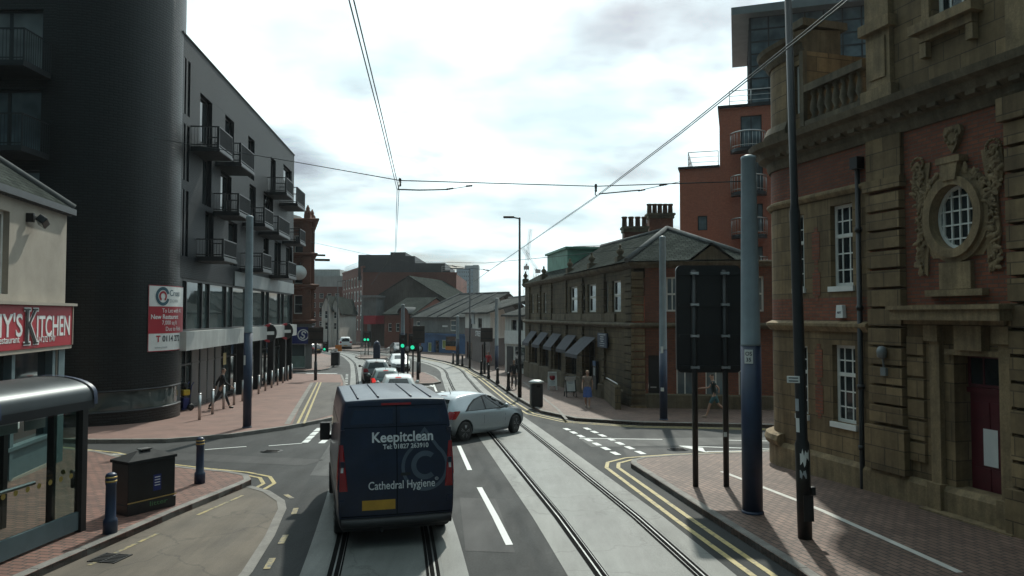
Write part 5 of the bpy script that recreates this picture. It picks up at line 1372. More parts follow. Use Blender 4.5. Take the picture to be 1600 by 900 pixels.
mb.build("sign_disc", WHITE_S, pc)
mb = MB(); mb.tube([c + Vector((0, 0, .66)), c + Vector((0, .42, .9))], .05, 6); mb.build("bracket", BLACKP, pc)

def block(name, label, u0, u1, vt, Y, depth, mat, rows, cols, win_m=None, fr_m=None, zbot=-3, yaw=0.0, wsz=(.55, .55), cat="building", part_win=True, off=0):
    a, b = AT(u0, 450, Y), AT(u1, 450, Y + yaw); zt = AT((u0 + u1) / 2, vt, Y + yaw / 2).z
    o = thing(name, label, cat, ((a.x + b.x) / 2, Y, zbot)); f = Fr((a.x, a.y), (b.x, b.y))
    hs = []
    if rows and cols:
        cw, ch = f.L / cols, (zt - 1.0 - 0.5) / rows
        for i in range(cols):
            for j in range(rows): 
                x, z_ = (i + .5) * cw, .8 + (j + .5) * ch; hs.append((x - cw * wsz[0] / 2, x + cw * wsz[0] / 2, z_ - ch * wsz[1] / 2, z_ + ch * wsz[1] / 2))
    mb = MB(); mb.wall(f, 0, f.L, zbot, zt, hs, .3); mb.fbox(f, .0, .02, zbot, zt, -depth, -.01); mb.fbox(f, f.L - .02, f.L, zbot, zt, -depth, -.01); mb.fbox(f, .02, f.L - .02, zt - .1, zt - .05, -depth, -.01)
    mb.fbox(f, -.1, f.L + .1, zt, zt + .3, -.5, .1); mb.build("wall", mat, o)
    for h in hs: window(o, f, h, 1, 2, fr_m or WHITE_F, win_m or GLASS, .18, .1, .06)
    return o, f, zt
# --- dark red block with a charcoal attic
o, f, zt = block("red_brick_block", "large dark red brick block with stepped charcoal attic storey, closing the street", 567, 713, 428, 130, 30, BROWNBRICK, 0, 0)
a0_, a1_ = AT(535, 450, 152), AT(567, 450, 130)
f2 = Fr((a0_.x, 152), (a1_.x, 130)); f2 = Fr((a0_.x, a0_.y), (a1_.x, a1_.y)); ztl = AT(567, 418, 130).z
hs = [(.9 + c * (f2.L - 1) / 7, .9 + c * (f2.L - 1) / 7 + 1.9, 1.0 + r_ * 2.6, 1.0 + r_ * 2.6 + 2.0) for c in range(7) for r_ in range(4)]
mb = MB(); mb.wall(f2, 0, f2.L, -3, ztl, hs, .3); mb.fbox(f2, -.1, f2.L, ztl, ztl + .3, -.4, .1); mb.build("side_wall", BROWNBRICK, o)
for h in hs: window(o, f2, h, 1, 1, WHITE_F, GLASS, .12, .3, .1)
mb = MB(); q = lambda u, v, Y=132: (f.S(u, 0, v), AT(u, v, Y).z)
for (u0, u1, vt) in ((556, 607, 398), (607, 631, 394), (631, 646, 400), (646, 694, 411), (694, 702, 422)):
    mb.fbox(f, f.S(u0) , f.S(u1) - .01, zt - 1.0, AT((u0 + u1) / 2, vt, 132).z, -24, -2.0 - (u0 % 7) * .01)
mb.build("attic", DARKREND, o)
mb = MB(); rail_run(mb, [f2.w(1, ztl + .3, -.4), f2.w(f2.L * .7, ztl + .3, -.4)]); mb.build("roof_railing", STAINLESS, o); mb = MB(); rail_run(mb, [f.w(f.L - 2.6, zt + .3, -.5), f.w(f.L - .3, zt + .3, -.5)]); mb.build("roof_railing", STAINLESS, o)
# --- white-topped flats, cream gabled house
o, f, zt = block("white_topped_flats", "red brick flats with a pale upper storey, far left behind the gabled house", 484, 545, 450, 165, 20, BROWNBRICK, 4, 5)
mb = MB(); mb.fbox(f, -1, f.L + 1, zt + .31, AT(510, 431, 165).z, -18, .1); mb.fbox(f, 0, f.L * .72, AT(510, 431, 165).z, AT(510, 420, 165).z, -12, -2); mb.build("upper_storey", CONC, o)
def house(name, label, u0, u1, ve, vr, Y, depth, mat, roofm, gable_front=True, yaw=0, wins=(), fm=None, zbot=None, ov=.3, cat="house"):
    """u0..u1 front width, ve eaves row, vr ridge row; gable or eaves turned to the viewer"""
    a, b = AT(u0, 450, Y), AT(u1, 450, Y + yaw); f = Fr((a.x, a.y), (b.x, b.y)); ze, zr = AT((u0 + u1) / 2, ve, Y + yaw / 2).z, AT((u0 + u1) / 2, vr, Y + yaw / 2).z
    zb = gz(Y) - .4 if zbot is None else zbot
    o = thing(name, label, cat, ((a.x + b.x) / 2, Y, zb)); hs = [f.rect(*w) for w in wins]
    mb = MB(); mb.wall(f, 0, f.L, zb, ze, hs, .2); mb.fbox(f, 0, .02, zb, ze, -depth, -.01); mb.fbox(f, f.L - .02, f.L, zb, ze, -depth, -.01)
    L = f.L
    if gable_front: mb.fprism(f, [(0, ze), (L, ze), (L / 2, zr)], -.3, -.002); mb.fprism(f, [(0, ze), (L, ze), (L / 2, zr)], -depth, -depth + .3)
    else:
        for s0, s1 in ((0, .02), (L - .02, L)): mb.add([f.w(s0, ze, -.01), f.w(s0, ze, -depth), f.w(s0, zr, -depth / 2), f.w(s1, ze, -.01), f.w(s1, ze, -depth), f.w(s1, zr, -depth / 2)], [(0, 1, 2), (5, 4, 3), (0, 2, 5, 3)])
    mb.build("wall", mat, o)
    for h in hs: window(o, f, h, 1, 2, fm or WHITE_F, GLASS, .14, .08, .05)
    mb = MB(); t = .14
    if gable_front:
        k = (zr - ze) / (L / 2)
        for s0, s1 in ((-ov, L / 2), (L + ov, L / 2)):
            z0 = ze - ov * k
            vs = [f.w(s0, z0, .2), f.w(s1, zr, .2), f.w(s1, zr, -depth - .2), f.w(s0, z0, -depth - .2)]; vs += [v + Vector((0, 0, t)) for v in vs]
            mb.add(vs, [(0, 1, 2, 3), (7, 6, 5, 4), (0, 4, 5, 1), (1, 5, 6, 2), (2, 6, 7, 3), (3, 7, 4, 0)])
    else:
        k = (zr - ze) / (depth / 2)
        for o0 in (ov, -depth - ov):
            z0 = ze - ov * k
            vs = [f.w(-.2, z0, o0), f.w(L + .2, z0, o0), f.w(L + .2, zr, -depth / 2), f.w(-.2, zr, -depth / 2)]; vs += [v + Vector((0, 0, t)) for v in vs]
            mb.add(vs, [(0, 1, 2, 3), (7, 6, 5, 4), (0, 4, 5, 1), (1, 5, 6, 2), (2, 6, 7, 3), (3, 7, 4, 0)])
    mb.build("roof", roofm, o)
    return o, f, ze, zr
house("gabled_house", "cream rendered house with two steep gables, far left down the street", 503, 517, 480, 463, 112, 12, WHITEREND, SLATE, True, 0, [(507, 512, 485, 498), (507, 512, 503, 515)])
o, f, ze, zr = house("gabled_house", "white rendered house with one gable between the lamp posts, far left", 517.5, 531, 484, 466, 113, 12, WHITEREND, SLATE, True, 0, [(521, 526, 487, 498), (521, 526, 504, 515)])
# --- shop terrace between the gabled houses and the pub
o, f, ze, zr = house("old_shop_building", "tall grey weathered shop building with a stained blank gable below the red block", 579, 700, 470, 432, 116, 16, M_("stained_old_render", (.115, .105, .09), .85, var=.45, scale=.25, streak=.4), SLATE, True, -3, [])
s0, s1 = f.S(579), f.S(601)
mb = MB(); mb.fbox(f, s0, s1, ze - 2.3, ze + .5, .003, 3.2); mb.fbox(f, s0 - .3, s1 + .2, ze + .5, ze + .8, -.2, 3.5); mb.build("shop_bay", GREYREND, o)
mb = MB(); mb.fbox(f, s0 + .3, s1, ze - 3.6, ze - 2.3, .003, 3.3); mb.build("red_fascia", RED_S, o)
mb = MB(); mb.fbox(f, s0 + 1.0, s0 + 1.5, -1.5, ze - 3.6, 2.8, 3.2); mb.fbox(f, s0, s0 + .4, -1.5, ze - 2.3, 3.2, 3.4); mb.build("column", GREYREND, o)
o, f, ze, zr = house("brick_shop", "low dark brick shop with a curved dormer beside the pub", 601, 646, 491, 465, 104, 12, BROWNBRICK, SLATE, False, -2, [(606, 612, 505, 518), (618, 624, 505, 518)])
mb = MB(); s_ = f.S(634); n = 12; zz = ze - .6
zz = ze + .1
P = [(s_ - .75, zz - 2.6)] + [(s_ - .75 * math.cos(math.pi * k / n), zz + .75 * math.sin(math.pi * k / n)) for k in range(n + 1)] + [(s_ + .75, zz - 2.6)]
mb.fprism(f, P, -3, .35); mb.build("curved_dormer", BROWNBRICK, o)
mb = MB(); vs = []
for k in range(n + 1): a, z_ = s_ - .92 * math.cos(math.pi * k / n), zz + .92 * math.sin(math.pi * k / n); vs += [f.w(a, z_, .7), f.w(a, z_, -3.2), f.w(s_ + (a - s_) * .9, zz + (z_ - zz) * .92, .7), f.w(s_ + (a - s_) * .9, zz + (z_ - zz) * .92, -3.2)]
fs = []
for k in range(n): b = 4 * k; fs += [(b, b + 1, b + 5, b + 4), (b + 2, b + 6, b + 7, b + 3), (b, b + 4, b + 6, b + 2)]
mb.add(vs, fs); mb.build("dormer_roof", LEAD, o)
# --- blue-fronted pub
PF = Fr((AT(646, 500, 99).x, 99), (AT(727, 500, 91).x, 91)); pz = lambda u, v: PF.PL(u, v)[1]
pb = thing("pub_building", "grey rendered pub with long slate roof and blue painted ground floor", "pub", (PF.w(6, 0, 0).x, 96, gz(96)))
ze = pz(690, 496); Lp = PF.L
up_ = [PF.rect(703, 712, 500, 517), PF.rect(650, 656, 502, 516)]
gb = gz(95) - .3
gl = [PF.rect(668, 674, 535, 550), PF.rect(690, 697, 531, 545), PF.rect(679, 686, 531, 556)]
mb = MB(); mb.wall(PF, 0, Lp, pz(690, 520), ze, up_, .15); mb.fbox(PF, 0, .02, gb, ze, -10, -.01); mb.fbox(PF, Lp - .02, Lp, gb, ze + .0, -10, -.01)
mb.add([PF.w(Lp - .02, ze, -.01), PF.w(Lp - .02, ze, -10), PF.w(Lp - .02, pz(700, 460), -6)], [(0, 1, 2)]); mb.build("wall", GREYREND, pb)
for h in up_: window(pb, PF, h, 1, 2, WHITE_F, GLASS_B, .1, .12, .1, mid=.5)
mb = MB(); mb.wall(PF, 0, Lp * .16, gb, pz(690, 520), (), .1); mb.build("plain_wall", BROWNBRICK, pb)
mb = MB(); mb.wall(PF, Lp * .16, Lp, gb, pz(690, 522), [g for g in gl], .15); mb.fbox(PF, Lp * .16, Lp, pz(690, 524), pz(690, 521), .003, .2); mb.build("blue_front", BLUE_L, pb)
for i, h in enumerate(gl): window(pb, PF, h, 1, 1, BLUE_L if i == 2 else LETTER_W, GLASS if i == 2 else M_("yellow_window_poster", (.35, .38, .12), .5), .08, .1, name="window" if i < 2 else "entrance")
mb = MB(); a, b = PF.S(697), PF.S(714); mb.fbox(PF, a, b, pz(705, 547), pz(705, 541), .003, .06); mb.build("orange_banner", ORANGE, pb)
mb = MB(); a, b = PF.S(697), PF.S(717); mb.fbox(PF, a, b, pz(705, 541), pz(705, 526), .003, .012); mb.build("dark_window_band", GLASS, pb)
mb = MB(); a, b = PF.S(692), PF.S(700); mb.fbox(PF, a, b, pz(696, 511), pz(696, 508.5), .003, .05); mb.build("name_plate", WHITE_S, pb)
zr = pz(700, 459)
def slab_roof(mb, a, b, c, d, t=.16):
    vs = [a, b, c, d] + [v + Vector((0, 0, t)) for v in (a, b, c, d)]; mb.add(vs, [(3, 2, 1, 0), (4, 5, 6, 7), (0, 1, 5, 4), (1, 2, 6, 5), (2, 3, 7, 6), (3, 0, 4, 7)])
mb = MB(); slab_roof(mb, PF.w(-.4, ze - .1, .35), PF.w(Lp + .3, ze - .1, .35), PF.w(Lp + 1.5, zr, -6), PF.w(2.2, zr, -6)); slab_roof(mb, PF.w(2.2, zr, -6), PF.w(Lp + 1.5, zr, -6), PF.w(Lp + .3, ze, -12), PF.w(-.4, ze, -12)); mb.build("roof", SLATE_L, pb)
mb = MB()
for t in (.02, .34, .52, .78): mb.tube([PF.w(-.4 + (Lp + .7) * t, ze + .08, .35), PF.w(2.2 + (Lp - .7) * t, zr + .2, -6)], .14 if t < .1 else .09, 5)
mb.tube([PF.w(2.2, zr + .2, -6), PF.w(Lp + 1.5, zr + .2, -6)], .12, 5); mb.build("roof_ridge", LEAD, pb)
# --- white houses before the hall
WF = Fr((AT(727, 500, 83).x, 83), (AT(766, 500, 70).x, 70)); wz = lambda u, v: WF.PL(u, v)[1]
wh = thing("white_house", "white and grey rendered house with slate roof and street sign, right of the pub", "house", (WF.w(5, 0).x, 76, gz(76)))
ze = wz(745, 489); gb = gz(76) - .4; Lw = WF.L; w1 = [WF.rect(747, 753, 497, 513), WF.rect(733, 738, 498, 513)]
mb = MB(); mb.wall(WF, 0, Lw, gb + 3.1, ze, w1, .15); mb.fbox(WF, 0, .02, gb, ze, -9, -.01); WS2 = Fr(tuple(WF.w(Lw, 0).xy), (AT(789, 500, 72).x, 72)); w2 = [WS2.rect(773, 779, 497, 513)]
mb.wall(WS2, 0, WS2.L, gb + 3.1, ze, w2, .15); mb.add([WS2.w(0, ze), WS2.w(WS2.L, ze), WS2.w(WS2.L * .55, wz(760, 465))], [(0, 1, 2)]); mb.build("wall", WHITEREND, wh)
for h in w1: window(wh, WF, h, 1, 2, DARK_F, GLASS, .1, .1)
for h in w2: window(wh, WS2, h, 1, 2, DARK_F, GLASS, .1, .1)
mb = MB(); mb.wall(WF, 0, Lw, gb, gb + 3.1, [(1, 4, gb + .6, gb + 2.4), (Lw - 4, Lw - 2, gb + .6, gb + 2.4)], .15); mb.wall(WS2, 0, WS2.L, gb, gb + 3.1); mb.build("shop_front", M_("dull_brown_shop_paint", (.10, .075, .07), .6), wh)
mb = MB(); mb.fbox(WF, .5, Lw - .5, gb + 3.0, gb + 3.9, .003, .15); mb.build("fascia", M_("brown_fascia", (.08, .045, .04), .5), wh)
lettering("STREET", .75, WF.mat(Lw * .62, gb + 3.42, .16), LETTER_W, wh, 3.0, .01)
mb = MB(); mb.fbox(WF, Lw * .32, Lw * .42, gb + 4.4, gb + 5.8, .003, .1); mb.build("picture_sign", LETTER_G, wh)
zr = wz(760, 464)
mb = MB(); slab_roof(mb, WF.w(-.3, ze - .1, .4), WF.w(Lw + .3, ze - .1, .4), WF.w(Lw + 1.2, zr, -5), WF.w(.4, zr, -5)); slab_roof(mb, WF.w(.4, zr, -5), WF.w(Lw + 1.2, zr, -5), WF.w(Lw + .3, ze, -10), WF.w(-.3, ze, -10)); mb.build("roof", SLATE_L, wh)
mb = MB(); mb.tube([WF.w(.2, zr + .2, -5), WF.w(Lw + 1.2, zr + .2, -5)], .12, 5); mb.build("ridge_tiles", LEAD, wh)
ck_p = WF.w(Lw - 1, zr, -5); mb = MB(); mb.box((ck_p.x + 2.2, ck_p.y + 2, zr + .9), (2.6, 1.2, 3.2)); mb.build("chimney", BROWNBRICK, wh)
for k in range(4): mb = MB(); mb.lathe([(.2, 0), (.17, .9), (.22, .95), (.22, 1.1)], (ck_p.x + 1.25 + k * .64, ck_p.y + 2, zr + 2.48), 8); mb.build("chimney_pot", POT, wh)
o, f, ze, zr = house("white_house", "small white house with dark eaves beside the stone hall's far end", 789, 822, 493, 468, 62, 9, WHITEREND, SLATE_L, False, -3, [(799, 807, 500, 516), (812, 817, 500, 516)], DARK_F)
mb = MB(); mb.fbox(f, .1, f.L, gz(62) + 2.5, gz(62) + 3.6, .003, .1); mb.build("fascia", WHITE_S, o)
mb = MB(); mb.fbox(f, .4, 1.4, gz(62), gz(62) + 2.3, .003, .05); mb.build("door", BLACKP, o)
mb = MB(); mb.fbox(f, 1.8, f.L - .2, gz(62) + .6, gz(62) + 2.3, .003, .05); mb.build("shop_window", GLASS, o)
p = f.w(.9, zr, -4.5); mb = MB(); mb.box((p.x, p.y, zr + .3), (1.6, .9, 2.2)); mb.build("chimney", BROWNBRICK, o)
for k in range(3): mb = MB(); mb.lathe([(.16, 0), (.14, .7), (.18, .85)], (p.x - .5 + k * .5, p.y, zr + 1.4), 8); mb.build("chimney_pot", POT, o)
# --- pale tower block and cranes on the skyline
o, f, zt = block("tower_block", "pale blue grey tower block on the skyline beside the red block", 713, 739, 420, 420, 14, M_("pale_blue_cladding", (.34, .42, .48), .5), 12, 9, GLASS_B, CONC, -6, wsz=(.5, .45))
mb = MB(); mb.fbox(f, f.L + .02, f.L + 3.2, -6, zt + 2.2, -14, .4); mb.fbox(f, f.L * .5, f.L, zt + .31, zt + 2.0, -12, -1); mb.build("stair_core", CONC, o)
def lattice(mb, a, b, w, n, r=.12):
    a, b = Vector(a), Vector(b); d = (b - a).normalized(); s = d.orthogonal().normalized() * w / 2; t = d.cross(s).normalized() * w / 2
    cs = [s + t, s - t, -s - t, -s + t]
    for c in cs: mb.tube([a + c, b + c], r, 4)
    for i in range(n):
        p, q = a + (b - a) * i / n, a + (b - a) * (i + 1) / n
        for k in range(4): mb.tube([p + cs[k], q + cs[(k + 1) % 4]], r * .7, 3, cap=False)
CRM = M_("crane_steel", (.42, .38, .36), .5)
for i, (pts, lab) in enumerate((([(820, 500), (823, 412)], "pale lattice tower crane with long jib leaning right, on the skyline"), ([(836, 470), (838, 420)], "lower lattice crane with a thin jib leaning left behind the hall's finials"))):
    Y = 330; m0, m1 = AT(*pts[0], Y), AT(*pts[1], Y); cz = thing("tower_crane", lab, "crane", m0, group="cranes on the skyline")
    mb = MB(); lattice(mb, m0, m1, 1.6, 10, .08); mb.build("mast", CRM, cz)
    j = AT(829, 358, Y) if i == 0 else AT(817, 388, Y); mb = MB(); lattice(mb, m1, j, 1.1, 14, .06); mb.build("jib", CRM, cz)
    k_ = m1 + (m1 - j) * .12; mb = MB(); mb.tube([m1, k_], .5, 5); mb.box(k_, (2.4, 1.6, 1.6)); mb.tube([m1 + Vector((0, 0, 4)), j], .05, 3); mb.build("counter_jib", CRM, cz)
# ------------------------------------------------------------------ street furniture
def tram_pole(u, vb, vtop, vblue, r0, r1, label, plates=()):
    p = G3(u, vb, .115); ztop = AT(u, vtop, p.y).z; zb = AT(u, vblue, p.y).z
    t = thing("tram_pole", label, "pole", p, group="tram wire poles")
    zt, zc = ztop - p.z, zb - p.z
    mb = MB(); mb.lathe([(r0 * 1.0, -.02), (r0, zc)], (0, 0, 0), 20); mb.build("blue_base", BLUEP, t, local=True)
    mb = MB(); mb.lathe([(r0 + .003, zc), (r0 * .97, zc + .04), (r1, zt - .06), (r1 * 1.04, zt - .05), (r1 * 1.04, zt), (r1 * .5, zt + .03)], (0, 0, 0), 20); mb.build("grey_shaft", GREYP, t, local=True)
    mb = MB(); mb.lathe([(r0 + .02, -.01), (r0 + .02, .03), (r0, .05)], (0, 0, 0), 16); mb.build("foot_collar", BLUEP, t, local=True)
    return t, p
tp1, pL = tram_pole(386, 668, 338, 520, .145, .12, "tall grey and blue tram wire pole on the red pavement before the black block")
tp2, pR = tram_pole(1176, 801, 245, 540, .185, .135, "thick grey and blue tram wire pole beside the big board's rear, nearest on the right")
tp3, pM = tram_pole(1037, 656, 370, 546, .15, .12, "slimmer grey and blue tram wire pole at the hall's corner door")
tp4, pF1 = tram_pole(776, 577, 466, 540, .17, .14, "blue based tram wire pole among the bollards by the white house")
tp5, pF2 = tram_pole(629, 584, 476, 520, .17, .14, "pale grey tram wire pole on the traffic island")
tp6, pF3 = tram_pole(715, 569, 494, 530, .17, .14, "short looking tram wire pole before the blue pub")
for tpx, w_, hh_, z_, m_ in ((tp2, .15, .26, 2.78, WHITE_S), (tp3, .13, .14, 1.1, WHITE_S), (tp3, .1, .26, 2.55, WHITE_S), (tp1, .09, .34, 2.2, WHITE_S)):
    r_ = .19 if tpx is tp2 else .153
    mb = MB(); n = 5; vs = []
    for k in range(n + 1):
        a = R(-120 + (k - n / 2) * 60 * w_ / r_ / n); vs += [(r_ * math.cos(a), r_ * math.sin(a), z_), (r_ * math.cos(a), r_ * math.sin(a), z_ + hh_)]
    mb.add(vs, [(2 * k, 2 * k + 2, 2 * k + 3, 2 * k + 1) for k in range(n)]); mb.build("number_plate", m_, tpx, local=True)
for tt, (zz, txt, sz) in ((tp2, (2.96, "OS", .1)), (tp2, (2.85, "35", .1))):
    def wrp(p): a = R(-120) + p.x / .19; return Vector((.192 * math.cos(a), .192 * math.sin(a), p.z))
    me_o = lettering(txt, sz, Matrix.Translation(tt.location) @ Matrix(((1, 0, 0, 0), (0, 0, 1, 0), (0, 1, 0, zz), (0, 0, 0, 1))), LETTER_D, tt, None, .002, .0005, warp=lambda p: wrp(p - Vector(tt.location)) + Vector(tt.location))
# black lamp column close by on the right
bc = thing("lamp_column", "black lamp column with peeling stickers and white plates, nearest post on the right pavement", "lamp post", G3(1258, 841, .115))
mb = MB(); mb.lathe([(.115, -.02), (.115, 1.55), (.09, 1.62), (.085, 5.4), (.062, 5.55), (.055, 10.2)], (0, 0, 0), 18); mb.build("shaft", BLACKP, bc, local=True)
mb = MB(); mb.tube([(0, 0, 10.1), (-.1, .0, 10.5), (-.9, .1, 10.8), (-1.6, .2, 10.85)], .035, 8); mb.build("arm", BLACKP, bc, local=True)
mb = MB(); mb.box((-1.9, .22, 10.85), (.7, .28, .12)); mb.build("lantern", BLACKP, bc, local=True)
bc.rotation_euler.y = R(-1.0)
mb = MB(); mb.box((.02, -.14, .52), (.16, .02, .42)); mb.build("access_door", BLACKP, bc, local=True)
mb = MB(); mb.box((-.14, -.07, 2.62), (.2, .012, .11), R(-30)); mb.build("name_plate", WHITE_S, bc, local=True)
for k in range(2): 
    mb = MB(); mb.box((-.14, -.0775, 2.645 - .05 * k), (.15, .004, .018), R(-30)); mb.build("text_row", LETTER_D, bc, local=True)
def sticker(parent, r, a, z0, z1, wdeg, m, jag=0, seed=1):
    rr_ = random.Random(seed); mb = MB(); n = 7; vs = []
    for k in range(n + 1):
        q = R(a - wdeg / 2 + wdeg * k / n); vs += [(r * math.cos(q), r * math.sin(q), z0 + rr_.uniform(0, jag)), (r * math.cos(q), r * math.sin(q), z1 - rr_.uniform(0, jag))]
    mb.add(vs, [(2 * k, 2 * k + 2, 2 * k + 3, 2 * k + 1) for k in range(n)]); mb.build("sticker", m, parent, local=True)
sticker(bc, .121, -95, 1.18, 1.5, 70, WHITE_S, .16, 3); sticker(bc, .122, -110, .98, 1.15, 50, LETTER_G, .1, 4); sticker(bc, .1, -150, 1.75, 1.98, 40, WHITE_S, 0, 5); sticker(bc, .1, -150, 2.1, 2.3, 40, LETTER_G, 0, 6)
MB().box((.14, -.02, .78), (.08, .1, .14)).build("bin_bracket", BLACKP, bc, local=True, bevel=.015)
# rear of the big variable message board
vb_ = thing("message_board", "large black road sign board seen from behind on two posts", "sign", G3(1112, 760, .115))
pA, pB = G3(1087, 760, .115), G3(1135, 760, .115); Yb = pA.y - .1
zt, zb = AT(1110, 414, Yb).z, AT(1110, 583, Yb).z; x0, x1 = AT(1059, 500, Yb).x, AT(1161, 500, Yb).x
for p in (pA, pB): mb = MB(); mb.tube([(p.x, p.y, p.z - .02), (p.x, p.y, zt - .1)], .062, 12); mb.build("post", BLACKP, vb_)
mb = MB(); rr_ = .12; pts = []
for cx, cz, a0 in ((x1 - rr_, zt - rr_, 0), (x0 + rr_, zt - rr_, 90), (x0 + rr_, zb + rr_, 180), (x1 - rr_, zb + rr_, 270)):
    for k in range(6): a = R(a0 + k * 18); pts.append((cx + rr_ * math.cos(a), cz + rr_ * math.sin(a)))
bf = Fr((0, Yb + .24), (1, Yb + .24)); mb.fprism(bf, pts, 0, .1); mb.build("panel", BLACKP, vb_)
mb = MB()
for k in range(4):
    zz = zb + .12 + (zt - zb - .3) * k / 3.0; mb.box(((x0 + x1) / 2, Yb + .11, zz), (x1 - x0 - .1, .05, .07))
mb.build("rail", BLACKP, vb_)
for k in range(4):
    zz = zb + .12 + (zt - zb - .3) * k / 3.0
    for p in (pA, pB): mb = MB(); mb.box((p.x, Yb + .03, zz), (.17, .03, .045)); mb.box((p.x - .075, Yb + .06, zz), (.03, .1, .06)); mb.box((p.x + .075, Yb + .06, zz), (.03, .1, .06)); mb.build("clip", STAINLESS, vb_)
mb = MB(); mb.box((pB.x - .03, pB.y - .066, 1.2), (.07, .008, .1)); mb.build("label_plate", WHITE_S, vb_)
# lamp post with a flat head down the road
def lamp_post(u, vb, vt, arm, label, h=.115, r=.085, two=False):
    p = G3(u, vb, h); z = AT(u, vt, p.y).z - p.z
    t = thing("lamp_post", label, "lamp post", p, group="street lamps down the road")
    mb = MB(); mb.lathe([(r * 1.25, -.02), (r * 1.25, 1.5), (r, 1.58), (r * .6, z)], (0, 0, 0), 12); mb.build("shaft", BLACKP, t, local=True)
    mb = MB(); mb.tube([(0, 0, z - .05), (arm * .4, -.02, z)], r * .45, 6); mb.build("arm", BLACKP, t, local=True)
    mb = MB(); mb.box((arm * .75, -.02, z + .02), (abs(arm) * .75, .28, .09)); mb.build("lantern", BLACKP, t, local=True, bevel=.02)
    return t
lamp_post(812, 621, 340, -.75, "black lamp post with a flat lantern near the litter bin")
lamp_post(734, 575, 420, -1.6, "slim lamp post in front of the pub's right end")
lamp_post(527, 546, 439, 1.7, "tall lamp post with arm to the right before the white gabled house")
lamp_post(512, 550, 466, -.5, "shorter slim lamp post left of the white gabled house")

# bollards
def heritage_bollard():
    t = thing("bollard", "navy bollard with gold bands left of the big litter bin", "bollard", (0, 0, 0), group="blue bollards with gold bands")
    mb = MB(); mb.lathe([(.115, -.02), (.115, .2), (.108, .24), (.085, .26), (.08, .8), (.088, .82), (.088, .86)], (0, 0, 0), 18); mb.build("body", BLUEP, t, local=True)
    mb = MB(); mb.lathe([(.092, .86), (.096, .875), (.092, .89)], (0, 0, 0), 18); mb.lathe([(.092, .93), (.096, .94), (.09, .955)], (0, 0, 0), 18); mb.build("gold_band", GOLD, t, local=True)
    mb = MB(); mb.lathe([(.09, .885), (.09, .932)], (0, 0, 0), 18); mb.lathe([(.09, .955), (.08, .99), (.05, 1.012), (.01, 1.02)], (0, 0, 0), 18); mb.build("cap", BLUEP, t, local=True)
    return t
hb = heritage_bollard(); note_children(hb); hb.location = G3(172, 833, .115)
dup(hb, G3(312, 755, .115), label="navy bollard with gold bands at the tip of the bus bay pavement")
def steel_bollard():
    t = thing("bollard", "", "bollard", (0, 0, 0), group="stainless bollards along the shopfronts")
    mb = MB(); mb.lathe([(.057, -.02), (.057, .98)], (0, 0, 0), 14); mb.build("tube", STAINLESS, t, local=True)
    mb = MB(); M = Matrix.Translation((0, 0, .98)) @ Matrix.Rotation(R(18), 4, "X"); mb.lathe([(.058, -.03), (.06, .02), (.05, .035)], (0, 0, 0), 14, mat=M); mb.build("sloped_cap", STAINLESS, t, local=True)
    return t
sbp = [(155, 768), (216, 742), (268, 718), (317, 698), (357, 680), (398, 660), (432, 647), (464, 632), (493, 618), (521, 606), (546, 596), (569, 585), (587, 572)]
sb0 = steel_bollard(); note_children(sb0)
ordw = ["nearest", "second", "third", "fourth", "fifth", "sixth", "seventh", "eighth", "ninth", "tenth", "eleventh", "twelfth", "farthest"]
for i, (x, y) in enumerate(sbp):
    p = G3(260 + x / 3, 400 + y / 3, .115)
    o = sb0 if i == 0 else dup(sb0, p)
    o.location = p
    o["label"] = ("stainless steel bollard before the shutters, %s from the black tower" if i < 5 else "stainless steel bollard outside the dark shopfronts, %s from the black tower") % ordw[i]
    if i == 12: o["label"] = "farthest stainless steel bollard at the end of the dark shopfronts"
def black_bollard():
    t = thing("bollard", "", "bollard", (0, 0, 0), group="black bollards on the right kerb")
    mb = MB(); mb.lathe([(.13, -.02), (.13, .18), (.1, .24), (.085, .85), (.1, .87)], (0, 0, 0), 12); mb.build("body", BLACKP, t, local=True)
    mb = MB(); mb.lathe([(.1, .87), (.105, .92), (.09, .98), (.06, 1.03), (.01, 1.06)], (0, 0, 0), 12); mb.build("cap", BLACKP, t, local=True)
    return t
bb0 = black_bollard(); note_children(bb0)
bbl = [((240, 438), "leftmost of three black bollards before the blue pub"), ((277, 447), "middle one of three black bollards before the blue pub"), ((312, 457), "rightmost of three black bollards before the blue pub"), ((460, 522), "black kerb bollard left of the brown sign board's post"), ((517, 558), "black kerb bollard in front of the person in red"), ((587, 600), "black kerb bollard right of the person in red"), ((672, 653), "black kerb bollard nearest the black lamp post")]
for i, ((x, y), lab) in enumerate(bbl):
    p = G3(660 + x / 5, 480 + y / 5, .115); o = bb0 if i == 0 else dup(bb0, p); o.location = p; o["label"] = lab

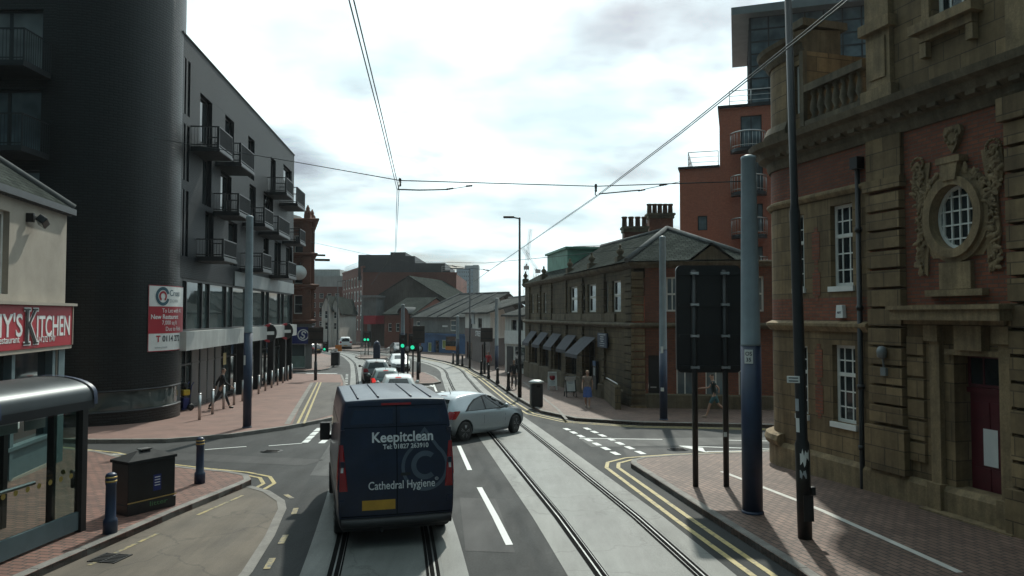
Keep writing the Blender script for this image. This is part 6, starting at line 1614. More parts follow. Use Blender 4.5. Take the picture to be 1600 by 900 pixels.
# litter bins
q0, q1 = Vector(G(199, 808, .115)), Vector(G(275, 790, .115))
bn_ = thing("litter_bin", "large black twin litter bin with pitched lid on the brick pavement", "litter bin", (0, 0, 0))
d = (q1 - q0); ang = math.atan2(d.y, d.x); c = (q0 + q1) / 2 + Vector((-d.y, d.x)).normalized() * .28; bn_.location = (c.x, c.y, gz(c.y) + .115); bn_.rotation_euler.z = ang
W_, D_, H_ = d.length, .56, 1.0
mb = MB(); mb.box((0, 0, H_ * .5 - .03), (W_ - .03, D_ - .03, H_ - .06)); mb.build("body", BLACKP, bn_, local=True, bevel=.02)
mb = MB(); mb.box((0, 0, .1), (W_, D_, .2)); mb.build("plinth", BLACKP, bn_, local=True, bevel=.015)
mb = MB(); zt = H_ - .06; mb.add([(-W_ / 2 - .005, -D_ / 2 - .005, zt), (W_ / 2 + .005, -D_ / 2 - .005, zt), (W_ / 2 + .005, D_ / 2 + .005, zt), (-W_ / 2 - .005, D_ / 2 + .005, zt), (-W_ / 2 - .005, -D_ / 2 - .005, zt + .05), (W_ / 2 + .005, -D_ / 2 - .005, zt + .05), (W_ / 2 + .005, D_ / 2 + .005, zt + .05), (-W_ / 2 - .005, D_ / 2 + .005, zt + .05), (-.12, 0, zt + .19), (.12, 0, zt + .19)],
    [(0, 1, 5, 4), (1, 2, 6, 5), (2, 3, 7, 6), (3, 0, 4, 7), (4, 5, 9, 8), (5, 6, 9), (6, 7, 8, 9), (7, 4, 8), (3, 2, 1, 0)]); mb.build("lid", M_("matt_black_lid", (.02, .021, .022), .75, spec=.2), bn_, local=True)
mb = MB(); mb.box((0, 0, zt + .2), (.22, .16, .02)); mb.build("ash_plate", STAINLESS, bn_, local=True)
mb = MB(); mb.box((.1, -D_ / 2 - .001 + .02, .52), (.16, .012, .3)); mb.build("sticker", BLUE_S, bn_, local=True)
mb = MB()
for k in range(4): mb.box((.1, -D_ / 2 + .012, .62 - k * .05), (.11, .006, .015))
mb.build("sticker_text", LETTER_W, bn_, local=True)
lettering("litter", .12, Matrix.Translation(bn_.location) @ Matrix.Rotation(ang, 4, "Z") @ Matrix(((1, 0, 0, .12), (0, 0, -1, -D_ / 2 - .002), (0, 1, 0, .14), (0, 0, 0, 1))), M_("green_lettering", (.05, .16, .06), .5), bn_, .36)
for o in [x for x in COL.objects if x.parent is bn_ and x.name.startswith("lettering")]:
    for v in o.data.vertices: v.co = Matrix.Rotation(-ang, 4, "Z") @ v.co
mb = MB(); mb.box((0, -D_ / 2 - .002, .235), (W_ + .005, .01, .02)); mb.build("gold_band", GOLD, bn_, local=True)
b2 = thing("litter_bin", "tall dark litter bin with pale top on the sunlit pavement beside the black lamp post", "litter bin", G3(838, 635, .115))
mb = MB(); mb.box((0, 0, .52), (.54, .5, 1.04)); mb.build("body", DKMETAL, b2, local=True, bevel=.05)
mb = MB(); mb.lathe([(.33, 1.05), (.36, 1.07), (.36, 1.12), (.2, 1.19), (.02, 1.2)], (0, 0, 0), 8); mb.build("lid", SILVER, b2, local=True)
mb = MB(); mb.box((.06, -.254, .93), (.16, .012, .1)); mb.build("aperture", BLACK_GAP, b2, local=True); b2.rotation_euler.z = R(8)
b3 = thing("litter_bin", "dark litter bin at the sign post on the far left pavement", "litter bin", G3(524, 571, .115))
mb = MB(); mb.box((0, 0, .6), (.75, .6, 1.2)); mb.build("body", DKMETAL, b3, local=True, bevel=.05)
mb = MB(); mb.box((0, 0, 1.24), (.85, .7, .08)); mb.build("lid", BLACKP, b3, local=True, bevel=.02)
# A-boards outside the hall
def a_board(u, v, w_, h_, lab, emb, rz):
    t = thing("pavement_sign", lab, "pavement sign", G3(u, v, .115), rz)
    for s_ in (-1, 1):
        M = Matrix.Translation((0, s_ * .2, 0)) @ Matrix.Rotation(s_ * R(14), 4, "X")
        mb = MB(); mb.box((0, 0, 0), (w_, .03, h_ * .72), mat=M @ Matrix.Translation((0, 0, h_ * .62))); mb.build("panel", WHITE_S, t, local=True)
        mb = MB()
        for x in (-w_ / 2 + .02, w_ / 2 - .02): mb.box((0, 0, 0), (.045, .045, h_), mat=M @ Matrix.Translation((x, s_ * .03, h_ * .5)))
        mb.box((0, 0, 0), (w_, .045, .045), mat=M @ Matrix.Translation((0, s_ * .03, h_ * .98))); mb.box((0, 0, 0), (w_, .045, .045), mat=M @ Matrix.Translation((0, s_ * .03, h_ * .25)))
        mb.build("frame", WHITE_S if emb else BLACKP, t, local=True)
    M = Matrix.Translation((0, -.2, 0)) @ Matrix.Rotation(-R(14), 4, "X") @ Matrix.Translation((0, -.02, h_ * .7))
    if emb:
        mb = MB(); mb.lathe([(.17, -.004), (.17, 0)], (0, 0, 0), 20, axis="Y", mat=M); mb.build("red_roundel", RED_S, t, local=True)
    mb = MB()
    for k in range(4): mb.box((0, 0, 0), (.3 - .05 * (k % 2), .006, .03), mat=M @ Matrix.Translation((0, 0, (-.25 if emb else .15) - k * .07)))
    mb.build("text_rows", LETTER_G, t, local=True)
a_board(863, 609, .5, 1.05, "white pavement sign with a red roundel outside the stone hall", True, R(6))
a_board(891, 620, .55, 1.1, "white pavement sign in a black frame nearer the walking woman", False, R(12))

# signal heads, sign boards
def board_post(u, vb, u0, u1, v0, v1, label, posts=1, col_=None, name="road_sign"):
    p = G3(u, vb, .115); t = thing(name, label, "sign", p)
    a, b = AT(u0, v1, p.y), AT(u1, v0, p.y)
    mb = MB(); mb.tube([p - Vector((0, 0, .03)), (p.x, p.y, b.z - .1)], .075, 8); mb.build("post", BLACKP, t)
    mb = MB(); mb.tube([p - Vector((0, 0, .03)), p + Vector((0, 0, 1.3))], .11, 8); mb.build("post_base", BLACKP, t)
    mb = MB(); mb.box(((a.x + b.x) / 2, p.y - .12, (a.z + b.z) / 2), (b.x - a.x, .06, b.z - a.z)); mb.build("panel", col_ or M_("brown_sign_back", (.055, .045, .04), .7), t, bevel=.02)
    mb = MB()
    for f_ in (.25, .75): mb.box(((a.x + b.x) / 2, p.y - .17, a.z + (b.z - a.z) * f_), (b.x - a.x - .1, .03, .06))
    mb.build("rail", DKMETAL, t)
    return t, p
board_post(493, 594, 482, 506, 511, 537, "dark rear of a road sign on a single post beside the loading bay")
t_, p_ = board_post(653, 596, 645, 664, 509, 536, "dark rear of a square road sign on the traffic island")
board_post(757, 584, 751, 770, 512, 534, "brown rear of a square road sign on the right pavement")
GREEN_L = lamp("green_signal_lens", (.03, .95, .5), 1.1)
LENS_OFF = M_("dark_signal_lens", (.03, .012, .01), .3)
def signal(u, vb, vlamp, label, lit=True, hh=.115):
    p = G3(u, vb, hh); c = AT(u, vlamp, p.y); t = thing("traffic_light", label, "traffic light", p, group="traffic lights at the junction")
    mb = MB(); mb.tube([p - Vector((0, 0, .03)), (p.x, p.y + .1, c.z + .9)], .065, 8); mb.build("post", BLACKP, t)
    mb = MB(); mb.box((c.x, p.y - .05, c.z + .34), (.36, .22, 1.08)); mb.box((c.x, p.y + .07, c.z + .34), (.62, .02, 1.3)); mb.build("signal_head", BLACKP, t, bevel=.02)
    for k in range(3):
        mb = MB(); mb.lathe([(.15, 0), (.15, -.03), (.1, -.05), (.01, -.055)], (c.x, p.y - .16, c.z + k * .34), 14, axis="Y"); mb.build("signal_lens", GREEN_L if k == 0 and lit else LENS_OFF, t)
        mb = MB(); mb.tube([Vector((c.x + .16 * math.cos(R(q)), p.y - .2, c.z + k * .34 + .16 * math.sin(R(q)))) for q in range(0, 181, 20)], .025, 4); mb.build("hood", BLACKP, t)
    return t, p
signal(507.5, 549, 545.5, "traffic light showing green at the left kerb beside the rear of a road sign")
signal(629.5, 584, 540, "traffic light showing green on the island, left of the two")
signal(645, 590, 542.5, "traffic light showing green on the island, nearest the dark sign board")
signal(570.5, 555, 530.5, "small traffic light showing green at the far island, left of its pair")
signal(575.5, 555, 530.5, "small traffic light showing green at the far island, right of its pair")
for i, (u, vb) in enumerate(((637, 584), (655.5, 583))):
    p = G3(u, vb, .115); z = AT(u, 545, p.y).z; t = thing("island_post", ["slim black post with a round sign between the two green lights", "thick black post with a round sign right of the island lights"][i], "post", p)
    mb = MB(); mb.tube([p, (p.x, p.y, z)], .1 if i else .07, 8); mb.build("shaft", BLACKP, t)
    mb = MB(); mb.lathe([(.3, 0), (.3, -.03)], (p.x, p.y - .08, z), 18, axis="Y"); mb.build("round_sign_back", DKMETAL, t)
    mb = MB(); mb.lathe([(.2, -.031), (.2, -.036)], (p.x, p.y - .08, z), 18, axis="Y"); mb.build("sign_face", LETTER_G, t)
# direction signs on the far left post
p = G3(526, 560, .115); ds = thing("direction_sign", "white arrow sign and orange works sign on a post above the far bin", "sign", p)
z0_, z1_ = AT(526, 553, p.y).z, AT(526, 545, p.y).z
mb = MB(); mb.tube([p, (p.x, p.y, z1_ + 1.0)], .07, 8); mb.build("post", BLACKP, ds)
a, b = AT(516, 553, p.y).x, AT(528, 553, p.y).x; f9 = Fr((0, p.y - .1), (1, p.y - .1))
mb = MB(); mb.fprism(f9, [(a, (z0_ + z1_) / 2), (a + .35, z0_), (b, z0_), (b, z1_), (a + .35, z1_)], 0, .04); mb.build("arrow_panel", WHITE_S, ds)
mb = MB(); mb.fbox(f9, a + .45, b - .1, (z0_ + z1_) / 2 - .06, (z0_ + z1_) / 2 + .06, .04, .045); mb.build("text_row", LETTER_D, ds)
a, b = AT(524, 553, p.y).x, AT(534, 553, p.y).x
mb = MB(); mb.fbox(f9, a, b, AT(526, 549, p.y).z, AT(526, 539, p.y).z, -.06, -.02); mb.build("orange_panel", ORANGE, ds)
# far island: guard rails, blue bollard sign
fi = thing("guard_railing", "pale guard railing round the far traffic island", "railing", (-15.5, 83, gz(83)))
mb = MB(); rail_run(mb, [(-17.0, 83, gz(83) + .1), (-14.0, 82.6, gz(83) + .1), (-14.3, 86, gz(86) + .1)], 1.1)
for k in range(24): x = -17 + 3.0 * k / 23; mb.tube([(x, 83 - .4 * k / 23, gz(83) + .2), (x, 83 - .4 * k / 23, gz(83) + 1.1)], .02, 4)
mb.build("rails", SILVER, fi)
ib = thing("keep_left_bollard", "dark blue upright island bollard behind the guard railing", "bollard", (-15.1, 82.4, gz(82) + .115))
mb = MB(); mb.box((0, 0, .75), (.75, .4, 1.5)); mb.build("body", BLUEP, ib, local=True, bevel=.06); mb = MB(); mb.lathe([(.36, -.01), (.3, .25), (.12, .42), (.02, .45)], (0, 0, 1.5), 12); mb.build("cap", BLUEP, ib, local=True)

# hand truck loaded at the foot of the tower
ht = thing("hand_truck", "blue hand truck with yellow load left by the shutters at the black tower", "hand truck", G3(291, 641, .115), R(-40))
mb = MB()
for x in (-.2, .2): mb.tube([(x, 0, .12), (x, .12, 1.05), (x, .22, 1.2)], .022, 6)
for z in (.35, .65, .95): mb.tube([(-.2, .03 + z * .09, z), (.2, .03 + z * .09, z)], .016, 6)
mb.box((0, -.14, .07), (.46, .3, .025)); mb.build("frame", BLUE_S, ht, local=True)
for x in (-.27, .27): mb = MB(); mb.lathe([(.04, -.03), (.13, -.035), (.15, 0), (.13, .035), (.04, .03)], (x, .06, .15), 14, axis="X"); mb.build("wheel", BLACKP, ht, local=True)
mb = MB(); mb.box((0, -.1, .32), (.4, .26, .46)); mb.build("crate", BLUE_S, ht, local=True, bevel=.03)
ld = thing("tool_case", "yellow and black case on top of the blue hand truck", "case", G3(291, 641, .115) + Vector((0, 0, .62)), R(-40))
mb = MB(); mb.box((0, -.08, .15), (.42, .3, .24)); mb.build("body", M_("yellow_plastic", (.55, .38, .03), .5), ld, local=True, bevel=.04)
mb = MB(); mb.tube([(-.12, -.08, .27), (-.1, -.08, .36), (.1, -.08, .36), (.12, -.08, .27)], .02, 6); mb.build("handle", BLACKP, ld, local=True)
mb = MB(); mb.box((-.1, -.06, .42), (.3, .25, .3)); mb.build("black_bag", BLACKP, ld, local=True, bevel=.08)

# ------------------------------------------------------------------ overhead wires
WZ = 2.45
def on_wire(u, v, dz=WZ):
    d = ray(u, v); t = dz / d.z
    return Vector((d.x * t, d.y * t, CAM_H + dz))
def catenary(a, b, sag, n=10): return [a + (b - a) * k / n - Vector((0, 0, sag * 4 * (k / n) * (1 - k / n))) for k in range(n + 1)]
lw = [Vector((-1.0, -3, 6.25)), on_wire(549, 0), on_wire(597, 191), on_wire(622, 297), Vector((-4.8, 30, 6.0)), AT(618, 392, 29), Vector((-8.5, 46, 5.6)), Vector((-13.6, 68.6, 5.2))]
lw = lw[:4] + [AT(618, 392, 30), Vector((-8.8, 46, 5.7))]
rw_ = [on_wire(1322, 0) + Vector((.45, -3, 0)), on_wire(1322, 0), on_wire(1060, 210), on_wire(933, 306), AT(760, 426, 34), AT(745, 437, 42), AT(722, 452, 66)]
def wire(label, P, r, off=0.0, name="contact_wire"):
    mb = MB(); mb.tube([p + Vector((off, 0, 0)) for p in P], r, 6)
    o = mb.build(name, WIRE); return tag(o, label, "wire")
def off_wire(P, d):
    Q = offs([(p.x, p.y) for p in P], d); return [Vector((q.x, q.y, p.z)) for q, p in zip(Q, P)]
wire("left of the paired contact wires over the van's track", off_wire(lw, -.018), .0062); wire("right of the paired contact wires over the van's track", off_wire(lw, .018), .0062)
wire("left of the paired contact wires over the empty track", off_wire(rw_, -.018), .0062); wire("right of the paired contact wires over the empty track", off_wire(rw_, .018), .0062)
YS = on_wire(622, 297).y
A1 = Vector((-13.2 + .1, 27.5, AT(290, 222, 27.5).z)); A2 = AT(625, 282, YS + .4); A3 = AT(931, 291, YS + .8); A4 = Vector((pR.x, pR.y, AT(1165, 283, pR.y).z))
a1 = AT(240, 216, 27.2)
mb = MB(); mb.tube([a1, AT(455, 252, 20), A2, A3, A4], .011, 6); tag(mb.build("span_wire", WIRE), "span wire crossing the street from the black tower to the thick pole", "wire")
def insul(mb, a, b, r=.03):
    a, b = Vector(a), Vector(b); mb.tube([a + (b - a) * k / 6 for k in range(7)], [r * .6, r, r * .7, r, r * .7, r, r * .6], 8)
sa = thing("steady_arm", "thin registration arm holding the left contact wires under the span wire", "wire fitting", A2)
c1 = on_wire(622, 296); e1 = AT(700, 296, YS); e2 = AT(738, 290, YS + .3)
mb = MB(); mb.tube([A2, c1], .012, 6); mb.tube([c1, AT(655, 297, YS), e1], .014, 6); mb.tube([e1, e2], .007, 5); mb.build("arm", WIRE, sa)
mb = MB(); insul(mb, A2 + Vector((0, 0, .05)), A2 - Vector((0, 0, .12))); mb.build("insulator", INSUL, sa)
mb = MB(); insul(mb, AT(697, 296, YS), AT(708, 294, YS + .1), .022); mb.build("insulator", INSUL, sa)
mb = MB(); insul(mb, AT(728, 291, YS + .25), AT(738, 290, YS + .3), .022); mb.build("insulator", INSUL, sa)
sa2 = thing("steady_arm", "thin registration arm holding the right contact wires near the thick pole", "wire fitting", A3)
c2 = on_wire(933, 306); YR = c2.y
mb = MB(); mb.tube([A3, AT(930, 304, YR), c2], .012, 6); mb.tube([AT(936, 303, YR), AT(1000, 297, YR + .3)], .014, 6); mb.tube([AT(1000, 297, YR + .3), AT(1062, 284, YR + .6)], .007, 5); mb.build("arm", WIRE, sa2)
mb = MB(); insul(mb, A3 + Vector((0, 0, .05)), A3 - Vector((0, 0, .12))); mb.build("insulator", INSUL, sa2)
mb = MB(); insul(mb, AT(997, 298, YR + .3), AT(1008, 296, YR + .35), .022); mb.build("insulator", INSUL, sa2)
mb = MB(); insul(mb, AT(1030, 290, YR + .4), AT(1042, 288, YR + .5), .022); mb.build("insulator", INSUL, sa2)
# farther spans
s2 = [Vector((-14.0, 52, AT(488, 378, 52).z)), AT(572, 397, 48), Vector((-8.8, 46, 5.95))]
mb = MB(); mb.tube([AT(485, 378, 52), AT(572, 397, 48), AT(640, 409, 44), AT(758, 411, 40), AT(900, 398, 34), Vector((pM.x, pM.y, AT(1034, 382, pM.y).z))], .012, 5); tag(mb.build("span_wire", WIRE), "farther span wire running from the black block to the hall's pole", "wire")
mb = MB(); mb.tube([AT(698, 414, 60), AT(733, 419, 60), AT(766, 422, 60)], .02, 5); insul(mb, AT(706, 415, 60), AT(714, 417, 60), .06); insul(mb, AT(755, 421, 60), AT(764, 423, 60), .05); tag(mb.build("bracket_arm", WIRE), "wire bracket arm reaching both ways from the slim lamp post", "wire fitting")
# ------------------------------------------------------------------ vehicles
def paint(name, c, metal=0.3, rough=0.32):
    return M_(name, c, rough, metal, .06, 1.5, coat=.6, objspace=True)
TYRE = M_("tyre_rubber", (.016, .016, .016), .8, objspace=True)
ALLOY = M_("alloy_rim", (.42, .43, .44), .3, .9, .1, objspace=True)
PLASTIC = M_("black_plastic", (.018, .018, .019), .6, objspace=True)
CARGLASS = glass("car_glass", (.012, .016, .017), .03, .3, .7)
CARGLASS_L = glass("pale_car_glass", (.06, .075, .075), .05, .4, .7)
REDLENS = M_("red_lens", (.28, .012, .016), .18, 0, .15, 9, coat=.5, objspace=True)
REDLIT = lamp("lit_brake_and_reflector", (1.0, .05, .04), .9)
PLATE_Y = M_("yellow_plate", (.50, .27, .03), .5, objspace=True)
PLATE_W = M_("white_plate", (.6, .6, .6), .5, objspace=True)

def cage_mesh(Y, Z, W, kx, crown, mats_fn, crease=None, levels=2, rear_bulge=.04, front_bulge=.1):
    """box-topology cage: stations i along the length, rows j up, columns k across; material chosen per face"""
    ni, nj, nk = len(Y), len(Y[0]), len(kx)
    bm = bmesh.new(); V = {}
    for i in range(ni):
        for j in range(nj):
            for k in range(nk):
                if i in (0, ni - 1) or j in (0, nj - 1) or k in (0, nk - 1):
                    x = kx[k]; q = 1 - x * x
                    y = Y[i][j] - (rear_bulge * q if i == 0 else 0) + (front_bulge * q if i == ni - 1 else 0)
                    z = Z[i][j] + (crown[i] * q if j == nj - 1 else 0)
                    V[i, j, k] = bm.verts.new((W[i][j] * x, y, z))
    def face(ids, tag_):
        f = bm.faces.new([V[q] for q in ids]); f.material_index = mats_fn(*tag_); f.smooth = True
    for i in range(ni - 1):
        for j in range(nj - 1):
            face([(i, j, 0), (i, j + 1, 0), (i + 1, j + 1, 0), (i + 1, j, 0)], ("L", i, j)); face([(i, j, nk - 1), (i + 1, j, nk - 1), (i + 1, j + 1, nk - 1), (i, j + 1, nk - 1)], ("R", i, j))
        for k in range(nk - 1):
            face([(i, nj - 1, k), (i, nj - 1, k + 1), (i + 1, nj - 1, k + 1), (i + 1, nj - 1, k)], ("T", i, k)); face([(i, 0, k), (i + 1, 0, k), (i + 1, 0, k + 1), (i, 0, k + 1)], ("B", i, k))
    for j in range(nj - 1):
        for k in range(nk - 1):
            face([(0, j, k), (0, j, k + 1), (0, j + 1, k + 1), (0, j + 1, k)], ("K", j, k)); face([(ni - 1, j, k), (ni - 1, j + 1, k), (ni - 1, j + 1, k + 1), (ni - 1, j, k + 1)], ("F", j, k))
    cl = bm.edges.layers.float.new("crease_edge")
    if crease:
        inv = {v: q for q, v in V.items()}
        for e in bm.edges: e[cl] = crease(inv[e.verts[0]], inv[e.verts[1]])
    bmesh.ops.recalc_face_normals(bm, faces=bm.faces)
    me = bpy.data.meshes.new("cage"); bm.to_mesh(me); bm.free()
    o = bpy.data.objects.new("cage", me); COL.objects.link(o)
    s = o.modifiers.new("s", "SUBSURF"); s.levels = levels; s.render_levels = levels
    bpy.context.view_layer.update()
    out = bpy.data.meshes.new_from_object(o.evaluated_get(bpy.context.evaluated_depsgraph_get()))
    bpy.data.objects.remove(o)
    return out
def fit(me, L, Wd, z0, z1):
    xs = [v.co.x for v in me.vertices]; ys_ = [v.co.y for v in me.vertices]; zs = [v.co.z for v in me.vertices]
    kx, ky, kz = Wd / (max(xs) - min(xs)), L / (max(ys_) - min(ys_)), (z1 - z0) / (max(zs) - min(zs)); y0, zz = min(ys_), min(zs)
    for v in me.vertices: v.co = Vector((v.co.x * kx, (v.co.y - y0) * ky, z0 + (v.co.z - zz) * kz))
def wells(me, ys_, r, hw, black_index):
    o = bpy.data.objects.new("b", me); COL.objects.link(o); cut = MB()
    for y in ys_:
        for s in (-1, 1): cut.lathe([(r, s * (hw - .30)), (r, s * (hw + .3))] if s > 0 else [(r, -(hw + .3)), (r, -(hw - .30))], (0, y, r * .92), 28, m=black_index, axis="X")
    c = cut.build("c", [BLACKP] * (black_index + 1))
    m = o.modifiers.new("b", "BOOLEAN"); m.operation = "DIFFERENCE"; m.object = c; m.solver = "EXACT"
    try: m.material_mode = "INDEX"
    except Exception: pass
    bpy.context.view_layer.update()
    out = bpy.data.meshes.new_from_object(o.evaluated_get(bpy.context.evaluated_depsgraph_get()))
    bpy.data.objects.remove(o); bpy.data.objects.remove(c)
    return out
def split(me, parent, names, mats, lift=0.0, angle=38):
    """one mesh object per material index, connected glass panes as separate windows"""
    made = []
    for idx, (nm, mt) in enumerate(zip(names, mats)):
        polys = [p for p in me.polygons if p.material_index == idx]
        if not polys: continue
        groups = [polys]
        if nm in ("window", "rear_window", "windscreen", "headlight", "tail_light"):     # islands
            byv = {}; groups = []
            for p in polys:
                for v in p.vertices: byv.setdefault(v, []).append(p)
            seen = set()
            for p in polys:
                if p.index in seen: continue
                g, todo = [], [p]; seen.add(p.index)
                while todo:
                    q = todo.pop(); g.append(q)
                    for v in q.vertices:
                        for w in byv[v]:
                            if w.index not in seen: seen.add(w.index); todo.append(w)
                groups.append(g)
        for g in groups:
            used = sorted({v for p in g for v in p.vertices}); mp = {v: i for i, v in enumerate(used)}
            nme = bpy.data.meshes.new(nm); nme.from_pydata([me.vertices[v].co for v in used], [], [[mp[v] for v in p.vertices] for p in g])
            nme.materials.append(mt)
            for p in nme.polygons: p.use_smooth = True
            nme.set_sharp_from_angle(angle=R(angle)); uv_box(nme)
            o = bpy.data.objects.new(nm, nme); COL.objects.link(o); o.parent = parent; made.append(o)
    return made
def wheel(parent, x, y, r, w, spokes=5, rim=ALLOY, steer=0.0, double=True):
    s = 1 if x > 0 else -1
    M = Matrix.Translation((x, y, r)) @ Matrix.Rotation(steer, 4, "Z")
    mb = MB(); prof = [(r * .66, -w / 2), (r * .93, -w / 2), (r, -w * .36), (r, w * .36), (r * .93, w / 2), (r * .66, w / 2)]
    mb.lathe(prof, (0, 0, 0), 28, axis="X", mat=M); t = mb.build("wheel", TYRE, parent, local=True)
    mb = MB(); o = s * (w / 2 - .015)
    mb.lathe([(r * .68, o - s * .06), (r * .68, o + s * .01), (r * .62, o + s * .012), (r * .6, o - s * .05)], (0, 0, 0), 28, axis="X", mat=M)
    mb.lathe([(r * .17, o - s * .05), (r * .15, o + s * .012), (r * .04, o + s * .015)], (0, 0, 0), 14, axis="X", mat=M)
    for k in range(spokes):
        a = 2 * math.pi * k / spokes + .2
        for d in ((-.16, .16) if double else (0,)):
            p, q = Vector((o, math.cos(a) * r * .12, math.sin(a) * r * .12)), Vector((o, math.cos(a + d) * r * .64, math.sin(a + d) * r * .64))
            mb.tube([M @ p, M @ q], [r * .05, r * .06], 6)
    mb.build("rim", rim, t, local=True)
    mb = MB(); mb.lathe([(r * .6, o - s * .075), (r * .6, o - s * .06)], (0, 0, 0), 20, axis="X", mat=M); mb.build("brake_disc", BLACKP, t, local=True)
    return t
def bvh(objs):
    vs, fs = [], []
    for o in objs:
        b = len(vs); vs += [v.co.copy() for v in o.data.vertices]; fs += [[i + b for i in p.vertices] for p in o.data.polygons]
    return BVHTree.FromPolygons(vs, fs)
def rear_patch(T, poly, lift, name, mat, parent, n=1, y0=-2, dirn=1):
    """small panel laid on the body surface, projected along y; poly in (x, z)"""
    bm = bmesh.new(); f = bm.faces.new([bm.verts.new((x, 0, z)) for x, z in poly])
    if n > 1: bmesh.ops.triangulate(bm, faces=[f]); bmesh.ops.subdivide_edges(bm, edges=bm.edges[:], cuts=n, use_grid_fill=True)
    for v in bm.verts:
        h = T.ray_cast(Vector((v.co.x, y0, v.co.z)), Vector((0, dirn, 0)))
        v.co.y = (h[0].y if h[0] else 0) - lift * dirn
        v.co.y = v.co.y
    for f in bm.faces: f.smooth = True
    bmesh.ops.recalc_face_normals(bm, faces=bm.faces)
    me = bpy.data.meshes.new(name); bm.to_mesh(me); bm.free(); me.materials.append(mat); uv_box(me)
    o = bpy.data.objects.new(name, me); COL.objects.link(o); o.parent = parent; return o
def side_patch(T, poly, lift, name, mat, parent, s, n=3):
    bm = bmesh.new(); f = bm.faces.new([bm.verts.new((0, y, z)) for y, z in poly])
    if n: bmesh.ops.triangulate(bm, faces=[f]); bmesh.ops.subdivide_edges(bm, edges=bm.edges[:], cuts=n, use_grid_fill=True)
    miss = []; xmin = .85 if parent.name.startswith("panel_van") else .5
    for v in bm.verts:
        h = T.ray_cast(Vector((3 * s, v.co.y, v.co.z)), Vector((-s, 0, 0)))
        if h[0] and abs(h[0].x) > xmin: v.co.x = h[0].x + lift * s
        else: miss.append(v)
    bmesh.ops.delete(bm, geom=miss, context="VERTS")
    for f in bm.faces: f.smooth = True
    bmesh.ops.recalc_face_normals(bm, faces=bm.faces)
    me = bpy.data.meshes.new(name); bm.to_mesh(me); bm.free(); me.materials.append(mat); uv_box(me)
    o = bpy.data.objects.new(name, me); COL.objects.link(o); o.parent = parent; return o

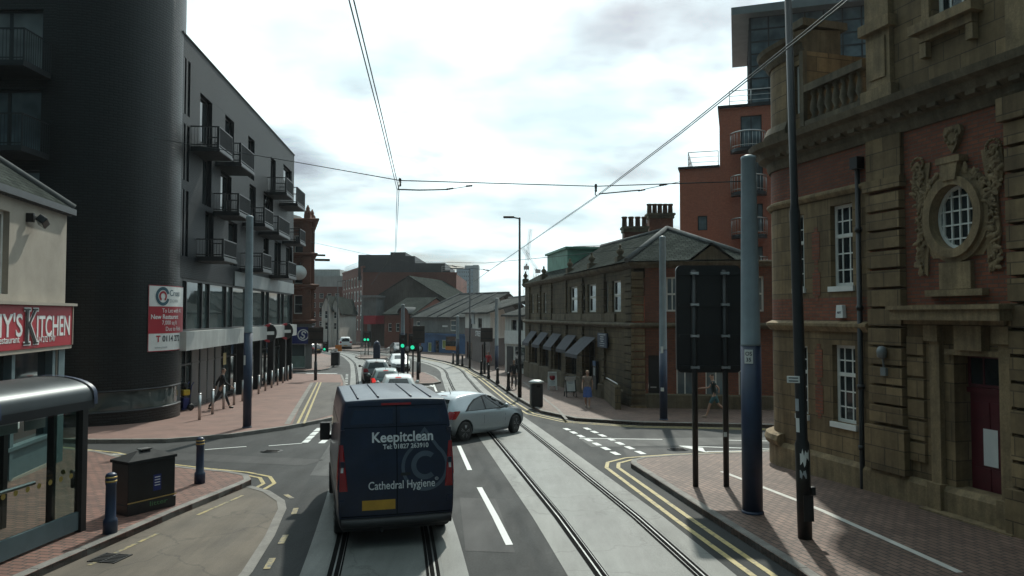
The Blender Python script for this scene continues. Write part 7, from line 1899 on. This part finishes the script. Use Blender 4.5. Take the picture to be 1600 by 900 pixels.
def make_car(name, label, body_m, L=4.0, Wd=1.72, H=1.48, hatch=.62, estate=0.0, glass_m=None, rim=ALLOY, brake=False, plate=True, spokes=5, cat="car", steer=0.0, dark_bumper=False, side_win=None, tweak=None, wf=.80):
    t = thing(name, label, cat); gm = glass_m or CARGLASS
    h = hatch
    Y = [[.12, .02, .0, .10, h], [.38, .32, .32, .42, h + .22], [.85, .82, .82, .86, 1.2], [1.42, 1.4, 1.4, 1.42, 1.6], [2.0, 2.0, 2.0, 2.0, 2.0], [2.6, 2.62, 2.62, 2.62, 2.42], [3.05, 3.0, 3.0, 2.98, 3.08], [3.4, 3.42, 3.42, 3.4, 3.4], [3.8, 3.82, 3.84, 3.8, 3.76], [3.92, 3.98, 4.0, 3.95, 3.9]]
    Z = [[.24, .42, .70, .98, 1.38], [.2, .36, .70, 1.0, 1.44], [.19, .34, .68, 1.0, 1.475], [.19, .32, .66, .985, 1.485], [.19, .32, .65, .97, 1.475], [.19, .32, .65, .955, 1.42], [.19, .32, .65, .93, 1.0], [.2, .34, .64, .88, .93], [.22, .38, .6, .77, .81], [.26, .42, .56, .69, .72]]
    W = [[.72, .80, .84, .80, .56], [.76, .86, .88, .85, .60], [.78, .865, .88, .86, .62], [.78, .865, .88, .86, .625], [.78, .865, .88, .855, .62], [.78, .865, .88, .85, .60], [.78, .865, .88, .845, .72], [.78, .865, .875, .82, .68], [.74, .83, .84, .76, .6], [.62, .72, .74, .66, .5]]
    if tweak: tweak(Y, Z, W)
    if estate:
        for i in (1, 2): Z[i][4] += .02
    kx = [-1, -.78, 0, .78, 1]
    def mf(side, a, b):
        if side in "LR" and b == 3 and 2 <= a <= 4 and not side_win: return 1
        if side in "LR" and b == 3 and a == 1 and estate: return 1
        if side == "K" and a == 3 and b in (1, 2): return 2
        if side == "T" and a == 5 and b in (1, 2): return 3
        if side == "B": return 4
        if side in "KF" and a == 0: return 4
        if side in "LR" and b == 0: return 0
        if dark_bumper and side == "K" and a == 1: return 4
        return 0
    def cr(a, b):
        if a[0] == b[0] and a[0] in (0,) and a[1] == b[1]: return .25
        if a[1] == b[1] == 3: return .45
        if a[1] == b[1] == 4 and a[2] == b[2] and a[2] in (0, 4): return .35
        return .12
    me = cage_mesh(Y, Z, W, kx, [.0, .03, .035, .04, .04, .03, .03, .05, .04, .02], mf, cr, 3)
    fit(me, L, Wd, .17, H)
    yr, yf = L * .165, L * wf; r = .318 * H / 1.48
    me = wells(me, (yr, yf), r * 1.16, Wd / 2, 4)
    parts = split(me, t, ["body", "window", "rear_window", "windscreen", "underside"], [body_m, gm, gm, gm, PLASTIC])
    T = bvh(parts)
    for s in (-1, 1):
        wheel(t, s * (Wd / 2 - .1), yr, r, .19, spokes, rim); wheel(t, s * (Wd / 2 - .1), yf, r, .19, spokes, rim, steer)
        # tail lamps wrap the corner
        zt_ = .98 * H / 1.48
        o = rear_patch(T, [(s * .50, zt_ - .22), (s * .80, zt_ - .26), (s * .82, zt_ - .02), (s * .62, zt_ + .0)], .008, "tail_light", REDLIT if brake else REDLENS, t, 3)
        side_patch(T, [(.06, zt_ - .25), (.2, zt_ - .24), (.42, zt_ - .0), (.12, zt_ - .0)], .006, "tail_light", REDLENS, t, s)
        # headlamps
        rear_patch(T, [(s * .42, .60 * H / 1.48), (s * .74, .60 * H / 1.48), (s * .72, .74 * H / 1.48), (s * .5, .70 * H / 1.48)], .006, "headlight", CARGLASS_L, t, 3, L + 2, -1)
        # mirror
        mb = MB(); ym = L * .655; zm = 1.0 * H / 1.48; mb.tube([(s * (Wd / 2 - .08), ym, zm - .04), (s * (Wd / 2 + .05), ym - .02, zm)], .03, 6); mb.sphere((s * (Wd / 2 + .11), ym - .03, zm + .02), .1, 8, 0, (1.05, .62, .8)); mb.build("mirror", body_m if not dark_bumper else PLASTIC, t, local=True)
        side_patch(T, [(L * .42, .80 * H / 1.48), (L * .47, .80 * H / 1.48), (L * .47, .825 * H / 1.48), (L * .42, .825 * H / 1.48)], .02, "door_handle", body_m, t, s, 1)
        for yy in (L * .395, L * .675):
            side_patch(T, [(yy, .36), (yy + .012, .36), (yy + .012, .93 * H / 1.48), (yy, .93 * H / 1.48)], .002, "door_gap", PLASTIC, t, s, 2)
        side_patch(T, [(L * .33, .455 * H / 1.48), (L * .74, .455 * H / 1.48), (L * .74, .485 * H / 1.48), (L * .33, .485 * H / 1.48)], .012, "side_moulding", body_m, t, s, 3)
        if side_win:
            side_patch(T, side_win[0], .004, "window_seal", PLASTIC, t, s, 5)
            for w_ in side_win[1:]: side_patch(T, w_, .009, "window", gm, t, s, 5)
            continue
        yy = L * .395 + .02; side_patch(T, [(yy, 1.0 * H / 1.48), (yy + .06, 1.0 * H / 1.48), (yy + .04, 1.36 * H / 1.48), (yy - .01, 1.36 * H / 1.48)], .006, "pillar", PLASTIC, t, s, 2)
    rear_patch(T, [(-.26, .56), (.26, .56), (.26, .67), (-.26, .67)], .01, "number_plate", PLATE_Y if plate else PLATE_W, t, 2)
    rear_patch(T, [(-.26, .36), (.26, .36), (.26, .47), (-.26, .47)], .01, "number_plate", PLATE_W, t, 2, L + 2, -1)
    rear_patch(T, [(-.4, .52), (.4, .52), (.36, .62), (-.36, .62)], .004, "grille", PLASTIC, t, 2, L + 2, -1)
    zb = 1.40 * H / 1.48; hit = T.ray_cast(Vector((0, h + .12, 5)), Vector((0, 0, -1)))[0]
    mb = MB(); mb.box((0, h + .02, (hit.z if hit else zb) - .03), (.26, .06, .02)); mb.build("high_brake_light", REDLIT if brake else REDLENS, t, local=True)
    mb = MB(); hit = T.ray_cast(Vector((0, h + .3, 5)), Vector((0, 0, -1)))[0]; mb.tube([hit - Vector((0, 0, .02)), hit + Vector((0, -.12, .2))], [.012, .005], 5); mb.build("aerial", PLASTIC, t, local=True)
    return t
def place(t, x, y, heading, pivot=(0, 0)):
    """heading in degrees, 0 = away from the camera, positive = turning left"""
    M = Matrix.Rotation(R(heading), 4, "Z"); p = M @ Vector((pivot[0], pivot[1], 0)); pitch = -.023 if 14 < y < 64 else 0
    t.location = (x - p.x, y - p.y, gz(y))
    t.rotation_euler = (math.atan(-.023) * math.cos(R(heading)) if 15 < y < 62 else 0, math.atan(-.023) * -math.sin(R(heading)) * -1 if 15 < y < 62 else 0, R(heading))

def hatch_shape(Y, Z, W):
    Y[0][4] = .36; Y[1][4] = .66
    for i, zt in ((0, 1.385), (1, 1.45), (2, 1.48), (3, 1.49), (4, 1.47), (5, 1.37)): Z[i][4] = zt
    for i in range(2, 6): Z[i][3] -= .03
    Y[5][4] = 2.28; Y[6][4] = 3.18; Z[6][4] = .985; Y[4][4] = 1.9; Y[3][4] = 1.5; Y[2][4] = 1.1
    for i in range(1, 6): W[i][4] = .58
    Z[7][4] = .94; Z[7][3] = .88; Z[8][4] = .90; Z[8][3] = .84; Z[9][4] = .80; Z[9][3] = .76
# silver hatchback turning across the tracks
car = make_car("silver_hatchback", "silver three door hatchback turning across the empty tram track beside the van", paint("silver_paint", (.33, .355, .375), .55, .3), 3.86, 1.72, 1.49, .50, wf=.825, steer=R(14), spokes=5, tweak=hatch_shape,
    side_win=[[(.62, .955), (.86, 1.13), (1.18, 1.30), (1.62, 1.392), (2.02, 1.40), (2.36, 1.34), (2.72, 1.18), (3.06, .975), (3.02, .93), (1.8, .94)],
              [(.74, .97), (.93, 1.12), (1.22, 1.27), (1.58, 1.35), (1.58, .965)], [(1.65, .965), (1.65, 1.362), (2.02, 1.37), (2.34, 1.305), (2.67, 1.16), (2.92, .99), (2.88, .965)]])
pr, pf = Vector(G(725, 689)), Vector(G(797, 677)); hd = math.degrees(math.atan2(pf.y - pr.y, pf.x - pr.x)) - 90
place(car, pr.x, pr.y, hd, (.80, 3.86 * .165))
SILV = paint("pewter_paint", (.22, .225, .22), .6, .32); WHT = paint("white_car_paint", (.66, .67, .66), 0.0, .3); GRN = paint("grey_green_paint", (.15, .19, .18), .5, .32); DRK = paint("dark_car_paint", (.03, .032, .035), .3, .3)
c2 = make_car("suv", "pewter grey estate with dark lower tailgate, farthest car queuing ahead of the van", SILV, 4.4, 1.82, 1.64, .28, 1, dark_bumper=True); place(c2, -8.9, 48.6, 13)
c3 = make_car("small_car", "grey green small car with a lit brake light, middle of the queue", GRN, 3.8, 1.66, 1.47, .45, 0, CARGLASS_L, brake=True); place(c3, -6.85, 40.2, 11)
c4 = make_car("small_car", "white small car with a lit high brake light, directly ahead of the van", WHT, 3.8, 1.7, 1.5, .45, 0, brake=False); place(c4, -5.15, 33.6, 10)
for o in COL.objects:
    if o.parent is c4 and o.name.startswith("high_brake"): o.data.materials[0] = REDLIT
c5 = make_car("white_car", "white oncoming car waiting beside the traffic island lights", WHT, 4.3, 1.76, 1.46, .6, 0); place(c5, -9.7, 64.5, 193, (0, 4.3))
c6 = make_car("dark_car", "dark car far down the street behind the oncoming white car", DRK, 4.3, 1.76, 1.45, .5, 0); place(c6, AT(618, 549, 96).x, 96, 200)
c7 = make_car("dark_car", "dark parked car at the far left kerb under the blue sign", DRK, 4.2, 1.75, 1.45, .5, 0); place(c7, AT(497, 551, 92).x, 92, 60)
c8 = make_car("white_van", "white small van far off beside the orange sign", WHT, 4.4, 1.8, 1.85, .2, 1); place(c8, AT(540, 546, 104).x, 104, 15)

# dark blue panel van straight ahead
def make_van():
    t = thing("panel_van", "dark blue high roof panel van with white lettering on its rear doors, nearest vehicle", "van")
    NAVY = M_("navy_van_paint", (.006, .0135, .042), .36, 0.0, .25, 2.5, grain=.3, gscale=14, coat=.22, objspace=True)
    j7 = [.26, .46, .95, 1.28, 1.80, 2.05, 2.37]
    wj = [.90, .965, .985, .98, .94, .925, .86]
    def st(y, sk=(0,) * 7, z=None, w=None): return [y + s for s in sk], list(z or j7), list(w or wj)
    S = [st(0, (.06, .0, .02, .05, .13, .17, .26), w=[.86, .94, .955, .945, .915, .90, .83]), st(.16, (.0, .0, .0, .02, .08, .1, .16)), st(1.1), st(2.3), st(3.1), st(3.62, (0, 0, 0, 0, -.04, -.06, -.14), z=[.26, .46, .95, 1.26, 1.78, 2.03, 2.34]),
         st(4.2, (0, 0, 0, .0, -.12, .05, .12), z=[.26, .46, .92, 1.16, 1.24, 1.28, 1.3], w=[.9, .96, .975, .95, .92, .86, .80]), st(4.7, z=[.27, .46, .8, .98, 1.04, 1.07, 1.09], w=[.86, .93, .93, .88, .84, .78, .72]), st(4.95, (-.06, 0, 0, -.05, -.08, -.1, -.12), z=[.3, .46, .7, .86, .92, .95, .97], w=[.76, .82, .82, .76, .72, .66, .6])]
    Y, Z, W = [s[0] for s in S], [s[1] for s in S], [s[2] for s in S]
    kx = [-1, -.88, -.45, 0, .45, .88, 1]
    def mf(side, a, b):
        if side in "LR" and a == 4 and b == 3: return 1
        if side == "T" and a == 5 and b in (1, 2, 3, 4): return 2
        if side == "B" or (side in "LRKF" and (b if side in "LR" else a) == 0): return 3
        return 0
    def cr(a, b):
        if a[0] == b[0] == 0 and a[2] == b[2] and a[2] in (0, 6): return .55
        if a[0] == b[0] == 0 and a[1] == b[1] == 6: return .6
        if a[1] == b[1] == 6 and a[2] == b[2] and a[2] in (0, 6): return .5
        return .2
    me = cage_mesh(Y, Z, W, kx, [.03, .04, .05, .05, .05, .04, .03, .04, .03], mf, cr, 3, .03, .12)
    fit(me, 4.97, 1.97, .24, 2.40)
    me = wells(me, (.98, 3.95), .39, .985, 3)
    parts = split(me, t, ["body", "window", "windscreen", "bumper"], [NAVY, CARGLASS, CARGLASS, PLASTIC])
    T = bvh(parts)
    for s in (-1, 1):
        wheel(t, s * .87, .98, .335, .22, 8, FASCIA, 0, False); wheel(t, s * .87, 3.95, .335, .22, 8, FASCIA, 0, False)
        # tall tail lamps
        rear_patch(T, [(s * .80, .92), (s * .935, .92), (s * .925, 1.66), (s * .875, 1.66), (s * .83, 1.2)], .012, "tail_light", REDLENS, t, 4)
        side_patch(T, [(.03, .92), (.16, .94), (.12, 1.3), (.14, 1.66), (.08, 1.66)], .01, "tail_light", REDLENS, t, s)
        rear_patch(T, [(s * .875, 1.22), (s * .915, 1.22), (s * .91, 1.34), (s * .87, 1.34)], .016, "reversing_lens", PLATE_W, t, 1)
        rear_patch(T, [(s * .60, .36), (s * .74, .36), (s * .74, .405), (s * .60, .405)], .012, "reflector", REDLIT if s < 0 else REDLENS, t, 1)  # left reflector is given a glow of its own for its red shine
        mb = MB(); mb.tube([(s * .95, 3.55, 1.25), (s * 1.06, 3.5, 1.3)], .05, 6); mb.box((s * 1.09, 3.47, 1.4), (.2, .14, .36)); mb.build("mirror", PLASTIC, t, local=True, bevel=.03)
        side_patch(T, [(.35, 1.02), (4.5, 1.02), (4.5, 1.05), (.35, 1.05)], .01, "side_rail", PLASTIC, t, s)
        side_patch(T, [(.5, .56), (4.6, .56), (4.6, .68), (.5, .68)], .014, "side_moulding", PLASTIC, t, s)
        for yy in (2.35, 3.3): side_patch(T, [(yy, .5), (yy + .014, .5), (yy + .014, 1.95), (yy, 1.95)], .003, "door_gap", BLACK_GAP, t, s)
        side_patch(T, [(2.5, 1.08), (2.7, 1.08), (2.7, 1.13), (2.5, 1.13)], .03, "door_handle", PLASTIC, t, s, 1)
        side_patch(T, [(.25, 1.95), (3.1, 1.95), (3.1, 1.965), (.25, 1.965)], .003, "roof_seam", BLACK_GAP, t, s)
        for xx in (.28, .62):                                        # roof ribs
            mb = MB(); pts = []
            for k in range(13):
                hit = T.ray_cast(Vector((s * xx, .45 + 2.3 * k / 12, 5)), Vector((0, 0, -1)))[0]; pts.append(hit + Vector((0, 0, .004)))
            mb.tube(pts, .018, 8); mb.build("roof_rib", NAVY, t, local=True)
    SEAM = BLACK_GAP
    rear_patch(T, [(-.007, .5), (.007, .5), (.007, 2.28), (-.007, 2.28)], .004, "door_gap", SEAM, t, 5)
    for z, w_ in ((1.92, .86), (2.26, .80)): rear_patch(T, [(-w_, z), (w_, z), (w_, z + .012), (-w_, z + .012)], .004, "door_seam", SEAM, t, 4)
    rear_patch(T, [(-.90, .50), (.90, .50), (.90, .515), (-.90, .515)], .004, "door_seam", SEAM, t, 4)
    for s in (-1, 1):
        rear_patch(T, [(s * .06, 1.98), (s * .76, 1.98), (s * .70, 2.2), (s * .06, 2.22)], .006, "upper_door_panel", paint("navy_panel_paint", (.009, .018, .048), .0, .14), t, 4)
        rear_patch(T, [(s * .05, 1.42), (s * .78, 1.42), (s * .78, 1.428), (s * .05, 1.428)], .005, "door_crease", paint("navy_crease_paint", (.011, .02, .045), .1, .3), t, 3)
        for z in (.72, 1.35, 1.85): mb = MB(); h = T.ray_cast(Vector((s * .9, -2, z)), Vector((0, 1, 0)))[0]; mb.box((s * .885, h.y - .01, z), (.07, .05, .09)); mb.build("hinge", NAVY, t, local=True)
    rear_patch(T, [(-.57, .60), (-.03, .60), (-.03, .76), (-.57, .76)], .014, "number_plate", PLATE_Y, t, 2)
    rear_patch(T, [(-.25, 2.28), (.25, 2.28), (.25, 2.315), (-.25, 2.315)], .014, "high_brake_light", REDLENS, t, 3)
    rear_patch(T, [(.06, 1.13), (.22, 1.13), (.22, 1.18), (.06, 1.18)], .014, "door_handle", PLASTIC, t, 1)
    mb = MB(); pts = [T.ray_cast(Vector((-.9 + 1.8 * k / 10, -2, .40)), Vector((0, 1, 0)))[0] + Vector((0, -.03, 0)) for k in range(11)]
    mb.tube(pts, .075, 8); mb.build("bumper_step", PLASTIC, t, local=True)
    mb = MB(); mb.tube([(-.25, .9, .3), (-.25, -.02, .27)], .03, 8); mb.build("exhaust", IRON, t, local=True)
    def on_rear(p):
        h = T.ray_cast(Vector((p.x, -2, p.z)), Vector((0, 1, 0)))[0]
        return Vector((p.x, (h.y if h else 0) - .022 + p.y * .3, p.z))
    FRONT = Matrix(((1, 0, 0, 0), (0, 0, -1, 0), (0, 1, 0, 0), (0, 0, 0, 1)))
    VAN_W = M_("van_lettering", (.70, .72, .73), .5, objspace=True)
    def vt(txt, size, x, z, w, bold=0):
        lettering(txt, size, Matrix.Translation((x, 0, z)) @ FRONT, VAN_W, t, w, bold, .001, warp=on_rear)
    vt("Keepitclean", .23, .10, 1.755, 1.02, .005); vt("Tel: 01827 263910", .105, .15, 1.605, .76, .002); vt("Cathedral Hygiene", .185, .08, .985, 1.10, .0015); vt("©", .07, .66, 1.05, .06)
    DROP = M_("faded_emblem_print", (.075, .10, .135), .45, objspace=True)
    cx, cz, rr = .47, 1.34, .40
    def band(P0, P1, nm):
        n = len(P0); vs = [Vector(on_rear(Vector((x, 0, z)))) for x, z in P0] + [Vector(on_rear(Vector((x, 0, z)))) for x, z in P1]
        mb = MB(); mb.add([v + Vector((0, .013, 0)) for v in vs], [(k, k + 1, n + k + 1, n + k) for k in range(n - 1)]); mb.build(nm, DROP, t, local=True)
    def drop(r):
        P = [(cx, cz + r * 1.42)]
        for k in range(33): a = R(52 - k * 284 / 32); P.append((cx + r * math.cos(a), cz - .08 + r * math.sin(a)))
        P.append((cx, cz + r * 1.42)); return P
    band(drop(rr), drop(rr - .055), "emblem")
    arcP = lambda r: [(cx + r * math.cos(R(a)), cz - .06 + r * math.sin(R(a))) for a in range(50, 311, 10)]
    band(arcP(.235), arcP(.15), "emblem")
    return t
van = make_van(); place(van, -1.90, 12.3, 15.5)
# ------------------------------------------------------------------ people
SKIN = M_("skin", (.42, .25, .18), .6, objspace=True); HAIR_D = M_("dark_hair", (.03, .022, .018), .7, objspace=True); HAIR_F = M_("fair_hair", (.25, .16, .08), .7, objspace=True)
def skinned(name, chains, mat, parent, levels=1):
    """chains: list of [(pos, radius), ...]; a later chain may start with an index into the vertices so far"""
    vs, es, rad = [], [], []
    for ch in chains:
        prev = None
        for it in ch:
            if isinstance(it, int): prev = it; continue
            p, r = it; vs.append(p); rad.append(r); i = len(vs) - 1
            if prev is not None: es.append((prev, i))
            prev = i
    me = bpy.data.meshes.new(name); me.from_pydata([tuple(v) for v in vs], es, [])
    o = bpy.data.objects.new(name, me); COL.objects.link(o)
    m = o.modifiers.new("k", "SKIN"); m.use_smooth_shade = True
    for i, sv in enumerate(me.skin_vertices[0].data):
        r = rad[i]; sv.radius = r if isinstance(r, tuple) else (r, r); sv.use_root = (i == 0)
    s = o.modifiers.new("s", "SUBSURF"); s.levels = levels; s.render_levels = levels
    bpy.context.view_layer.update()
    out = bpy.data.meshes.new_from_object(o.evaluated_get(bpy.context.evaluated_depsgraph_get()))
    bpy.data.objects.remove(o); bpy.data.meshes.remove(me)
    out.name = name; out.materials.clear(); out.materials.append(mat)
    for p in out.polygons: p.use_smooth = True
    uv_box(out)
    o = bpy.data.objects.new(name, out); COL.objects.link(o); o.parent = parent
    return o
def person(label, loc, rz, stride=.25, arm=.3, top=None, legs=None, shoes=None, hair=HAIR_D, shorts=False, skirt=None, lean=0.0, bent=.25, H=1.72, sleeves=True, run=False, bag=None):
    t = thing("person", label, "person", loc, rz); k = H / 1.75
    V = lambda x, y, z: Vector((x, y + lean * max(0, z - .9), z)) * k
    hip = .94
    def leg(s, sw):
        a = V(s * .09, 0, hip - .02); kn = V(s * .10, sw * .55 + .03, .50); an = V(s * .10, sw * 1.0 - (bent if sw < 0 else 0) * .35, .09 + (.14 if sw < 0 and run else .02 if sw < 0 else 0))
        return a, kn, an
    L0, L1 = leg(-1, stride), leg(1, -stride)
    def armp(s, sw):
        sh_ = V(s * .185, 0, 1.42); el = V(s * .23, -sw * .4 - .02, 1.15 + (.03 if run else 0)); wr = V(s * .22, -sw * .9 + .10 + (.1 if run else 0), .93 + (.2 if run else .02))
        return sh_, el, wr
    A0, A1 = armp(-1, arm), armp(1, -arm)
    pel, sp, ch_, nk = V(0, 0, hip), V(0, .01, 1.14), V(0, 0, 1.35), V(0, .0, 1.49)
    hd0, hd1, hd2 = V(0, .02, 1.565), V(0, .025, 1.66), V(0, .01, 1.735)
    ch = [[(pel, (.14 * k, .10 * k)), (sp, (.12 * k, .09 * k)), (ch_, (.145 * k, .10 * k)), (nk, .052 * k), (hd0, (.062 * k, .075 * k)), (hd1, (.077 * k, .095 * k)), (hd2, (.055 * k, .07 * k))]]
    for (a, kn, an), s in ((L0, -1), (L1, 1)):
        ch.append([0, (a, .085 * k), ((a + kn) / 2, .075 * k), (kn, .055 * k), ((kn + an) / 2 + Vector((0, -.01, 0)), .052 * k), (an, .036 * k), (an + Vector((0, .10, -.05)) * k, .036 * k), (an + Vector((0, .17, -.06)) * k, .026 * k)])
    n0 = 7 + 14
    for (sh_, el, wr), s in ((A0, -1), (A1, 1)):
        d = (wr - el).normalized(); pm = wr + d * .05 * k
        base = sum(len([q for q in c if not isinstance(q, int)]) for c in ch)
        ch.append([2, (sh_, .052 * k), ((sh_ + el) / 2, .045 * k), (el, .038 * k), (wr, .026 * k), (pm, (.034 * k, .018 * k))])
        palm = base + 4
        for q in range(4):
            off = Vector((0, (q - 1.5) * .019, 0)) * k; ln = (.07, .08, .075, .06)[q] * k
            ch.append([palm, (pm + d * .035 * k + off, .0095 * k), (pm + d * (.035 * k + ln * .5) + off, .009 * k), (pm + d * (.03 * k + ln) + off + Vector((-s * .015, 0, 0)), .0075 * k)])
        ch.append([palm, (pm + Vector((-s * .01, .038, -.005)) * k, .0105 * k), (pm + Vector((-s * .015, .05, -.035)) * k, .009 * k)])
    body = skinned("body", ch, SKIN, t)
    # face: nose, eyes, mouth, ears as part of the head's look
    mb = MB(); f = hd1 + Vector((0, .085 * k, 0))
    mb.add([f + Vector((-.012, .0, -.03)) * k, f + Vector((.012, 0, -.03)) * k, f + Vector((0, .025, -.028)) * k, f + Vector((0, .003, .02)) * k], [(0, 1, 2), (1, 3, 2), (3, 0, 2)])
    for s in (-1, 1): mb.sphere(hd1 + Vector((s * .08, 0, -.005)) * k, .022 * k, 5, 0, (.5, .8, 1.3))
    mb.build("face", SKIN, t, local=True)
    mb = MB()
    for s in (-1, 1): mb.sphere(hd1 + Vector((s * .03, .083, .012)) * k, .009 * k, 5)
    mb.box(tuple(hd1 + Vector((0, .078, -.052)) * k), (.04 * k, .012 * k, .008 * k)); mb.build("eyes_and_mouth", HAIR_D, t, local=True)
    skinned("hair", [[(hd1 + Vector((0, -.03, .0)) * k, (.082 * k, .082 * k)), (hd1 + Vector((0, -.018, .06)) * k, (.08 * k, .088 * k)), (hd2 + Vector((0, 0, .012)) * k, (.05 * k, .06 * k))]], hair, t)
    g = 1.16
    tc = [[(V(0, 0, .86), (.165 * k, .125 * k)), (V(0, 0, .98), (.16 * k, .12 * k)), (sp, (.14 * k, .11 * k)), (ch_, (.16 * k, .115 * k)), (V(0, 0, 1.455), (.085 * k, .075 * k))]]
    for (sh_, el, wr) in (A0, A1): tc.append([3, (sh_, .064 * k), ((sh_ + el) / 2, .058 * k)] + ([(el, .05 * k), (wr - (wr - el) * .1, .04 * k)] if sleeves else []))
    skinned("top", tc, top, t)
    if legs:
        lc = [[(V(0, 0, .99), (.145 * k, .108 * k)), (V(0, 0, .9), (.15 * k, .112 * k))]]
        for (a, kn, an) in (L0, L1): lc.append([1, (a + Vector((0, 0, -.06)), .1 * k), ((a + kn) / 2, .088 * k)] + ([(kn + (a - kn) * .12, .075 * k)] if shorts else [(kn, .068 * k), ((kn + an) / 2, .06 * k), (an + Vector((0, 0, .02)), .052 * k)]))
        skinned("shorts" if shorts else "trousers", lc, legs, t)
    if skirt:
        mb = MB(); n = 18; rings = [(.99, .14, .11), (.86, .18, .15), (.68, .2, .18), (.5, .215, .2)]
        for z, a, b in rings:
            mb.v += [V(a * math.cos(2 * math.pi * q / n) * (1 + .04 * math.sin(q * 2.3)), b * math.sin(2 * math.pi * q / n) * (1 + .04 * math.cos(q * 3.1)), z) for q in range(n)]
        for r_ in range(3):
            for q in range(n): mb.f.append([r_ * n + q, r_ * n + (q + 1) % n, (r_ + 1) * n + (q + 1) % n, (r_ + 1) * n + q]); mb.m.append(0); mb.sm.append(True)
        mb.build("skirt", skirt, t, local=True)
    sc_ = []
    for (a, kn, an), s in ((L0, -1), (L1, 1)): skinned("shoe", [[(an + Vector((0, -.03, -.035)) * k, .046 * k), (an + Vector((0, .09, -.055)) * k, .046 * k), (an + Vector((0, .18, -.062)) * k, .034 * k)]], shoes or BLACKP, t)
    return t
C_ = lambda n, c: M_(n, c, .85, objspace=True, var=.25, scale=8, bump=.1)
DARKC, REDC, JEAN = C_("dark_cloth", (.022, .024, .028)), C_("red_cloth", (.42, .03, .04)), C_("denim_cloth", (.06, .08, .13))
person("woman walking past the stone hall in a patterned blue knee length skirt", G3(918, 637, .115), R(168), .16, .15, C_("beige_cloth", (.22, .17, .14)), None, C_("pale_shoe", (.3, .25, .2)), HAIR_F, skirt=C_("blue_print_cloth", (.07, .12, .32)), H=1.66, sleeves=False)
person("running figure in a dark top and teal shorts seen between the big board's posts", G3(1117, 652, .115), R(80), .34, .42, C_("dark_green_cloth", (.03, .045, .045)), C_("teal_cloth", (.04, .12, .14)), C_("pale_shoe", (.3, .25, .2)), HAIR_D, True, None, .12, .5, 1.7, False, True)
person("person in dark jacket and grey trousers standing between bollard and black lamp post", G3(803, 608, .115), R(190), .07, .1, DARKC, C_("grey_cloth", (.13, .12, .11)), None, HAIR_D, H=1.74)
person("person in a red top walking on the far right pavement", G3(763, 583, .115), R(170), .14, .2, REDC, DARKC, None, HAIR_D, H=1.74)
person("person in dark clothes striding past the shutters behind the steel bollards", G3(345, 639, .115), R(-60), .36, .32, DARKC, DARKC, None, HAIR_D, False, None, .1, .4, 1.78)
# ------------------------------------------------------------------ the air over the street
hz = MB().box((0, 200, 60), (1100, 560, 130))
hz = hz.build("haze", M_("haze_air", (1, 1, 1)))
tag(hz, kind="stuff")
nt = hz.data.materials[0].node_tree; nt.nodes.clear()
ho = N(nt.nodes, "ShaderNodeOutputMaterial"); hv = N(nt.nodes, "ShaderNodeVolumePrincipled")
hv.inputs["Color"].default_value = (.90, .95, 1.0, 1); hv.inputs["Density"].default_value = 0.0002; hv.inputs["Anisotropy"].default_value = 0.3
nt.links.new(hv.outputs[0], ho.inputs["Volume"])
